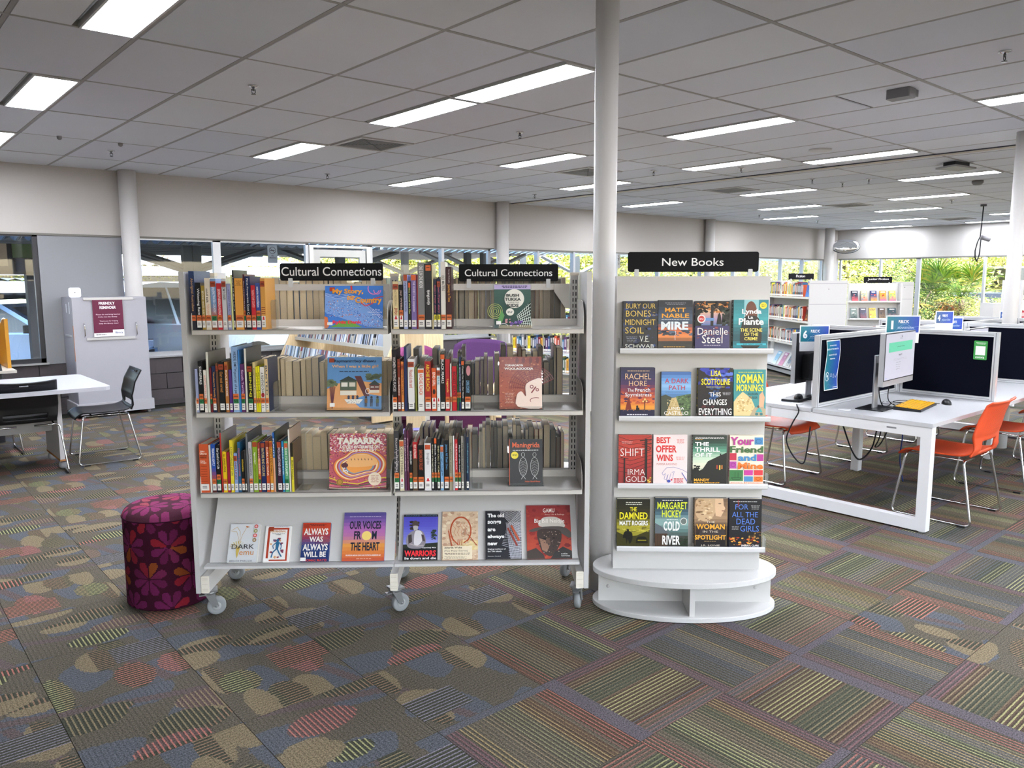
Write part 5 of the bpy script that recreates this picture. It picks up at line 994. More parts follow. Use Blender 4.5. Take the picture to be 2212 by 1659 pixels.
def n16(a): a.rect(0, 0, 1, 1, '1a1a20'); a.blobs(5, 50, (0, .80, 1, .98), ['e0702c', 'f0b04a', 'a83a1c', '5a2414'], .02, .07, .5); a.blobs(6, 24, (.55, .68, 1, .85), ['6a4a24', 'b08c4a', '2c2014'], .02, .05); a.rect(.25, .02, .30, .16, '7a2424'); small(a, .1, .05, .86, 1, 'd8d8d8', .02, .014); small(a, .66, .13, .94, 4, 'b8b8b8', .025, .008); small(a, .08, .58, .3, 3, 'b8b8b8', .025, .008); lines(a, [('FOR', .18, .11, .58, .22, '5a82d8', -.002), ('ALL THE', .08, .27, .88, .38, '5a82d8', -.002), ('DEAD', .22, .41, .80, .53, '5a82d8', -.002), ('GIRLS', .34, .56, .92, .68, '5a82d8', -.002), ('SHERRYL CLARK', .38, .955, .94, .995, 'f0f0f0', .02)])

# --- on the clear easels of the three upper shelves
def easel(F, s, t, z, w, a, lab, top=.0, h=.24):
    M = F.M @ TR(s, t, z)
    b = MB('dfe8e8'); b.box((0, -.012, .0), (w, .085, .0025)); b.box((0, -.012, .0025), (w, -.009, .016)); b.rbox((0, .0245, .004), (w, .0272, h+top), .012, axis=1, M=RX(-a))
    b.build('book_easel', ACRYL, None, M, label=lab, cat='stand')
for rw, ubl, ubr, vb, vt, th, art, lab, la, top in (
    (0, 701, 827, 710, 617.5, .008, c_country, 'wide blue picture book titled My Story, our Country', 'clear easel under the blue picture book, top shelf', .0),
    (0, 1068, 1147, 710, 615, .012, c_tukka, 'green Bush Tukka Guide for Kids book with a white circle', 'clear easel under the green bush tukka guide', .035),
    (1, 706, 824, 883.5, 771.5, .006, c_girl, 'blue and orange picture book When I was a little girl', 'clear easel under the blue and orange picture book', .0),
    (1, 1079, 1171, 881, 770.5, .008, c_wool, 'rust brown book with a white spirit figure on its cover', 'clear easel under the rust brown book', .0),
    (2, 711, 834.5, 1056, 936, .010, c_tamarra, 'square multicoloured dotted Tamarra termite book', 'clear easel under the Tamarra termite book', .0),
    (2, 1100, 1172.5, 1048, 948.5, .014, c_manin, 'black Maningrida book with white line drawings', 'clear easel under the black Maningrida book', .02)):
    t0 = .030 if rw < 2 else (.045 if ubl < 1000 else .075); a = R(13); z0 = SHZ[rw]+.004
    s0 = BK.px(ubl, vb, t0)[0]; s1 = BK.px(ubr, vb, t0)[0]; h = .2
    for _ in range(4): h = (BK.px((ubl+ubr)/2, vt, t0+h*math.sin(a))[1]-z0)/math.cos(a)
    face_book(BK, s0, t0, z0, s1-s0, h, th, a, lab+', %s shelf' % ROWN[rw], art, spc='33363c')
    easel(BK, s0-.006, t0, SHZ[rw]+.0004, s1-s0+.012, a, la, top, h*.95 if top == 0 else h)
# --- on the sloping ledges
ang = math.atan((TT-TB)/(ZT-ZB))
for ubl, ubr, vt, th, art, lab, spc in ((490, 554, 1132, .020, c_emu, 'pale grey Dark Emu paperback with a golden grass drawing', 'd3d7dc'), (567.5, 623, 1136.5, .014, c_abor, 'small white and rust Aboriginal legends paperback with blue figure', 'ecebea'),
        (648.5, 709.5, 1129.5, .016, c_always, 'red to blue Always Was Always Will Be paperback', '27407c'), (738, 829.5, 1107, .014, c_voices, 'purple and orange Our Voices From The Heart book', '5a4a8c'),
        (869.5, 944.5, 1111.5, .018, c_warr, 'violet Why Warriors lie down and die book', '1a1a20'), (954, 1032.5, 1105, .014, c_jak, 'beige Jakarda Wuka book with a rust rock drawing', 'c4a488'),
        (1049, 1127, 1103.5, .018, c_songs, 'black and white netted The old songs are always new book', '1e2028'), (1139, 1236, 1091.5, .014, c_gamu, 'large dark red Gamu book with a hatted man on the cover', '6a2024')):
    zl = ZB-.0035; z0 = zl+th*math.sin(ang); t0 = TB-th*math.cos(ang)-.0015; vb = 1222 if ubl < 850 else 1216
    s0 = BK.px(ubl, vb, t0)[0]; s1 = BK.px(ubr, vb, t0)[0]; h = .2
    for _ in range(5): h = (BK.px((ubl+ubr)/2, vt, t0+h*math.sin(ang))[1]-z0)/math.cos(ang)
    face_book(BK, s0, t0, z0, s1-s0, h, th, ang, lab+', on the sloping ledge', art, spc=spc, group='face-out books on the sloping ledges')

# ================================================================ NEW BOOKS STAND
st = empty('display_stand', ST_.M, 'white New Books display stand with four ledges on an oval two-tier base', 'display stand')
SM = st; ZD0, ZD1 = .165, .191
MB('dedcda').box((0, .0, ZD1), (.69, .10, 1.570)).build('panel', LAMI, st)
def disc(z0, z1, n=64):
    b = MB('e6e5e4'); b.lathe([(.433, z0), (.4355, z0+.002), (.4355, z1-.002), (.433, z1)], n, M=TR(.345, .05, 0) @ Matrix.Diagonal((1, .545, 1, 1)), smooth=False); return b
disc(.004, .026).build('bottom_disc', LAMI, st); disc(ZD0, ZD1).build('top_disc', LAMI, st)
b = MB('e2e0dd'); b.box((-.066, .012, .026), (.752, .028, ZD0)); b.build('base_board', LAMI, st)
MB('e4e2e0').box((.336, -.165, .026), (.360, .012, ZD0)).build('divider', LAMI, st)
MB('e4e2e0').box((.336, .028, .026), (.360, .24, ZD0)).build('divider', LAMI, st)
for s_ in (-.02, .24, .285, .395, .68): MB('c9c6c4').lathe([(.0085, 0), (.0085, .0012)], 16, M=TR(s_, .0119, .098 if s_ != .285 else .09) @ RX(R(90))).build('screw_cap', PLAST, st)
for k in range(4): MB('8a8a8a').lathe([(.015, .0003), (.015, .004)], 12, M=TR(.1+.49*(k % 2), -.06+.2*(k//2), 0)).build('glide', RUBBER, st)
LZ = (1.247, .936, .620, .318)
for z in LZ:
    b = MB('e6e6e8'); b.box((.012, -.048, z-.026), (.700, -.0005, z-.021)); 
    b.prism([(-.0545, z-.020), (-.0545, z-.006), (-.051, z), (-.048, z), (-.048, z-.026), (-.052, z-.025)], .012, .700, axis=0)
    b.build('ledge', WHITE, st)
    for s_ in (.0085, .7003): MB('dfe3e4').rbox((s_, -.052, z-.024), (s_+.0028, -.001, z+.045), .01, axis=0).build('end_stop', ACRYL, st)
s0, z0 = ST_.px(1356, 590, .02); s1, z1 = ST_.px(1640, 543, .02)
sign_board('hanging_sign', ST_, s0, s1, 1.590, 1.680, 'New Books', 'black New Books sign on top of the white display stand', (.262, .31, .732, .70), t=.02, clips=(.068, .937), zc=.019)
NB = [
 (0, [(1345.5, 1420, 651.5, n1, 'dark navy book with thin gold Bury Our Bones lettering', '14161f', ('BURY OUR BONES', '9a8a5a'), .034), (1421.5, 1495, 649.5, n2, 'storm grey book titled Mire with an orange sunset', '1c1e24', ('MIRE', 'f0f0f0', .5), .03), (1501, 1575, 651.5, n3, 'purple thriller with a cloaked figure and a red seal', '24305a', ('STEEL', 'c8c8e0'), .03), (1583, 1658, 648.5, n4, 'teal book titled The Scene of the Crime', '15181c', ('THE SCENE', 'd8e8e8'), .035)]),
 (1, [(1340, 1414, 795, n5, 'navy to orange book titled The French Spymistress', '1d1e44', None, .035), (1428, 1492, 804.5, n6, 'sky blue hardback titled A Dark Path', '1d242c', None, .03), (1507, 1581.5, 796, n7, 'black and blue hardback titled This Changes Everything', '17171f', ('SCOTT', 'd8d04a'), .035), (1585, 1654, 800, n8, 'teal and yellow book titled Roman Mornings', '2c7a80', None, .02)]),
 (2, [(1336, 1407, 941, n9, 'red book titled Shift crossed by black power lines', '7c2426', ('SHIFT', 'e8c8c0', .5), .026), (1411, 1484, 940.5, n10, 'pale pink book titled Best Offer Wins', 'e6d8d8', ('BEST OFFER WINS', 'd82c2c', .62), .026), (1496, 1569, 942, n11, 'black book titled The Thrill of It with lit windows', '14161a', ('THE THRILL OF IT', 'f0f0f0', .62), .026), (1575.5, 1649, 942, n12, 'cream book titled Your Friend and Mine with coloured squares', 'e6d8c4', ('Your Friend and Mine', 'a83a8c', .8), .028)]),
 (3, [(1332, 1403, 1078.5, n13, 'black and yellow book titled The Damned', '1a1a14', ('THE DAMNED', 'e8dc2c', .6), .034), (1414.5, 1486, 1077, n14, 'grey green book titled Cold River with lime lettering', '1c242c', ('COLD RIVER', 'a8b43a'), .03), (1499, 1570.5, 1078, n15, 'sepia book titled The Woman in the Spotlight', '17141a', ('SPOTLIGHT', 'b8965a'), .03), (1574.5, 1644, 1079, n16, 'black book titled For All the Dead Girls in blue letters', '1c2c5a', None, .03)])]
for r_, its in NB:
    z0 = LZ[r_]-.0205; nm = ['top', 'second', 'third', 'bottom'][r_]
    for ul, ur, vt, art, lab, spc, spt, th in its:
        t0 = -.0465; hh = ST_.px((ul+ur)/2, vt, -.03)[1]-z0; a = math.atan((.0455-th)/hh)+.003; vb = [752, 897, 1043, 1179][r_]; t0 = -th-hh*math.sin(a)-.0008; t0 = max(t0, -.0468)
        s0 = ST_.px(ul, vb, t0)[0]; s1 = ST_.px(ur, vb, t0)[0]; h = hh/math.cos(a)
        face_book(ST_, s0, t0, z0+.0006+th*math.sin(a), s1-s0, h, th, a, lab+', on the %s ledge' % nm, art, 'face-out new books, %s ledge' % nm, spc, spt, hid=.0195)
# ================================================================ CHAIRS
def shell(name, fn, nu, nv, skip, thick, mat, col, parent):
    """moulded sheet: grid surface fn(u,v) with holes, given thickness"""
    b = MB(col); b.v = [fn(i/nu, j/nv) for j in range(nv+1) for i in range(nu+1)]; W = nu+1; fs = []
    for j in range(nv):
        for i in range(nu):
            if skip and skip((i+.5)/nu, (j+.5)/nv): continue
            fs.append((j*W+i, j*W+i+1, (j+1)*W+i+1, (j+1)*W+i))
    used = sorted({i for f in fs for i in f}); mp = {k: n for n, k in enumerate(used)}
    vs = [b.v[k] for k in used]; b.v = []; b.add(vs, [tuple(mp[i] for i in f) for f in fs], None, True)
    o = b.build(name, mat, parent); m = o.modifiers.new('thickness', 'SOLIDIFY'); m.thickness = thick; m.offset = 0
    return o
def lerp(ts, xs, t):
    for a, b, c, d in zip(ts, ts[1:], xs, xs[1:]):
        if t <= b: return c+(d-c)*(t-a)/(b-a)
    return xs[-1]
def sm(t): return t*t*(3-2*t)
def bend(pts, r=.04, n=5):
    out = [pts[0]]
    for i in range(1, len(pts)-1):
        p0, p, p1 = (Vector(pts[i-1]), Vector(pts[i]), Vector(pts[i+1])); a = (p0-p).normalized()*r; b = (p1-p).normalized()*r
        for k in range(n+1): t = k/n; out.append(tuple((p+a)*(1-t)**2+p*2*t*(1-t)+(p+b)*t*t))
    return out+[pts[-1]]
def sled_chair(M, lab, col, dark, black=False, group=None):
    t = empty('sled_chair', M, lab, 'chair', group)
    for s in (-1, 1):
        x0, x1 = .235*s, .272*s
        MB('d5d6d8').tube(bend([(0.06*s, .175, .415), (x0, .175, .418), (x1, .235, .012), (x1, -.255, .012), (x0, -.175, .412), (.06*s, -.175, .410)], .035), .0085 if not black else .0075, 10).build('sled_leg', CHROME, t)
        for y in (.17, -.20): MB('1b1b1d').box((x1-.012, y-.022, .0015), (x1+.012, y+.022, .013)).build('glide', RUBBER, t)
        MB('c9cacc').cyl((.20*s, .17, .418), (.20*s, -.17, .412), .006, 8).build('side_rail', CHROME, t)
    MB('c9cacc').tube([(-.21, .10, .414), (.21, .10, .414)], .006, 8).build('cross_bar', CHROME, t)
    def seat(u, v):
        x = (u-.5)*2; y = -.215+.45*v; hw = .225-.02*max(0, v-.8)*5*.6-.012*max(0, .15-v)*6
        z = .438+.012*x*x-.010*math.sin(v*3.1)-(.05*max(0, v-.82)/.18)**1.0*max(0, v-.82)/.18+(.02*(1-v/.12) if v < .12 else 0)
        return (x*hw, y, z)
    shell('seat', seat, 16, 20, None, .010, PLAST, col, t)
    H = .80 if not black else .785
    def back(u, v):
        z = .445+(H-.445)*v; x = (u-.5)*2
        hw = lerp((0, .18, .42, .8, 1), (.222, .205, .232, .215, .205) if not black else (.215, .225, .232, .228, .225), v)
        y = lerp((0, .12, .35, .7, 1), (-.205, -.222, -.215, -.245, -.285 if not black else -.30), v)+(-.03)*(1-x*x)*sm(min(1, v*2.2))
        if v > .94 and not black: y -= (v-.94)/.06*.022
        if black: z -= .012*(1-x*x)*v if v > .9 else 0
        return (x*hw, y, z)
    if black: sk = lambda u, v: (.10 < v < .20 and abs(u-.5) < .33+.0*v) or (((u-.5)/.17)**2+((v-.90)/.030)**2 < 1)
    else: sk = lambda u, v: (.06 < v < .27 and abs(u-.5) < .28)
    bk = shell('backrest', back, 30, 34, sk, .011, PLAST, col, t)
    if not black:
        m = MB(dark)
        def slot(u0, v0, u1, v1, w):
            p, q = Vector(back(u0, v0)), Vector(back(u1, v1)); 
            for off in (-.0062, .0062): m.add([tuple(p+Vector((-w, off, 0))), tuple(p+Vector((w, off, 0))), tuple(q+Vector((w, off, 0))), tuple(q+Vector((-w, off, 0)))], [(0, 1, 2, 3)])
        for k in range(8): slot(.27+.066*k, .36, .27+.066*k, .46, .0022)
        for j in range(14):
            for k in range(12): slot(.17+.06*k, .50+.027*j, .17+.06*k, .50+.027*j+.012, .0022)
        m.build('vent_slots', PLAST, bk, kind='stuff')
    return t
OR, ORD = 'd8502a', '8c2a14'
gc = 'orange sled chairs at the computer desks'
ch1 = sled_chair(T(5.55, 1.99), 'orange moulded chair on chrome sled legs, nearest at the corner of the computer desk', OR, ORD, group=gc)
for x, y, r_, lab in ((5.60, 3.27, 180, 'orange chair half hidden behind the new books stand, seat towards us'), (6.72, 2.03, 0, 'second orange chair, at the right frame edge beyond the nearest chair'),
                      (6.78, 3.27, 180, 'chair on the far side under the second desk bay, chrome legs visible'), (8.0, 3.30, 180, 'chair on the far side under the third desk bay'), (7.95, 2.0, 0, 'orange chair at the third desk bay, near side')):
    dup(ch1, T(x, y, 0, R(r_)), lab, gc)
BL = '0d0e12'
gb = 'black sled chairs around the white table'
sled_chair(T(1.07, 7.33, 0, R(-4)) @ Matrix.Scale(1.0, 4), 'black plastic chair with oval handle hole seen from behind, left of the table', BL, BL, True, gb)
bc = sled_chair(T(1.69, 7.52, 0, R(86)), 'black chair side-on at the right end of the white table, empty seat', BL, BL, True, gb)
dup(bc, T(.90, 8.36, 0, R(180)), 'black chair on the far side of the white table, only its back top showing', gb)

# ================================================================ COMPUTER BENCH
ben = empty('computer_bench', T(0, 0), 'long white six-seat computer bench with square steel loop legs', 'desk')
DZ = .690
X0, X1, Y0, Y1, YM = 4.955, 8.80, 1.875, 3.44, 2.655
for i in range(3):
    a, b_ = X0+i*(X1-X0)/3, X0+(i+1)*(X1-X0)/3
    for (c, d) in ((Y0, YM-.006), (YM+.006, Y1)):
        MB('cfd0d4').rbox((a+.001, c, DZ-.025), (b_-.001, d, DZ), .004).build('desk_top', LAMI, ben)
        g = MB('d9d9da'); gx, gy = a+.12, (YM-.17 if c < 2.3 else YM+.17); g.lathe([(.04, DZ+.0004), (.04, DZ+.0022), (.03, DZ+.0026)], 24, M=TR(gx, gy, 0)); g.build('cable_grommet', PLAST, ben)
for k, x in enumerate((X0+.005, X1-.065)):
    b = MB('e9e9ec'); w = .06
    b.box((x, Y0+.004, .012), (x+w, Y1-.004, .082)); b.box((x, Y0+.004, .082), (x+w, Y0+.068, .60)); b.box((x, Y1-.068, .082), (x+w, Y1-.004, .60)); b.box((x, Y0+.004, .60), (x+w, Y1-.004, .664))
    b.build('loop_leg', WHITE, ben)
    for y in (Y0+.04, YM, Y1-.04): MB('cfcfd0').lathe([(.018, .001), (.018, .012)], 14, M=TR(x+.03, y, 0)).build('foot', PLAST, ben)
for x in (X0+(X1-X0)/3, X0+2*(X1-X0)/3):
    for y in (2.38, 2.93):
        b = MB('dcdcde'); b.rbox((x-.033, y-.033, .01), (x+.033, y+.033, .664), .008); b.lathe([(.02, .001), (.02, .012)], 12, M=TR(x, y, 0)); b.build('centre_leg', WHITE, ben)
for y in (Y0+.10, Y1-.13): MB('c9c9cb').box((X0+.065, y, .625), (X1-.065, y+.04, .664)).build('under_rail', WHITE, ben)
b = MB('8d8d92'); b.box((X0+.0045, 2.09, .630), (X0+.0055, 2.15, .640)); b.build('maker_plate', ALU, ben)
tr = MB('d8d8da')   # wire cable basket under the centre
for y in (2.50, 2.56, 2.62, 2.68): tr.tube([(X0+.25, y, .57), (X1-.3, y, .57)], .0025, 5)
for k in range(30):
    x = X0+.27+k*.11; tr.tube([(x, 2.47, .655), (x, 2.48, .57), (x, 2.72, .57), (x, 2.73, .655)], .0025, 5)
tr.build('wire_tray', WHITE, ben, kind='stuff')
def screen(x0, y0, x1, y1, z0, z1, lab):
    e = empty('desk_screen', T(0, 0), lab, 'partition'); th = .018
    d = np.array([x1-x0, y1-y0]); L = np.hypot(*d); ang_ = math.atan2(d[1], d[0]); M = T(x0, y0, z0, ang_); h = z1-z0
    MB('0a0c18').box((.03, -.012, .03), (L-.03, .012, h-.03)).build('fabric_panel', SCREENF, e, M=M)
    for nm, a, b_ in (('post', (0, -th, 0), (.032, th, h)), ('post', (L-.032, -th, 0), (L, th, h)), ('top_rail', (.032, -th, h-.034), (L-.032, th, h)), ('bottom_rail', (.032, -th, 0), (L-.032, th, .028))):
        m = MB('e2e3e5'); m.box(a, b_)
        if nm == 'post':
            for s in (-1, 1): m.box((a[0]+.011, s*th, a[2]+.002), (a[0]+.016, s*(th+.0006), b_[2]-.002), '9a9ca2')
            m.box((a[0]+.011, -.006, b_[2]), (a[0]+.021, .006, b_[2]+.0006), '8a8c92')
        else:
            for s in (-1, 1): m.box((a[0], s*th, a[2]+.012), (b_[0], s*(th+.0006), a[2]+.016), 'a9abb2')
        m.build(nm, ALU, e, M=M)
    return e
SZ0, SZ1 = DZ+.003, 1.185
bw = (X1-X0)/3
nms = ('near bay', 'second bay', 'third bay')
for i in range(3):
    a = X0+.03+i*bw
    screen(a, YM, a+bw-.05, YM, SZ0, SZ1, ('navy fabric desk screen with wavy poster running back from the near desk edge', 'navy long desk screen of the second bay', 'navy long desk screen of the third bay')[i])
    xb = X0+(i+1)*bw-.03
    screen(xb, YM-.04, xb, Y0+.07, SZ0, SZ1, ('navy cross screen with the green sticker behind the nearest monitor', 'navy cross screen ending the second bay', 'navy cross screen at the far bench end')[i])
    screen(xb, YM+.04, xb, Y1-.07, SZ0, SZ1, ('navy cross screen on the far side, near bay', 'navy cross screen on the far side, second bay', 'navy cross screen on the far side, third bay')[i])
# wavy drink notice on the first screen
e = empty('wavy_notice', T(5.065, YM-.0195, .80), 'wavy-edged blue and teal drinks notice on the near desk screen', 'notice')
W, Hh = .20, .345
def wav(v): return .06*math.sin(v*6.3)
n = 24; out = [(wav(k/n)*W+.012, Hh*(1-k/n)) for k in range(n+1)]+[(W+wav(k/n)*W, Hh*(1-k/n)) for k in range(n, -1, -1)]
MB('e9ecef').prism(out, -.0012, 0, axis=1).build('sheet', PRINT, e)
a = Art(W, Hh, y=-.0014)
for k in range(24):
    v0, v1 = .02+.96*k/24, .02+.96*(k+1)/24
    for q in range(8):
        c = mixc(hx('1c7f86'), hx('2348b4'), (q+.5)/8); o_ = lambda u, v: (.09+wav(v)+.87*u-.0, v)
        a.poly([o_(q/8, v1), o_((q+1)/8, v1), o_((q+1)/8, v0), o_(q/8, v0)], c); a.n -= 1
a.n += 1
lines(a, [('NO FOOD WHILE', .30, .095, .76, .12, 'eef4fa'), ('SEATED AT THE COMPUTER.', .14, .165, .92, .195, 'eef4fa'), ('DRINKS WITH LIDS', .26, .28, .80, .31, 'eef4fa'), ('PERMITTED.', .34, .36, .70, .385, 'eef4fa')], .02)
a.ring(.20, .72, .12, .085, .02, 'eef4fa'); a.line([(.12, .65), (.28, .79)], .02, 'eef4fa'); a.rect(.15, .69, .25, .73, 'eef4fa'); a.ring(.46, .70, .05, .04, .012, 'eef4fa', 4, 45, 405); a.ring(.62, .72, .045, .05, .012, 'eef4fa', 4, 45, 405); a.line([(.72, .72), (.77, .76), (.88, .66)], .02, 'eef4fa'); a.line([(.08, .93), (.3, .87), (.5, .93), (.7, .90)], .01, '5aa0b4'); small(a, .6, .94, .9, 1, 'eef4fa', .02, .014)
a.m.build('print', PRINT, e)
# green sticker without its code
xb = X0+bw-.03-.0195
e = empty('green_sticker', T(xb, 2.10, .985, R(-90)), 'green rectangular sticker with a blank white square on the cross screen', 'sticker')
MB('3f9a4a').rbox((0, -.001, 0), (.088, .0, .135), .006, axis=1).build('backing', PRINT, e)
a = Art(.088, .135, y=-.0011); a.rect(.14, .28, .86, .76, 'f2f4f2'); a.text('conva', .15, .83, .82, .93, 'f2f6f2', .02); small(a, .15, .09, .9, 2, 'dfeedd', .06, .028); a.m.build('print', PRINT, e)
# all-in-one computer nearest us
def monitor(M, lab, wd, ht, on=True, back=False, nk=0.0):
    e = empty('monitor', M, lab, 'monitor'); z0 = .115 if not nk else .18
    MB('c2c4c8').rbox((-wd/2, .0, z0), (wd/2, .032, z0+ht), .006, axis=1).build('housing', ALU, e)
    MB('15161a').box((-wd/2+.004, -.002, z0+.036), (wd/2-.004, 0, z0+ht-.003)).build('bezel', PLAST, e)
    if on:
        w2, h2 = wd-.020, ht-.050
        MB('a4a4b0').box((-w2/2, -.003, z0+.042), (w2/2, -.002, z0+.042+h2)).build('screen', GLOWM, e)
        a = Art(w2, h2, y=-.0031); a.rect(.10, .19, .91, .40, '56a98a'); a.text('Computer available', .37, .28, .63, .31, '1d3a30', .01); a.text('Public PC', .44, .46, .56, .50, '3a3a40', .01)
        small(a, .27, .56, .74, 2, '8a8a90', .025, .007); small(a, .36, .64, .52, 4, '77777c', .05, .010); a.poly([(.50, .03), (.54, .09), (.51, .09)], '3a3a40'); a.text('library', .46, .10, .55, .13, '2a2a30', .01); a.rect(.03, .95, .07, .97, '8a94c4'); a.m.build('screen_print', GLOWM, e, M=TR(-w2/2, 0, z0+.042))
    s = MB('a9abb0'); s.rbox((-.035, .035+nk, .004), (.035, .05+nk, z0+.18), .004); s.build('stand_neck', ALU, e)
    if nk: MB('8a8c90').box((-.03, .03, z0+.13), (.03, .04+nk, z0+.17)).build('tilt_arm', ALU, e)
    MB('26272b').prism([(-.13, -.06), (.13, -.06), (.13, .12), (-.13, .12)], .0008, .006, M=TR(0, nk, 0)).build('stand_base', ALU, e)
    b = MB('15161a'); b.rbox((-.09, .034, z0+.02), (.10, .09, z0+.22), .02, axis=1); b.build('mount', PLAST, e)
    return e
monitor(T(5.30, 2.24, DZ+.0005, R(4)), 'silver all-in-one screen showing a green banner in the near bay', .54, .345, nk=.10)
m6 = monitor(T(5.42, 2.98, DZ+.0005, R(183)), 'black-backed screen in the near bay, far side, turned away from us', .40, .37, False)
MB('17181d').rbox((-.197, .032, .118), (.197, .036, .482), .006, axis=1).build('rear_cover', PLAST, m6)
for x, y, r_, lab in ((6.86, 2.30, 0, 'dark screen top behind the second PC sign'), (8.1, 2.30, 0, 'dark screen at the third bay, near side'), (6.75, 2.98, 180, 'dark screen at the second bay, far side')):
    monitor(T(x, y, DZ+.0005, R(r_)), lab, .40, .37, True)
def pcsign(M, num, lab, wd=.175, ht=.105, c1='1f7f88', c2='2346b0'):
    e = empty('pc_sign', M, lab, 'sign')
    MB('e6e9ec').rbox((-.008, 0, -.008), (wd+.008, .002, ht+.008), .004, axis=1).build('holder', ACRYL if 0 else PLAST, e)
    a = Art(wd, ht, y=-.0003); a.grad([c1, mixc(hx(c1), hx(c2), .5), c2], horiz=True); a.line([(.25, .95), (.45, .55), (.60, .45), (.8, .70), (1, .60)], .006, '8fb8d8'); a.line([(.35, .98), (.55, .65), (.7, .60), (.9, .85)], .005, '6fa0cc')
    a.text(num, .13 if num == '1' else .08, .26, .20 if num == '1' else .24, .80, 'f4f7fa', .04); a.text('PUBLIC PC', .36, .22, .68, .42, 'f4f7fa', .03); small(a, .33, .66, .85, 2, 'b8d0e6', .09, .03); a.m.build('print', PRINT, e)
    MB('e2e4e8').box((-.004, .001, -.07), (wd+.004, .003, -.006)).build('foot_plate', PLAST, e); return e
def facing(u, v, dep, yawdeg): x, y, z = atd(u, v, dep); return T(x, y, z, R(yawdeg))
zt = SZ1+.012
for u, v, dep, yw, num, lab, c1 in ((1915, 718, 5.36, -46, '1', 'blue PC sign numbered 1 above the near monitor', '1f7f88'), (1729, 738, 5.6, -33, '6', 'blue PC sign numbered 6 above the turned-away screen', '1f7f88'),
                           (2041, 711, 6.6, -43, '2', 'small blue PC sign numbered 2 behind number 1', '2a5f9a'), (2022, 698, 6.47, -38, '4', 'dull blue PC sign numbered 4 behind number 2', '3a5a80'), (2160, 694, 7.66, -38, '3', 'blue PC sign numbered 3 near the right edge', '24549a')):
    k = dep/5.4; s_ = 1.18 if num in '16' else 1.0
    pcsign(facing(u, v, dep, yw-2), num, lab, .175*s_*(1 if num in '16' else .78), .092*s_, c1)
# keyboard, mice, cables
e = empty('keyboard', T(5.34, 2.10, DZ+.0008, R(8)), 'large-key yellow keyboard with black base on the near desk', 'keyboard')
MB('1d1f24').prism([(0, 0), (0, .014), (.17, .024), (.17, 0)], 0, .40, axis=0).build('base', PLAST, e)
KL = MB('2a2208')
for r_ in range(6):
    k = 0; x = .008
    while x < .385:
        w_ = .021*(1 if (r_ not in (5,) or not .10 < x < .2) else 5.2) if not (k in (0, 13)) else .030
        w_ = min(w_, .392-x); y = .010+r_*.0255; z = .014+y*.06
        MB('f0b41a').box((x, y, z-.002), (x+w_-.0042, y+.0205, z+.006)).build('key', PLAST, e); KL.box((x+w_*.28, y+.006, z+.006), (x+w_*.58, y+.015, z+.0064))
        x += w_; k += 1
KL.build('key_letters', PRINT, e, kind='stuff')
def mouse(M, lab):
    prof = []
    b = MB('16171a'); n = 22
    for j in range(n):
        t = j/(n-1); x0 = -.055+.11*t; r_ = .031*math.sqrt(max(.03, 1-(2*t-1)**2*.85)); hgt = .034*math.sqrt(max(.04, math.sin(math.pi*(t*.85+.1))))
        prof.append([(x0, r_*math.cos(math.pi*k/8), .001+hgt*math.sin(math.pi*k/8)) for k in range(9)])
    vs = [p for r_ in prof for p in r_]; fs = [(j*9+k, j*9+k+1, (j+1)*9+k+1, (j+1)*9+k) for j in range(n-1) for k in range(8)]+[tuple(range(8, -1, -1)), tuple(range((n-1)*9, n*9))]
    b.add(vs, fs, None, True); b.build('mouse', PLAST, None, M, label=lab, cat='mouse')
mouse(T(5.84, 2.13, DZ+.0008, R(-150)), 'black computer mouse right of the yellow keyboard')
MB('1a1b1f').rbox((0, 0, 0), (.34, .13, .016), .01).build('keyboard', PLAST, None, T(5.12, 2.84, DZ+.0008, R(10)), label='black keyboard on the far-side desk left of the screen post', cat='keyboard')
mouse(T(5.22, 2.90, DZ+.0175, R(20)), 'black mouse resting on the black keyboard')
def cable(name, pts, r, lab, col='14151a', n=6):
    P = [Vector(p) for p in pts]; out = []
    for i in range(len(P)-1):
        p0, p1, p2, p3 = P[max(i-1, 0)], P[i], P[i+1], P[min(i+2, len(P)-1)]
        for k in range(n):
            t = k/n; out.append(tuple(.5*((2*p1)+(p2-p0)*t+(2*p0-5*p1+4*p2-p3)*t*t+(3*p1-p0-3*p2+p3)*t**3)))
    out.append(tuple(P[-1])); MB(col).tube(out, r, 6).build(name, RUBBER, label=lab, cat='cable')
z = DZ+.004
cable('power_cable', [(5.50, 2.38, .95), (5.40, 2.40, .92), (5.34, 2.38, .80), (5.36, 2.36, z+.01), (5.46, 2.36, z), (5.58, 2.40, z)], .004, 'black cable hanging beside the near monitor stand')
cable('power_cable', [(5.50, 2.39, .90), (5.44, 2.36, .84), (5.38, 2.33, .74), (5.46, 2.29, z), (5.56, 2.27, z), (5.62, 2.33, z)], .003, 'second black cable looping under the near monitor')
cable('mouse_cable', [(5.80, 2.16, z), (5.72, 2.30, z), (5.62, 2.32, z), (5.66, 2.42, z), (5.78, 2.38, z), (5.70, 2.30, z), (5.60, 2.44, z)], .0022, 'thin black mouse cable on the near desk')
cable('keyboard_cable', [(5.50, 2.28, z), (5.56, 2.34, z), (5.50, 2.42, z), (5.60, 2.46, z)], .0022, 'thin black keyboard cable on the near desk')
cable('hanging_cable', [(5.02, 2.80, z), (4.955, 2.76, z), (4.942, 2.74, .655), (4.935, 2.78, .57), (4.94, 2.82, .45), (4.955, 2.77, .34), (4.96, 2.70, .30), (4.97, 2.68, .40), (4.98, 2.67, .56)], .005, 'black cable looping over the near desk edge')
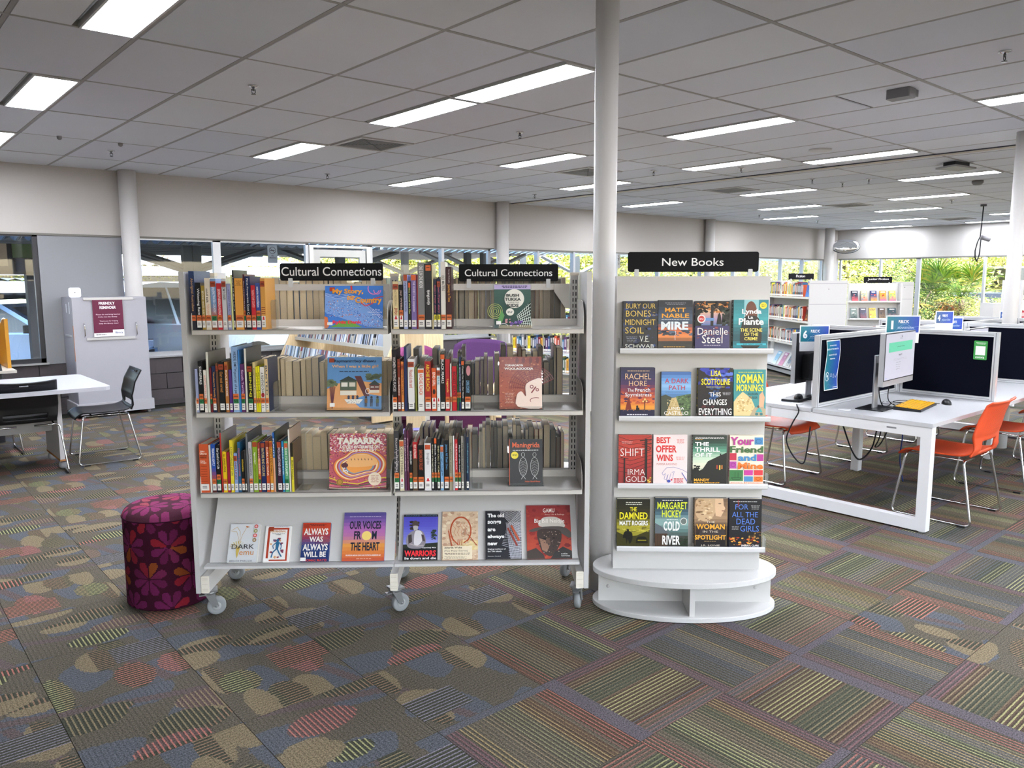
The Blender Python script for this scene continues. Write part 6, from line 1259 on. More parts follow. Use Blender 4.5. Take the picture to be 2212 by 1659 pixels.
cable('hanging_cable', [(5.20, 2.55, .56), (5.25, 2.50, .38), (5.38, 2.50, .30), (5.55, 2.50, .36), (5.62, 2.50, .52)], .006, 'black cable sagging beneath the near desk bay')
cable('hanging_cable', [(5.75, 2.52, .56), (5.66, 2.5, .42), (5.60, 2.5, .36), (5.70, 2.5, .38), (5.88, 2.5, .55)], .005, 'looped black cable beneath the desk near the centre leg')
cable('network_cable', [(6.05, 2.52, .56), (6.05, 2.50, .40), (6.03, 2.50, .20), (6.06, 2.48, .03)], .005, 'dark blue cable dropping from the tray to the floor', '1d2c66')

# ================================================================ LEFT SIDE: table, cabinet, carrel
tb = empty('table', T(0, 0), 'white rectangular table with rounded corners and panel legs on castors', 'table')
TZ = .70
cx = [onz(225, 828, TZ), onz(180, 808, TZ), onz(0, 855, TZ)]
xr = 1.66
MB('c8c9d2').rbox((-1.0, 6.98, TZ-.03), (xr, 8.10, TZ), .06, n=5).build('table_top', LAMI, tb)
MB('dcdadd').box((1.30, 7.25, .09), (1.335, 7.80, TZ-.03)).build('panel_leg', LAMI, tb); MB('b07a4c').box((1.297, 7.25, .075), (1.338, 7.80, .09)).build('leg_edge', MATTE, tb)
MB('cfcfd4').box((.2, 7.5, .30), (1.30, 7.53, TZ-.03)).build('modesty_panel', LAMI, tb)
for y in (7.30, 7.74):
    MB('8a8c90').lathe([(.012, -.012), (.036, -.012), (.038, 0), (.036, .012), (.012, .012)], 20, M=TR(1.33, y, .039) @ RX(R(90)) @ RY(R(0))).build('castor', RUBBER, tb)
    MB('a0a2a6').box((1.305, y-.018, .060), (1.355, y+.018, .076)).build('castor_plate', CHROME, tb)
YC = 9.842
cb = empty('cabinet', T(0, 0), 'tall white wheeled cabinet with a maroon reminder poster on its door', 'cabinet')
cx0, cx1, cz = 1.99, 2.775, 1.375
b = MB('b2b2bc'); b.box((cx0, YC+.02, .17), (cx1, YC+.50, cz)); b.build('body', LAMI, cb)
MB('b6b6be').box((cx0+.003, YC, .17), (cx1-.003, YC+.018, cz-.012)).build('door', LAMI, cb)
MB('b9764a').box((cx0, YC+.002, .66), (cx0+.0028, YC+.017, 1.06)).build('worn_edge', MATTE, cb)
MB('bcbcc2').box((cx0-.02, YC-.015, .045), (cx1+.02, YC+.52, .17)).build('plinth', LAMI, cb)
for x in (cx0+.05, cx1-.03):
    for y in (YC+.04, YC+.46): MB('9a9a9e').lathe([(.008, -.01), (.019, -.01), (.019, .01), (.008, .01)], 14, M=TR(x, y, .0205) @ RX(R(90))).build('castor', RUBBER, cb); MB('8a8a8e').box((x-.02, y-.02, .036), (x+.02, y+.02, .046)).build('castor_plate', CHROME, cb)
for (u, v0, v1) in ((181.5, 700, 728), (293.5, 697, 724)):
    x, za = onY(u, v0, YC); _, zb = onY(u, v1, YC)
    MB('c4c4c8').tube(bend([(x, YC+.001, za), (x, YC-.028, za-.015), (x, YC-.028, zb+.015), (x, YC+.001, zb)], .01, 3), .0065, 8).build('handle', CHROME, cb)
for (u0, v0, u1, v1) in ((179, 646, 286.5, 645), (187, 733, 292, 729)):
    xa, za = onY(u0, v0, YC); xb_, zb = onY(u1, v1, YC)
    MB('b9babd').box((xa, YC-.014, za-.014), (xb_, YC-.0005, za+.014)).build('poster_rail', ALU, cb)
b = MB('c9cace'); b.box((cx0-.006, YC+.10, .93), (cx0-.0005, YC+.40, .95)); b.build('side_rail', ALU, cb)
for q in ((cx0-.0012, .12, 1.19, 1.32), (cx0-.0012, .26, 1.2, 1.3)): MB('e6e8ee').box((q[0], YC+q[1], q[2]), (q[0]+.001, YC+q[1]+.035, q[3])).build('paper_slip', PRINT, cb)
xa, zb = onY(204, 728, YC-.016); xb_, zt2 = onY(264, 649, YC-.016)
e = empty('reminder_poster', T(xa, YC-.0165, zb), 'maroon Friendly Reminder poster held between two rails on the cabinet door', 'poster')
w_, h_ = xb_-xa, zt2-zb+.01; MB('e8e6ea').box((0, 0, 0), (w_, .0012, h_)).build('sheet', PRINT, e)
a = Art(w_, h_); a.rect(0, 0, 1, .90, '5f1038'); a.rect(.62, .82, 1, .98, 'f0f0f2'); a.text('library', .70, .87, .96, .94, '24407a', .02); small(a, .06, .935, .4, 1, '6a6a72', .02, .02)
lines(a, [('FRIENDLY', .21, .055, .74, .13, 'f4eef2', .03), ('REMINDER', .23, .17, .77, .245, 'f4eef2', .03), ('Please do not bring food or', .10, .38, .90, .42, 'e8c8d8', .01), ('drinks into the library.', .16, .445, .80, .485, 'e8c8d8', .01), ('Thank you for helping', .20, .56, .81, .60, 'e8c8d8', .01), ('keep the library clean!', .18, .625, .82, .665, 'e8c8d8', .01)])
a.m.build('print', PRINT, e)
x, z0 = onY(149, 638, YC+.1)
e = empty('wireless_router', T(x, YC+.10, cz+.0005, R(4)), 'small white square router standing on the cabinet', 'router')
MB('f0f0f2').rbox((0, 0, 0), (.125, .025, .108), .022, axis=1, n=6).build('housing', PLAST, e); MB('8a8a8e').lathe([(.008, 0), (.008, .0012)], 14, M=TR(.0625, -.0001, .054) @ RX(R(90))).build('emblem', PLAST, e)
# timber study carrel at the left edge
x0, y0, _ = atd(-40, 700, 7.6)
e = empty('study_carrel', T(1.04, 9.10), 'yellow timber study carrel cut by the left frame edge', 'carrel')
sp = [(0, .72), (.50, .72), (.50, .80), (.43, 1.02), (.30, 1.13), (.12, 1.19), (0, 1.20)]
MB('d99a2c').prism([(p[0], p[1]) for p in sp], .0, .03, axis=0, M=TR(.165, -.25, 0)).build('side_wing', BIRCH if 0 else LAMI, e)
MB('e6e3dc').tube([(.18, .25, .74), (.18, .25, .80), (.18, .18, 1.02), (.18, .05, 1.13), (.18, -.13, 1.19)], .017, 6).build('edge_band', PLAST, e)
MB('d8d2c8').box((-1.0, -.5, .70), (.20, .30, .725)).build('carrel_top', LAMI, e); MB('26262a').box((-1.0, -.2, .0), (.10, .2, .70)).build('carrel_base', MATTE, e); MB('d99a2c').box((-1.0, .22, .725), (.165, .25, 1.15)).build('back_screen', LAMI, e)

# ================================================================ PATTERNED OTTOMAN
fx, fy = onz(350, 1317); orad = .20
ox_, oy_ = 1.145, 3.935
ot = MB('4a1430'); OH = .485
prof = [(orad*.96, .003), (orad, .015), (orad, OH-.055), (orad-.001, OH-.05), (orad-.003, OH-.047), (orad-.004, OH-.03), (orad-.02, OH-.008), (orad*.6, OH+.002), (.001, OH+.004)]
# fabric printed with daisies: fine colour grid on side and top
def petal(x, y, sd):
    c, px, py = hx('381224'), .17, .19
    best = None
    for r_ in range(-1, 5):
        for q in range(-1, 9):
            cx, cy = q*.195+(r_ % 2)*.0975, r_*.15
            dx, dy = x-cx, y-cy; d = math.hypot(dx, dy)
            if d < .088:
                an = (math.atan2(dy, dx)+math.pi)/(2*math.pi)*8; k = int(an); f = an-k-.5; t_ = d/.086; wd = .40 if t_ < .62 else .40*math.sqrt(max(0, 1-((t_-.62)/.38)**2))
                if d > .010 and abs(f) < wd and d < .086:
                    h = (q*37+r_*91+k*53+sd) % 11
                    return hx(['64204a', '5a1c40', '64204a', '76202e', '64204a', '804020', '5a1c40', '682446', '80202c', '5a1c40', '64204a'][h])
    return c
nth, nz = 240, 88; om = MB('4a1733'); C2 = 2*math.pi*orad
om.add([(orad*math.cos(2*math.pi*i/nth), orad*math.sin(2*math.pi*i/nth), .01+(OH-.06)*j/nz) for j in range(nz+1) for i in range(nth)], [], None)
for j in range(nz):
    for i in range(nth):
        om.f.append([j*nth+i, j*nth+(i+1) % nth, (j+1)*nth+(i+1) % nth, (j+1)*nth+i]); om.sm.append(True); om.c.append(petal(C2*(i+.5)/nth, .42*(j+.5)/nz, 0))
om.lathe([(orad*.95, .002), (orad, .010)], nth, '3a1028')
ott = om.build('ottoman', CLOTH, None, T(ox_, oy_, 0, R(30)), label='round drum ottoman in dark plum fabric with pink and orange petals', cat='ottoman')
tp = MB('5a2440'); nr = 44; rp = [(orad*k/nr) for k in range(nr+1)]
def tz(r_): return OH-.05+.052*math.sqrt(max(0, 1-(max(0, r_-.0)/orad)**6))
tp.add([(r_*math.cos(2*math.pi*i/nth), r_*math.sin(2*math.pi*i/nth), tz(r_)) for r_ in rp for i in range(nth)], [], None)
for j in range(nr):
    for i in range(nth):
        r_ = (j+.5)/nr*orad; th_ = 2*math.pi*(i+.5)/nth
        tp.f.append([j*nth+i, (j+1)*nth+i, (j+1)*nth+(i+1) % nth, j*nth+(i+1) % nth]); tp.sm.append(True)
        c = petal(r_*math.cos(th_)+.3, r_*math.sin(th_)+.3, 5); tp.c.append(mixc(c, hx('a84a7c'), .35) if c[0] > .07 else mixc(c, hx('5c3644'), .5))  # top colours mixed lighter, in place of light falling from above
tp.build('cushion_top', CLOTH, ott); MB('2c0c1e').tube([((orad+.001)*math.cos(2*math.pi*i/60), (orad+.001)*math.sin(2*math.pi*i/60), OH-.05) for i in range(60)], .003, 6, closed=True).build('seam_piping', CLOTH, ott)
# ================================================================ SHELVES FURTHER BACK
SPC = ['2c4a7a', '7a2430', 'c8c4ba', '1c1d22', '3c5c4a', 'd8a03a', '5a3a6a', 'e0dcd4', 'a83a2c', '33638c', '8a8c90', '24242c', 'b8b0a0', '4a7a9a', 'c85a3a', '6a2a3a', 'e8d23a', '30504a']
_bm = {}
def plain_book(parent_M, w, h, dep, c, lab, group):
    b = MB(c); b.box((.0005, 0, 0), (w-.0005, .002, h)); b.box((.0005, .002, 0), (.002, dep, h)); b.box((w-.002, .002, 0), (w-.0005, dep, h)); b.box((.002, .002, .002), (w-.002, dep-.004, h-.003), 'dcd6c8')
    b.box((.001, -.0006, .008), (w-.001, 0, .032), 'e8e6e2'); b.box((.002, -.0006, h*.45), (w-.002, 0, h*.8), mixc(hx(c), hx('ffffff'), .35) if sum(hx(c)) < .9 else mixc(hx(c), hx('202020'), .5))
    return b.build('book', PRINT, None, parent_M, label=lab, cat='book', group=group)
FAR_BOOKS = MB()
def stuff_row(F, s0, s1, t, z, seed, wmin=.02, wmax=.045, hmin=.18, hmax=.23, dep=.15, cols=SPC):
    q = random.Random(seed); s = s0
    while True:
        w = q.uniform(wmin, wmax)
        if s+w > s1: break
        h = q.uniform(hmin, hmax); c = q.choice(cols); M = F.M @ TR(s, t, z+.001)
        FAR_BOOKS.box((.0005, 0, 0), (w-.0005, dep, h), c, M=M); FAR_BOOKS.box((.001, -.0006, .008), (w-.001, 0, .032), 'e8e6e2', M=M); FAR_BOOKS.box((w*.25, -.0006, h*.35), (w*.7, 0, h*.85), mixc(hx(c), hx('ffffff'), .5) if sum(hx(c)) < .9 else mixc(hx(c), hx('202020'), .5), M=M)
        s += w+.0006
def book_row(F, s0, s1, t, z, lab, group, seed, wmin=.02, wmax=.045, hmin=.18, hmax=.23, dep=.15, cols=SPC):
    q = random.Random(seed); s = s0
    while True:
        w = q.uniform(wmin, wmax)
        if s+w > s1: break
        plain_book(F.M @ TR(s, t, z+.001), w, q.uniform(hmin, hmax), dep, q.choice(cols), lab, group); s += w+.0006
def mini_cover(F, s, t, z, w, h, a, lab, group, cols, seed, txt=None, tc_='ffffff', cat='book'):
    def art(A):
        q = random.Random(seed); cs = [mixc(hx(c), (0, 0, 0), .25) for c in cols]; A.grad([cs[0], cs[0], cs[1 % len(cs)]]); A.blobs(seed, 7, (.08, .30, .92, .92), cs, .08, .2)
        if txt: A.text(txt, .1, .06, .9, .25, tc_, .03)
        else: small(A, .12, .08, .88, 2, tc_, .07, .04, seed)
    return face_book(F, s, t, z, w, h, .014, a, lab, art, group, cols[0], cat=cat)
# fiction run
RD = np.array([.60, .80]); PL = np.array([11.16, 6.098]); LR = 2.0
og = PL+RD*LR; FS = Frame(og[0], og[1], math.atan2(-.80, -.60))
fs = empty('fiction_shelving', FS.M, 'white fiction shelving run with closed white end panel beyond the desks', 'bookcase')
MB('d9d8d9').box((LR, -.01, .04), (LR+.03, .57, 1.55)).build('end_panel', LAMI, fs); MB('d9d8d9').box((-.03, -.01, .04), (0, .57, 1.55)).build('end_panel', LAMI, fs)
b = MB('8a8a92'); [b.box((LR+.03, -.01, zz), (LR+.0315, .57, zz+.006)) for zz in (1.19, 1.50, .80, .42)]; b.lathe([(.006, 0), (.006, .002)], 10, '3a3a40', M=FS.M.inverted() @ FS.M @ TR(LR+.03, .28, 1.42) @ RY(R(90))); b.build('panel_joint', MATTE, fs)
for z in (1.30, .93, .56):
    b = MB(OFFW); b.box((0, 0, z-.03), (LR, .56, z)); b.build('shelf', WHITE, fs)
    for k in (0, .9, LR-.004): MB(OFFW).box((k, .004, z), (k+.003, .25, z+.12)).build('shelf_bracket', WHITE, fs)
MB(OFFW).box((0, .27, .05), (LR, .29, 1.5)).build('back_panel', WHITE, fs)
MB('d8d7d8').add([(0, .02, .16), (LR, .02, .16), (LR, .22, .50), (0, .22, .50)], [(0, 1, 2, 3)]).build('sloping_board', LAMI, fs); MB('dcdcdc').box((0, -.02, .14), (LR, .03, .155)).build('display_ledge', WHITE, fs); MB('c8c8c8').box((0, .05, .04), (LR, .5, .10)).build('plinth', WHITE, fs)
for k, (z, nm) in enumerate(((1.30, 'top'), (.93, 'middle'), (.56, 'lower'))):
    e_ = LR-.20 if k < 2 else LR-.02
    stuff_row(FS, .3, e_, .01, z, 40+k)
mini_cover(FS, LR-.19, .02, 1.305, .15, .235, R(8), 'face-out blue Fallout novel on the top fiction shelf', 'face-out fiction', ['2c5aa8', '3a7ac8', 'e8a83a', '24406a'], 3, 'FALLOUT', 'f0b84a')
mini_cover(FS, LR-.19, .02, .935, .155, .235, R(8), 'face-out dark red novel on the middle fiction shelf', 'face-out fiction', ['4a1c1c', '7a2424', 'e8982c', '2a1416'], 5, 'WILBUR SMITH', 'c8a0a0')
for k, c in enumerate((['7ab4d8', 'e8f0f4', '4a90c0'], ['a85a8a', 'd88aa8', '7a3a6a'], ['3a4a6a', 'd8d0c8', '8a3a3a'], ['c8c0b4', '5a7a9a', 'a83a3a'], ['5a90b8', 'c8d8e0', '2a4a6a'])):
    mini_cover(FS, LR-1.35+.27*k, .005, .160, .15, .24, R(30), '%s magazine on the sloping foot of the fiction run' % ['pale blue', 'pink', 'dark', 'cream', 'blue'][k], 'magazines at the foot of the fiction run', c, 9+k)
sign_board('hanging_sign', Frame(*PL+RD*.55, R(-40)), -.1, .30, 1.565, 1.66, 'Fiction', 'small black Fiction sign above the fiction run', (.30, .22, .65, .62), t=.0)
# junior fiction display
JF = Frame(13.772, 6.775, R(-40.7))
jf = empty('junior_display', JF.M, 'white Junior Fiction face-out display behind the desks', 'display stand')
MB('e0dfde').box((0, 0, .03), (.87, .06, 1.50)).build('panel', LAMI, jf)
js, jz = JF.px(1830, 650); js2, jz2 = JF.px(1829, 687); LJ = (jz, jz2, jz-2*(jz-jz2), jz-3*(jz-jz2))
for z in LJ: MB('e4e4e4').box((-.02, -.12, z-.025), (.87, 0, z)).build('ledge', WHITE, jf)
MB('dcdbdc').box((.872, -.12, .03), (.90, .40, 1.50)).build('end_panel', LAMI, jf)
sign_board('hanging_sign', JF, JF.px(1866, 607)[0], JF.px(1927, 607)[0], 1.505, 1.615, 'Junior Fiction', 'small black Junior Fiction sign on the white display', (.14, .22, .88, .62), t=.0, zc=.0)
jc = [['1c2440', 'd8505a', '4aa0b0', 'f0e0c0'], ['c8c0a0', 'd85a4a', '4a8a5a', '5a90c0'], ['2c3c7a', 'f0a02c', 'd8402c'], ['f0a02c', 'd85a9a', 'b83a2c'], ['e8d86a', 'd85aa0', '5ab48a', '4a70c0'],
      ['8a9a94', '3a4a4a', 'e8e4e0'], ['3a3450', '8a4a5a', '4a5a8a'], ['f0c82c', 'f0c82c', 'e8f0f0', 'd85a3a'], ['5a4434', '8a6a4a', '2c2420'], ['2c4a54', 'd8a0a0', '3a7088']]
jn = ['navy', 'cream', 'blue and orange', 'orange', 'rainbow', 'grey', 'violet', 'yellow Lola', 'brown', 'dark teal']
for k in range(10):
    r_ = k//5; s = .03+.168*(k % 5); mini_cover(JF, s, -.075, LJ[r_]+.002, .112 if k != 9 else .14, .185, R(16), "%s children's paperback, %s ledge of the junior display" % (jn[k], 'upper' if r_ == 0 else 'second'), 'face-out junior books', jc[k], 60+k, 'LOLA' if k == 7 else None, '1c1c1c' if k == 7 else 'ffffff')
for k in range(3): mini_cover(JF, .05+.2*k, -.075, LJ[2]+.002, .12, .12+.02*k, R(16), "%s children's book low on the junior display" % ['white', 'blue', 'red'][k], 'face-out junior books', [['d8d8d8', '5a5a5a', 'ffffff'], ['2c3a7a', '4a5aa0', 'c8c8d8'], ['a83a3a', 'd8a08a', '7a2424']][k], 80+k)
x, y, z = atd(1955, 612, 14.6)
e = empty('storage_cabinet', T(x, y, 0, R(-40.7)), 'white two-door storage cabinet right of the junior display', 'cabinet')
MB('d6d5d6').box((-.16, 0, .02), (.17, .5, 1.52)).build('body', LAMI, e); MB('8a8a92').box((-.155, -.001, 1.20), (.165, 0, 1.206)).build('door_gap', MATTE, e); MB('8a8a92').box((-.155, -.001, 1.46), (.165, 0, 1.466)).build('door_gap', MATTE, e); MB('4a4a50').lathe([(.007, 0), (.007, .003)], 8, M=TR(0, 0, 1.42) @ RX(R(90))).build('lock', CHROME, e)
# picture book browser, sign, white unit and red shelf near the right edge
x, y, z = atd(1968, 668, 12.8)
PB = Frame(x, y, R(-52)); pb = empty('picture_book_browser', PB.M, 'low birch and white picture book browser under the palm window', 'bookcase')
MB('e2c99c').box((0, .0, .86), (.80, .5, .89)).build('top', BIRCH, pb); MB('e4e2de').box((0, .25, .02), (.80, .27, .86)).build('back_panel', LAMI, pb); MB('e4e2de').box((0, .0, .60), (.80, .48, .615)).build('shelf', LAMI, pb)
for k in (0, .28, .55, .78): MB('e6e4e2').box((k, .02, .02), (k+.02, .48, .86)).build('divider', LAMI, pb)
book_row(PB, .31, .54, .03, .616, 'picture book in the low birch browser', 'picture books in the low browser', 91, .01, .03, .18, .23)
mini_cover(PB, .04, .0, .617, .20, .21, R(14), 'pale face-out picture book at the left of the low browser', 'face-out picture books', ['e0e8e4', '9ac4b4', 'd8d0c0'], 93); mini_cover(PB, .58, .0, .617, .19, .21, R(14), 'green face-out picture book in the low browser', 'face-out picture books', ['2c6a5a', '5a9a7a', '1c3c34'], 94)
x, y, z = atd(2100, 700, 13.6)
sign_board('hanging_sign', Frame(x, y, R(-42)), 0, .50, z, z+.125, 'Picture Books', 'black Picture Books sign partly hidden at right', (.12, .28, .94, .70), t=0, zc=.0)
e = empty('picture_book_unit', T(x, y, 0, R(-42)), 'low white unit carrying the Picture Books sign', 'bookcase')
MB('dcdbdb').box((-.02, .03, .02), (.52, .45, z-.002)).build('body', LAMI, e); MB('d0cfcf').box((-.01, .0, .02), (.51, .03, z-.06)).build('front', LAMI, e)
x, y, z = atd(2146, 660, 10.8)
e = empty('white_unit', T(x, y, 0, R(-40)), 'plain white upright unit left of the right-hand column', 'cabinet'); MB('dbdadb').box((0, 0, .02), (.18, .3, z+.03)).build('body', LAMI, e); MB('b8b7b8').box((.182, .05, .02), (.26, .3, z+.025)).build('end_panel', LAMI, e)
x, y, z = atd(2206, 650, 9.4)
RB = Frame(x, y, R(-42)); rb = empty('side_shelving', RB.M, 'white shelving cut by the right frame edge behind the column', 'bookcase'); b = MB('dedddd'); b.box((-.004, 0, .02), (.02, .4, 1.55)); b.build('end_panel', LAMI, rb)
for zz in (1.28, 1.06, .90): MB('dedddd').box((.02, 0, zz-.02), (.6, .3, zz)).build('shelf', WHITE, rb)
for zz in (1.06, .90): book_row(RB, .022, .58, .01, zz, 'red-spined book on the shelving at the right frame edge', 'red books at the right edge', int(zz*100), .03, .05, .10, .13, cols=['a8243a', 'b42c3c', '9c2034'])
# tall white unit seen in the slot between column and stand
x, y = onz(1322, 905)
e = empty('tall_unit', T(x, y, 0, R(-41)), 'tall white panelled unit glimpsed between the column and the stand', 'cabinet')
b = MB('dddcdd'); b.box((-.25, 0, .09), (.12, .55, 1.54)); b.build('body', LAMI, e); MB('8c8c94').box((-.25, -.0012, 1.25), (.12, 0, 1.256)).build('panel_joint', MATTE, e); MB('8c8c94').box((-.25, -.0012, 1.50), (.12, 0, 1.506)).build('panel_joint', MATTE, e); MB('8c8c94').box((-.25, -.0012, .95), (.12, 0, .956)).build('panel_joint', MATTE, e)
for q in (-.2, .05): MB('3a3a3e').lathe([(.01, -.015), (.04, -.015), (.04, .015), (.01, .015)], 16, M=TR(q, .05, .042) @ RX(R(90))).build('castor', RUBBER, e); MB('77777c').box((q-.03, .02, .080), (q+.03, .08, .09)).build('castor_plate', CHROME, e)
# disc browser behind the bookcase: sloping birch-ended decks of film cases
DV = Frame(4.37, 9.95, R(-90)); dv = empty('media_browser', DV.M, 'long birch-ended media browser with sloping decks of disc cases behind the bookcase', 'bookcase')
LD_ = 2.6
for k in (0, LD_-.03): MB('dcc195').prism([(-.05, .02), (.9, .02), (.9, 1.02), (.35, 1.10), (-.05, .30)], k, k+.03, axis=0).build('end_panel', BIRCH, dv)
MB('e0ddd2').box((LD_-.25, .25, .10), (LD_-.03, .8, 1.05)).build('inner_panel', LAMI, dv)
for d, (t, z) in enumerate(((.30, .80), (.10, .56), (-.02, .34))):
    b = MB('ddd9cc'); b.box((.03, t-.01, z-.03), (LD_-.03, t+.008, z+.012)); b.box((.03, t+.008, z-.03), (LD_-.03, t+.25, z-.018)); b.build('deck', LAMI, dv)
    for k in range(1, 5): MB('ddd9cc').box((.03+.5*k, t+.01, z-.018), (.04+.5*k, t+.16, z+.10)).build('divider', LAMI, dv)
    s = .04; q = random.Random(300+d); lim = 85
    while s < LD_-.27 and lim:
        w = q.uniform(.014, .030)
        if (s-.03) % .5 > .47: s += .04; continue
        b = MB(q.choice(['c8ccd4', 'e0e4ea', '2c3444', '8a3a3c', '4a6a9a', 'b8bcc4', '1c1d22', 'd8d0c4', '6a7484', 'a8b4c8'])); b.box((0, 0, 0), (w-.001, .13, .17)); b.box((.001, -.001, .0), (w-.002, 0, .028), q.choice(['e8e8ea', '3c78c0', 'd84a44', 'e8e8ea']))
        b.build('disc_case', PRINT, None, DV.M @ TR(s, t+.012, z-.016) @ RX(R(-14)), label='disc case standing on the %s deck of the birch media browser' % ['upper', 'middle', 'lower'][d], cat='disc case', group='disc cases, %s deck of the media browser' % ['upper', 'middle', 'lower'][d]); s += w; lim -= 1
MB('dcc195').box((.03, .86, .02), (LD_-.03, .88, 1.0)).build('back_board', BIRCH, dv)
for (cu, cl, lab) in (((895, 745, 6.2), 'e0c79c', 'birch end panel of a browser unit seen through the right bay'),):
    x, y, z = atd(*cu); e = empty('browser_unit', T(x, y, 0, R(-41)), lab, 'bookcase'); MB('e0c79c').box((-.075, 0, .02), (.075, .03, 1.14)).build('end_panel', BIRCH, e); MB('ddd9cc').box((-.07, .03, .1), (.07, .40, .9)).build('body', LAMI, e); MB('55504a').lathe([(.004, 0), (.004, .002)], 8, M=TR(.01, -.0, 1.02) @ RX(R(90))).build('screw', CHROME, e)
def armchair(M, lab, c1, c2):
    e = empty('armchair', M, lab, 'armchair')
    MB(c2).rbox((-.30, -.30, .18), (.30, .28, .42), .06).build('seat_cushion', CLOTH, e)
    def bk(u, v): x = (u-.5)*2; return (x*.33*(1-.12*v*v), .26+.10*v-.10*x*x*0-.07*(abs(x)**3), .34+.62*v*(1-.10*x**4))
    shell('backrest', bk, 18, 14, None, .07, CLOTH, c1, e)
    for s in (-1, 1):
        MB('d8b98c').tube(bend([(s*.36, .30, .02), (s*.36, .24, .60), (s*.36, -.28, .60), (s*.36, -.30, .02)], .08, 6), .018, 8).build('arm_frame', BIRCH, e)
    for s in (-1, 1): MB('d8b98c').cyl((s*.36, -.1, .25), (s*.25, -.1, .25), .015, 8).build('stretcher', BIRCH, e)
    return e
x, y, z = atd(955, 745, 7.0); armchair(T(x, y, 0, R(20)), 'magenta patterned armchair seen through the right bay gap', '7a3c64', '4c2440')
x, y, z = atd(1015, 745, 7.7); armchair(T(x, y, 0, R(-60)), 'violet armchair beside the magenta one, seen through the right bay', '5a3c68', '40263a')
x, y, z = atd(905, 905, 5.6); MB('6c6896').lathe([(.24, .003), (.25, .02), (.25, .44), (.22, .47), (.001, .475)], 32).build('ottoman', CLOTH, None, T(x, y), label='lilac round ottoman glimpsed below the right bay middle shelf', cat='ottoman')
# white bookshelf seen through right bay gap
x, y, z = atd(1098, 770, 10.4); WB = Frame(x, y, R(-64)); wbk = empty('white_bookshelf', WB.M, 'white bookshelf with slanting lines seen through the right bay gap', 'bookcase')
for k in (0, 1.5): MB('e2e1e2').box((k, 0, .02), (k+.025, .35, 1.18)).build('side_panel', LAMI, wbk)
for zz in (.35, .62, .90, 1.165): MB('e2e1e2').box((.025, 0, zz), (1.5, .34, zz+.018)).build('shelf', LAMI, wbk)
for k, zz in enumerate((.368, .638, .918)): stuff_row(WB, .04, 1.45, .02, zz, 120+k, .015, .04, .16, .22)

FAR_BOOKS.build('book_spines', PRINT, label='small spines packed in the far fiction run and white bookshelf', cat='books', kind='stuff')
# ================================================================ OUTSIDE
GZ = -.22
MB('8c8a86').add([(-40, YW+.2, GZ), (XW+.2, YW+.2, GZ), (XW+.2, -40, GZ), (90, -40, GZ), (90, 90, GZ), (-40, 90, GZ)], [(0, 1, 2, 3, 4, 5)]).build('ground', ASPH, kind='structure')
MB('c4c0b8').box((-2, YW+.17, GZ), (XW+.2, YW+1.5, -.02)).build('footpath', ASPH, kind='structure')
b = MB('c8ccd0'); n = 150
pts = []
for i in range(n*4+1): x = -2+i*.0385; pts.append((x, .022*math.sin(i*math.pi/2*1.0+.4)))
vs = [(x, YW+.45, 2.26+dz) for x, dz in pts]+[(x, YW+1.35, 2.085+dz) for x, dz in pts]; N = len(pts)
b.add(vs, [(i, i+1, N+i+1, N+i) for i in range(N-1)], 'c8d4e8', True); b.build('awning_sheet', POLYC, label='corrugated translucent awning edge outside the window wall', cat='awning')
b = MB('2f3236'); b.box((-2, YW+.2, 2.40), (20.2, YW+.8, 2.5)); b.box((-2, YW+.25, 2.16), (20.2, YW+.30, 2.40)); b.build('awning_soffit', MATTE, label='dark awning soffit above the windows', cat='awning')
cp = empty('carport', T(0, 0), 'dark steel carport frame with corrugated roof right outside the windows', 'carport')
def beam(a, b_, w, c='54585a', nm='rafter'):
    MB(c).cyl(a, b_, w, 4, smooth=False).build(nm, MATTE, cp)
CY0, CY1 = 13.2, 18.5
MB('3f4244').add([(-3, CY0-.8, 2.20), (7.6, CY0-.8, 2.20), (7.6, CY1, 2.22), (-3, CY1, 2.22), (-3, CY0-.8, 2.24), (7.6, CY0-.8, 2.24), (7.6, CY1, 2.26), (-3, CY1, 2.26)], [(3, 2, 1, 0), (4, 5, 6, 7), (0, 1, 5, 4), (1, 2, 6, 5), (2, 3, 7, 6), (3, 0, 4, 7)]).build('roof_sheet', ROOFM, cp)
for k in range(7):
    y = CY0-.6+k*.85; z = 2.20; MB('6a6e70').box((-3, y, z-.09), (7.6, y+.06, z-.005)).build('purlin', MATTE, cp)
for u in (405, 425, 735):
    x, _ = onY(u, 600, CY0+.3); b = MB('4c5052'); b.box((x-.07, CY0+.22, GZ), (x+.07, CY0+.36, 2.2)); b.build('post', MATTE, cp)
    beam((x, CY0+.3, 1.72), (x-1.3, CY0+.3, 2.14), .05, nm='brace'); beam((x, CY0+.3, 1.72), (x+1.3, CY0+.3, 2.14), .05, nm='brace')
beam((-3, CY0+.3, 2.15), (7.6, CY0+.3, 2.15), .05)
cp2 = empty('walkway_roof', T(0, 0), 'pale steel walkway roof with timber underside beyond the door', 'carport')
MB('b89c8c').add([(7.8, 12.6, 2.20), (12.6, 12.6, 2.20), (12.6, 18, 2.16), (7.8, 18, 2.16), (7.8, 12.6, 2.24), (12.6, 12.6, 2.24), (12.6, 18, 2.2), (7.8, 18, 2.2)], [(3, 2, 1, 0), (4, 5, 6, 7), (0, 1, 5, 4), (1, 2, 6, 5), (2, 3, 7, 6), (3, 0, 4, 7)]).build('roof_sheet', ROOFM, cp2)
for k in range(8):
    y = 12.8+k*.65; z = 2.20-(y-12.6)*.0074; MB('d8d8da').box((7.8, y, z-.06), (12.6, y+.05, z-.004)).build('purlin', MATTE, cp2)
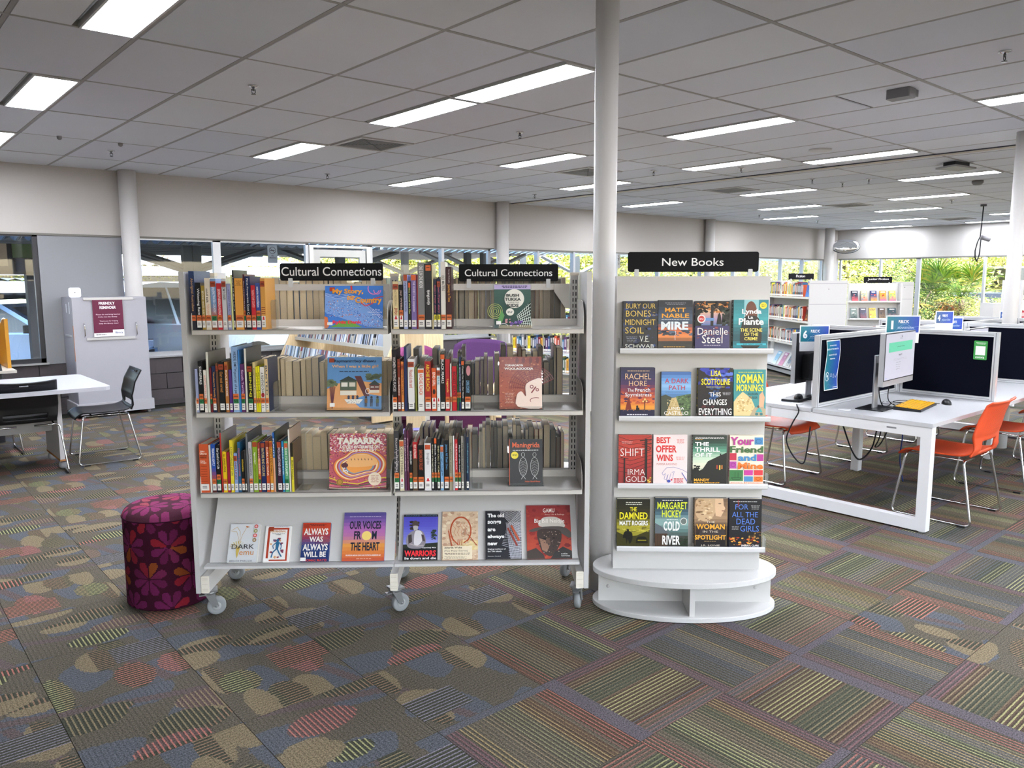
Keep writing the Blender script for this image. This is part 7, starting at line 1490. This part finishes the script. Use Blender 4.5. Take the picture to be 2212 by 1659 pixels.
for u, yy in ((875, 14), (1010, 13.4), (1045, 13.4), (1245, 13.8), (1130, 15)):
    x, _ = onY(u, 600, yy); MB('9a9ea2' if u < 900 else '55595c').box((x-.06, yy-.06, GZ), (x+.06, yy+.06, 2.15)).build('post', MATTE, cp2)
    MB('8a8e92').cyl((x, yy, 1.7), (x-1.2, yy, 2.14), .045, 4, smooth=False).build('brace', MATTE, cp2); MB('8a8e92').cyl((x, yy, 1.7), (x+1.2, yy, 2.14), .045, 4, smooth=False).build('brace', MATTE, cp2)
def far_roof(x0, x1, y0, y1, z0, z1, c, lab, wall='b8b4a8'):
    e = empty('building', T(0, 0), lab, 'building'); n = int((x1-x0)/.28); b = MB(c); vs = []; 
    for i in range(2*n+1):
        x = x0+(x1-x0)*i/(2*n); dz = .05*(i % 2); vs += [(x, y0, z0+dz), (x, y1, z1+dz)]
    b.add(vs, [(2*i, 2*i+2, 2*i+3, 2*i+1) for i in range(2*n)]); b.build('roof', ROOFM, e)
    MB('9ca4b0').box((x0, y0+.02, z0-.28), (x1, y0+.08, z0-.01)).build('fascia', MATTE, e); MB(wall).box((x0+.5, y0+1.5, GZ), (x1-.5, y1, z0-.3)).build('wall', MATTE, e)
    for k in range(4): x = x0+1+(x1-x0-2)*k/3; MB('8c94a0').box((x-.06, y0+.1, GZ), (x+.06, y0+.22, z0-.02)).build('post', MATTE, e)
far_roof(1, 12, 24, 28, 2.0, 2.42, 'e4e8ee', 'long white corrugated roof across the car park'); far_roof(-6, 9.5, 31, 38, 1.80, 2.3, 'b8b4a4', 'low building with beige roof behind the white one')
far_roof(-4, 5.8, 21.0, 23.0, 1.58, 1.60, '4c5048', 'dark low carport with corrugated edge among the cars', '4a4c4a')
e = empty('outbuilding', T(0, 0), 'dark panelled outbuilding hung with a tan board outside the far left window', 'building')
MB('2a2c30').box((-4, 13.6, 1.66), (2.55, 14.0, 2.6)).build('wall', MATTE, e); MB('a08c74').box((.6, 13.52, 1.78), (1.95, 13.58, 2.4)).build('board', MATTE, e); MB('44582c').box((2.02, 13.52, 1.9), (2.4, 13.58, 2.4)).build('green_panel', MATTE, e); MB('1c2438').box((2.05, 13.50, 1.70), (2.4, 13.56, 1.88)).build('navy_panel', MATTE, e)
MB('3a3c40').box((-3.9, 13.7, GZ), (-3.7, 13.9, 1.66)).build('post', MATTE, e); MB('3a3c40').box((2.2, 13.7, GZ), (2.35, 13.9, 1.66)).build('post', MATTE, e)
# foliage
def crown(seed, n, rx, rz, cols, ls=.09):
    q = random.Random(seed); b = MB()
    cl = [(q.gauss(0, .42)*rx, q.gauss(0, .42)*rx, q.uniform(-.8, .8)*rz) for _ in range(34)]
    for i in range(n):
        c = q.choice(cl); p = Vector((c[0]+q.gauss(0, .16)*rx, c[1]+q.gauss(0, .16)*rx, c[2]+q.gauss(0, .14)*rz))
        d = Vector((q.gauss(0, 1), q.gauss(0, 1), q.gauss(0, .6))).normalized(); e_ = d.cross(Vector((q.gauss(0, 1), q.gauss(0, 1), q.gauss(0, 1)))).normalized(); s = ls*.40*q.uniform(.6, 1.5)
        b.add([tuple(p-d*s), tuple(p+e_*s*.4), tuple(p+d*s), tuple(p-e_*s*.4)], [(0, 1, 2, 3)], q.choice(cols))
    return b.mesh('foliage', LEAF)
YG = [hx(c) for c in ('ccd068', 'e2e088', 'b0bc50', 'f0eca8', '90a444', 'd8c460')]; DG = [hx(c) for c in ('3c5a2c', '4c6c34', '2c4424', '6a8440')]  # paled yellow-greens put the backlit, overexposed look into the leaf colour
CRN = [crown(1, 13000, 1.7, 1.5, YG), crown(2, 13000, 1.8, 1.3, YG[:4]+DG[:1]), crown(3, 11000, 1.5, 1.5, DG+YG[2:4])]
def trunk_mesh(seed):
    q = random.Random(seed); b = MB('6a5c4c'); b.tube([(0, 0, -1.6), (.06, .02, -.6), (-.04, .05, .2), (.02, 0, .9)], .08, 7)
    for k in range(5):
        an = q.random()*6.28; b.tube([(0, 0, -.5+.25*k), (.5*math.cos(an), .5*math.sin(an), .1+.25*k), (.9*math.cos(an), .9*math.sin(an), .7+.2*k)], .028, 5)
    return b.mesh('trunk', BARK)
TRM = trunk_mesh(3)
trees = [(20, 26, 1.2, 1), (62, 27, 1.3, 0), (318, 26, .75, 0), (352, 27, .8, 1), (392, 27, .8, 1), (540, 30, .9, 0), (585, 31, 1.0, 0), (690, 30, 1.2, 1), (812, 23, 1.3, 0), (850, 22, 1.4, 1), (892, 24, 1.5, 0), (930, 22, 1.4, 0), (980, 21, 1.5, 1), (1120, 18, 1.5, 0), (1160, 20, 1.6, 0), (1205, 18, 1.4, 1), (1250, 20, 1.6, 0), (1300, 19, 1.6, 1), (1345, 19, 1.6, 0), (1400, 18, 1.5, 1), (1460, 19, 1.6, 0), (1520, 18, 1.6, 1), (1600, 19, 1.6, 2), (1660, 18, 1.5, 0), (1700, 19, 1.7, 1), (1745, 18, 1.6, 2), (1785, 19, 1.6, 0)]
tds = ['leafy yellow-green tree', 'light green tree', 'darker green tree']
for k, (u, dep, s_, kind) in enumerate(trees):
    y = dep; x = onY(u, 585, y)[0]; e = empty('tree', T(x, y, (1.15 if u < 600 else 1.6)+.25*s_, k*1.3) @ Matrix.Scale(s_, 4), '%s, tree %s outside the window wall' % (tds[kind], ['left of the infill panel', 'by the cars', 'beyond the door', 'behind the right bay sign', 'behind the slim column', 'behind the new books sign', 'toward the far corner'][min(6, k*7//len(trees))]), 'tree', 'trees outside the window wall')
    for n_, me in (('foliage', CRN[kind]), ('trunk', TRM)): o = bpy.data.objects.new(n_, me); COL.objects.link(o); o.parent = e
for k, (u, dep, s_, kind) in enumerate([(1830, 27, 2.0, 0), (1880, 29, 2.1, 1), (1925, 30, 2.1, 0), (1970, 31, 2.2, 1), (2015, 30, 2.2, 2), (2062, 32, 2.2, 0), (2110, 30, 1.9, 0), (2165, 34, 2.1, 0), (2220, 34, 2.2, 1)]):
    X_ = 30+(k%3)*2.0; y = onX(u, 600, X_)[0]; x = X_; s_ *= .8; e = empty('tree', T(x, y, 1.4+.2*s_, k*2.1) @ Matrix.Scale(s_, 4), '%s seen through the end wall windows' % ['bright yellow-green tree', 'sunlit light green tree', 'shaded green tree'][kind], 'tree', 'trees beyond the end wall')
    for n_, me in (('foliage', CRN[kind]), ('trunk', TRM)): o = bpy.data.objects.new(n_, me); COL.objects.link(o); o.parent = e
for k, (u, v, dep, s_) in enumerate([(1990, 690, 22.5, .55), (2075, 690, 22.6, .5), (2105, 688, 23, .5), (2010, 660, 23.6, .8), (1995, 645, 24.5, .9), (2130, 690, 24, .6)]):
    x, y, z = atd(u, v, dep); e = empty('shrub', T(x, y, z, k*1.7) @ Matrix.Scale(s_, 4), '%s shrub low outside the end wall window' % ['dark green', 'yellow-green', 'sunlit yellow', 'dense dark green', 'tall dark green', 'small golden'][k], 'shrub')
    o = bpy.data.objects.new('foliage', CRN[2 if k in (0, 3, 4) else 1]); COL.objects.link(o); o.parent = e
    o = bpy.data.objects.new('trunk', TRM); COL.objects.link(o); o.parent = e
# fan palms
def palm(x, y, zc, s_, lab, seed):
    q = random.Random(seed); e = empty('fan_palm', T(x, y, GZ), lab, 'palm'); b = MB('7a6a54')
    b.tube([(0, 0, 0), (.05, .03, (zc-GZ)*.5), (0, 0, zc-GZ)], .10*s_, 8); b.build('trunk', BARK, e)
    for k in range(30):
        an = q.random()*6.283; el = q.uniform(-.5, 1.35); L = s_*q.uniform(.7, 1.1); d = Vector((math.cos(an)*math.cos(el), math.sin(an)*math.cos(el), math.sin(el))); o_ = Vector((0, 0, zc-GZ)); tip = o_+d*L
        side = d.cross(Vector((0, 0, 1))).normalized(); up = side.cross(d).normalized(); f = MB('5c7a2a' if el > -.1 else '8a7438')
        f.tube([tuple(o_), tuple(o_+d*L*.55+Vector((0, 0, .02))), tuple(tip)], .010*s_, 5)
        for j in range(22):
            t = (j/21-.5)*2.7; dd = (d*math.cos(t)+side*math.sin(t)+up*q.uniform(-.12, .12)).normalized(); l = L*.95*(.75+.25*math.cos(t)); w_ = dd.cross(up).normalized()*.022*s_
            c = q.choice(['6c8c2c', '84a034', '4c6c28', 'a89c3c'] if el > -.1 else ['a8843c', 'b8703c', '8a7a3a'])
            f.add([tuple(tip-w_), tuple(tip+dd*l*.5-w_*.9-up*.01), tuple(tip+dd*l-Vector((0, 0, .12*l))), tuple(tip+dd*l*.5+w_*.9-up*.01), tuple(tip+w_)], [(0, 1, 2, 3, 4)], c)
        f.build('frond', LEAF, e)
x, y, z = atd(2020, 640, 22.6); palm(x, y, z, .78, 'large green fan palm outside the end wall window', 4)
x, y, z = atd(2078, 642, 22.4); palm(x, y, z, .80, 'fan palm with orange drying fronds, right of the first', 8)
# vehicles
def vehicle(M, kind, col, lab):
    e = empty('car', M, lab, 'car')
    W_ = 1.78
    if kind == 'ute': body = [(-2.5, .45), (-2.55, .95), (-.9, .98), (-.88, 1.0), (-.75, 1.0), (1.0, 1.02), (2.2, .92), (2.45, .80), (2.5, .42)]; cab = [(-.85, .98), (-.80, 1.70), (-.3, 1.76), (.5, 1.72), (1.25, 1.0)]
    elif kind == 'van': body = [(-2.4, .4), (-2.45, 1.1), (1.7, 1.15), (2.3, .95), (2.4, .4)]; cab = [(-2.4, 1.1), (-2.35, 2.2), (1.0, 2.25), (1.75, 1.12)]
    else: body = [(-2.1, .38), (-2.15, .85), (-1.9, .95), (1.0, .95), (1.9, .80), (2.1, .62), (2.12, .36)]; cab = [(-1.85, .93), (-1.35, 1.40), (-.2, 1.47), (.35, 1.42), (1.15, .93)]
    if kind == 'suv': body = [(x, z*1.12) for x, z in body]; cab = [(-2.0, 1.04), (-1.8, 1.72), (.2, 1.76), (.45, 1.70), (1.15, 1.04)]
    b = MB(col); b.prism([(x, z) for x, z in body], -W_/2, W_/2, axis=1); b.build('body', CARPAINT, e)
    def inset(p, k): return (p[0], k, p[1])
    n = len(cab); vs = [(x, -W_/2+.04+.14*(z-cab[0][1]), z) for x, z in cab]+[(x, W_/2-.04-.14*(z-cab[0][1]), z) for x, z in cab]
    c = MB(col); c.add(vs, [tuple(range(n)), tuple(range(2*n-1, n-1, -1))]+[(i, n+i, n+i+1, i+1) for i in range(n-1)]); c.build('cabin', CARPAINT, e)
    g = MB('1a1f26'); zc0 = cab[0][1]+.05; ztop = max(z for _, z in cab)-.10
    xs = [min(x for x, _ in cab), max(x for x, _ in cab)]
    def cx_(z, side):
        pts = cab if side else cab[::-1]
        for (xa, za), (xb, zb) in zip(pts, pts[1:]):
            if min(za, zb) <= z <= max(za, zb) and za != zb: return xa+(xb-xa)*(z-za)/(zb-za)
        return pts[0][0]
    l0, l1, r0, r1 = cx_(zc0, True)+.12, cx_(ztop, True)+.12, cx_(zc0, False)-.12, cx_(ztop, False)-.12
    mids = [.5] if kind != 'ute' else [.45]
    for s in (-1, 1):
        for a_, b__ in ((0, mids[0]-.02), (mids[0]+.02, 1)):
            P_ = lambda t, z, lo, hi: (lo+(hi-lo)*t, s*(W_/2-.035-.14*(z-cab[0][1])), z)
            g.add([P_(a_, zc0, l0, r0), P_(b__, zc0, l0, r0), P_(b__, ztop, l1, r1), P_(a_, ztop, l1, r1)], [(0, 1, 2, 3)])
    fx0, fx1 = cx_(zc0, False)+.012, cx_(ztop, False)+.02; bx0, bx1 = cx_(zc0, True)-.012, cx_(ztop, True)-.02; hw = W_/2-.16
    g.add([(fx0, -hw, zc0), (fx0, hw, zc0), (fx1, hw-.06, ztop), (fx1, -hw+.06, ztop)], [(0, 1, 2, 3)]); g.add([(bx0, -hw, zc0), (bx0, hw, zc0), (bx1, hw-.06, ztop), (bx1, -hw+.06, ztop)], [(3, 2, 1, 0)])
    g.build('windows', CARPAINT, e)
    for x in (body[0][0]+.78, body[-1][0]-.80):
        for s in (-1, 1):
            wM = TR(x, s*(W_/2-.10), .34) @ RX(R(90)); w_ = MB('141416'); w_.lathe([(.20, -.11), (.32, -.11), (.345, -.08), (.345, .08), (.32, .11), (.20, .11)], 24, M=wM); w_.lathe([(.05, -.125), (.19, -.105), (.19, .105), (.05, .125)], 10, 'a8acb0', M=wM); w_.build('wheel', RUBBER, e)
            ar = MB('0c0c0e'); ar.lathe([(.40, -.012), (.40, .012)], 24, M=TR(x, s*(W_/2-.001), .36) @ RX(R(90))); ar.build('wheel_arch', MATTE, e)
    for s in (-1, 1):
        MB('dfe6ee').rbox((body[-1][0]-.12, s*.62-.14, .62), (body[-1][0]+.012, s*.62+.14, .78), .03, axis=0).build('headlight', CHROME, e); MB('a02424').box((body[0][0]-.05, s*.70-.10, .70), (body[0][0]+.05, s*.70+.10, .90)).build('tail_light', PLAST, e)
        MB('14161a').rbox((.80, s*.98-.09, .98), (.92, s*.98+.09, 1.10), .03).build('mirror', PLAST, e)
    MB('14161a').box((body[-1][0]-.02, -.5, .42), (body[-1][0]+.02, .5, .60)).build('grille', PLAST, e)
    return e
def park(u, v, dep, yaw, kind, col, lab): x, y, z = atd(u, v, dep); vehicle(T(x, y, GZ+.005, R(yaw)), kind, col, lab)
park(440, 700, 14.6, -55, 'ute', 'b4c4d4', 'silver blue utility truck parked outside behind the bookcase end')
park(20, 700, 13.0, -38, 'car', '7a9ccc', 'light blue hatchback parked outside the far left window')
park(20, 660, 19.5, 2, 'suv', '2c2f38', 'dark four-wheel drive behind the blue hatchback')
park(335, 650, 22, -60, 'suv', 'd8dce0', 'white four-wheel drive behind the utility truck')
park(2175, 640, 27, 40, 'van', 'eef0f2', 'white van outside the end wall window'); park(2110, 660, 25, 25, 'car', '5a6272', 'grey car partly behind the palm')
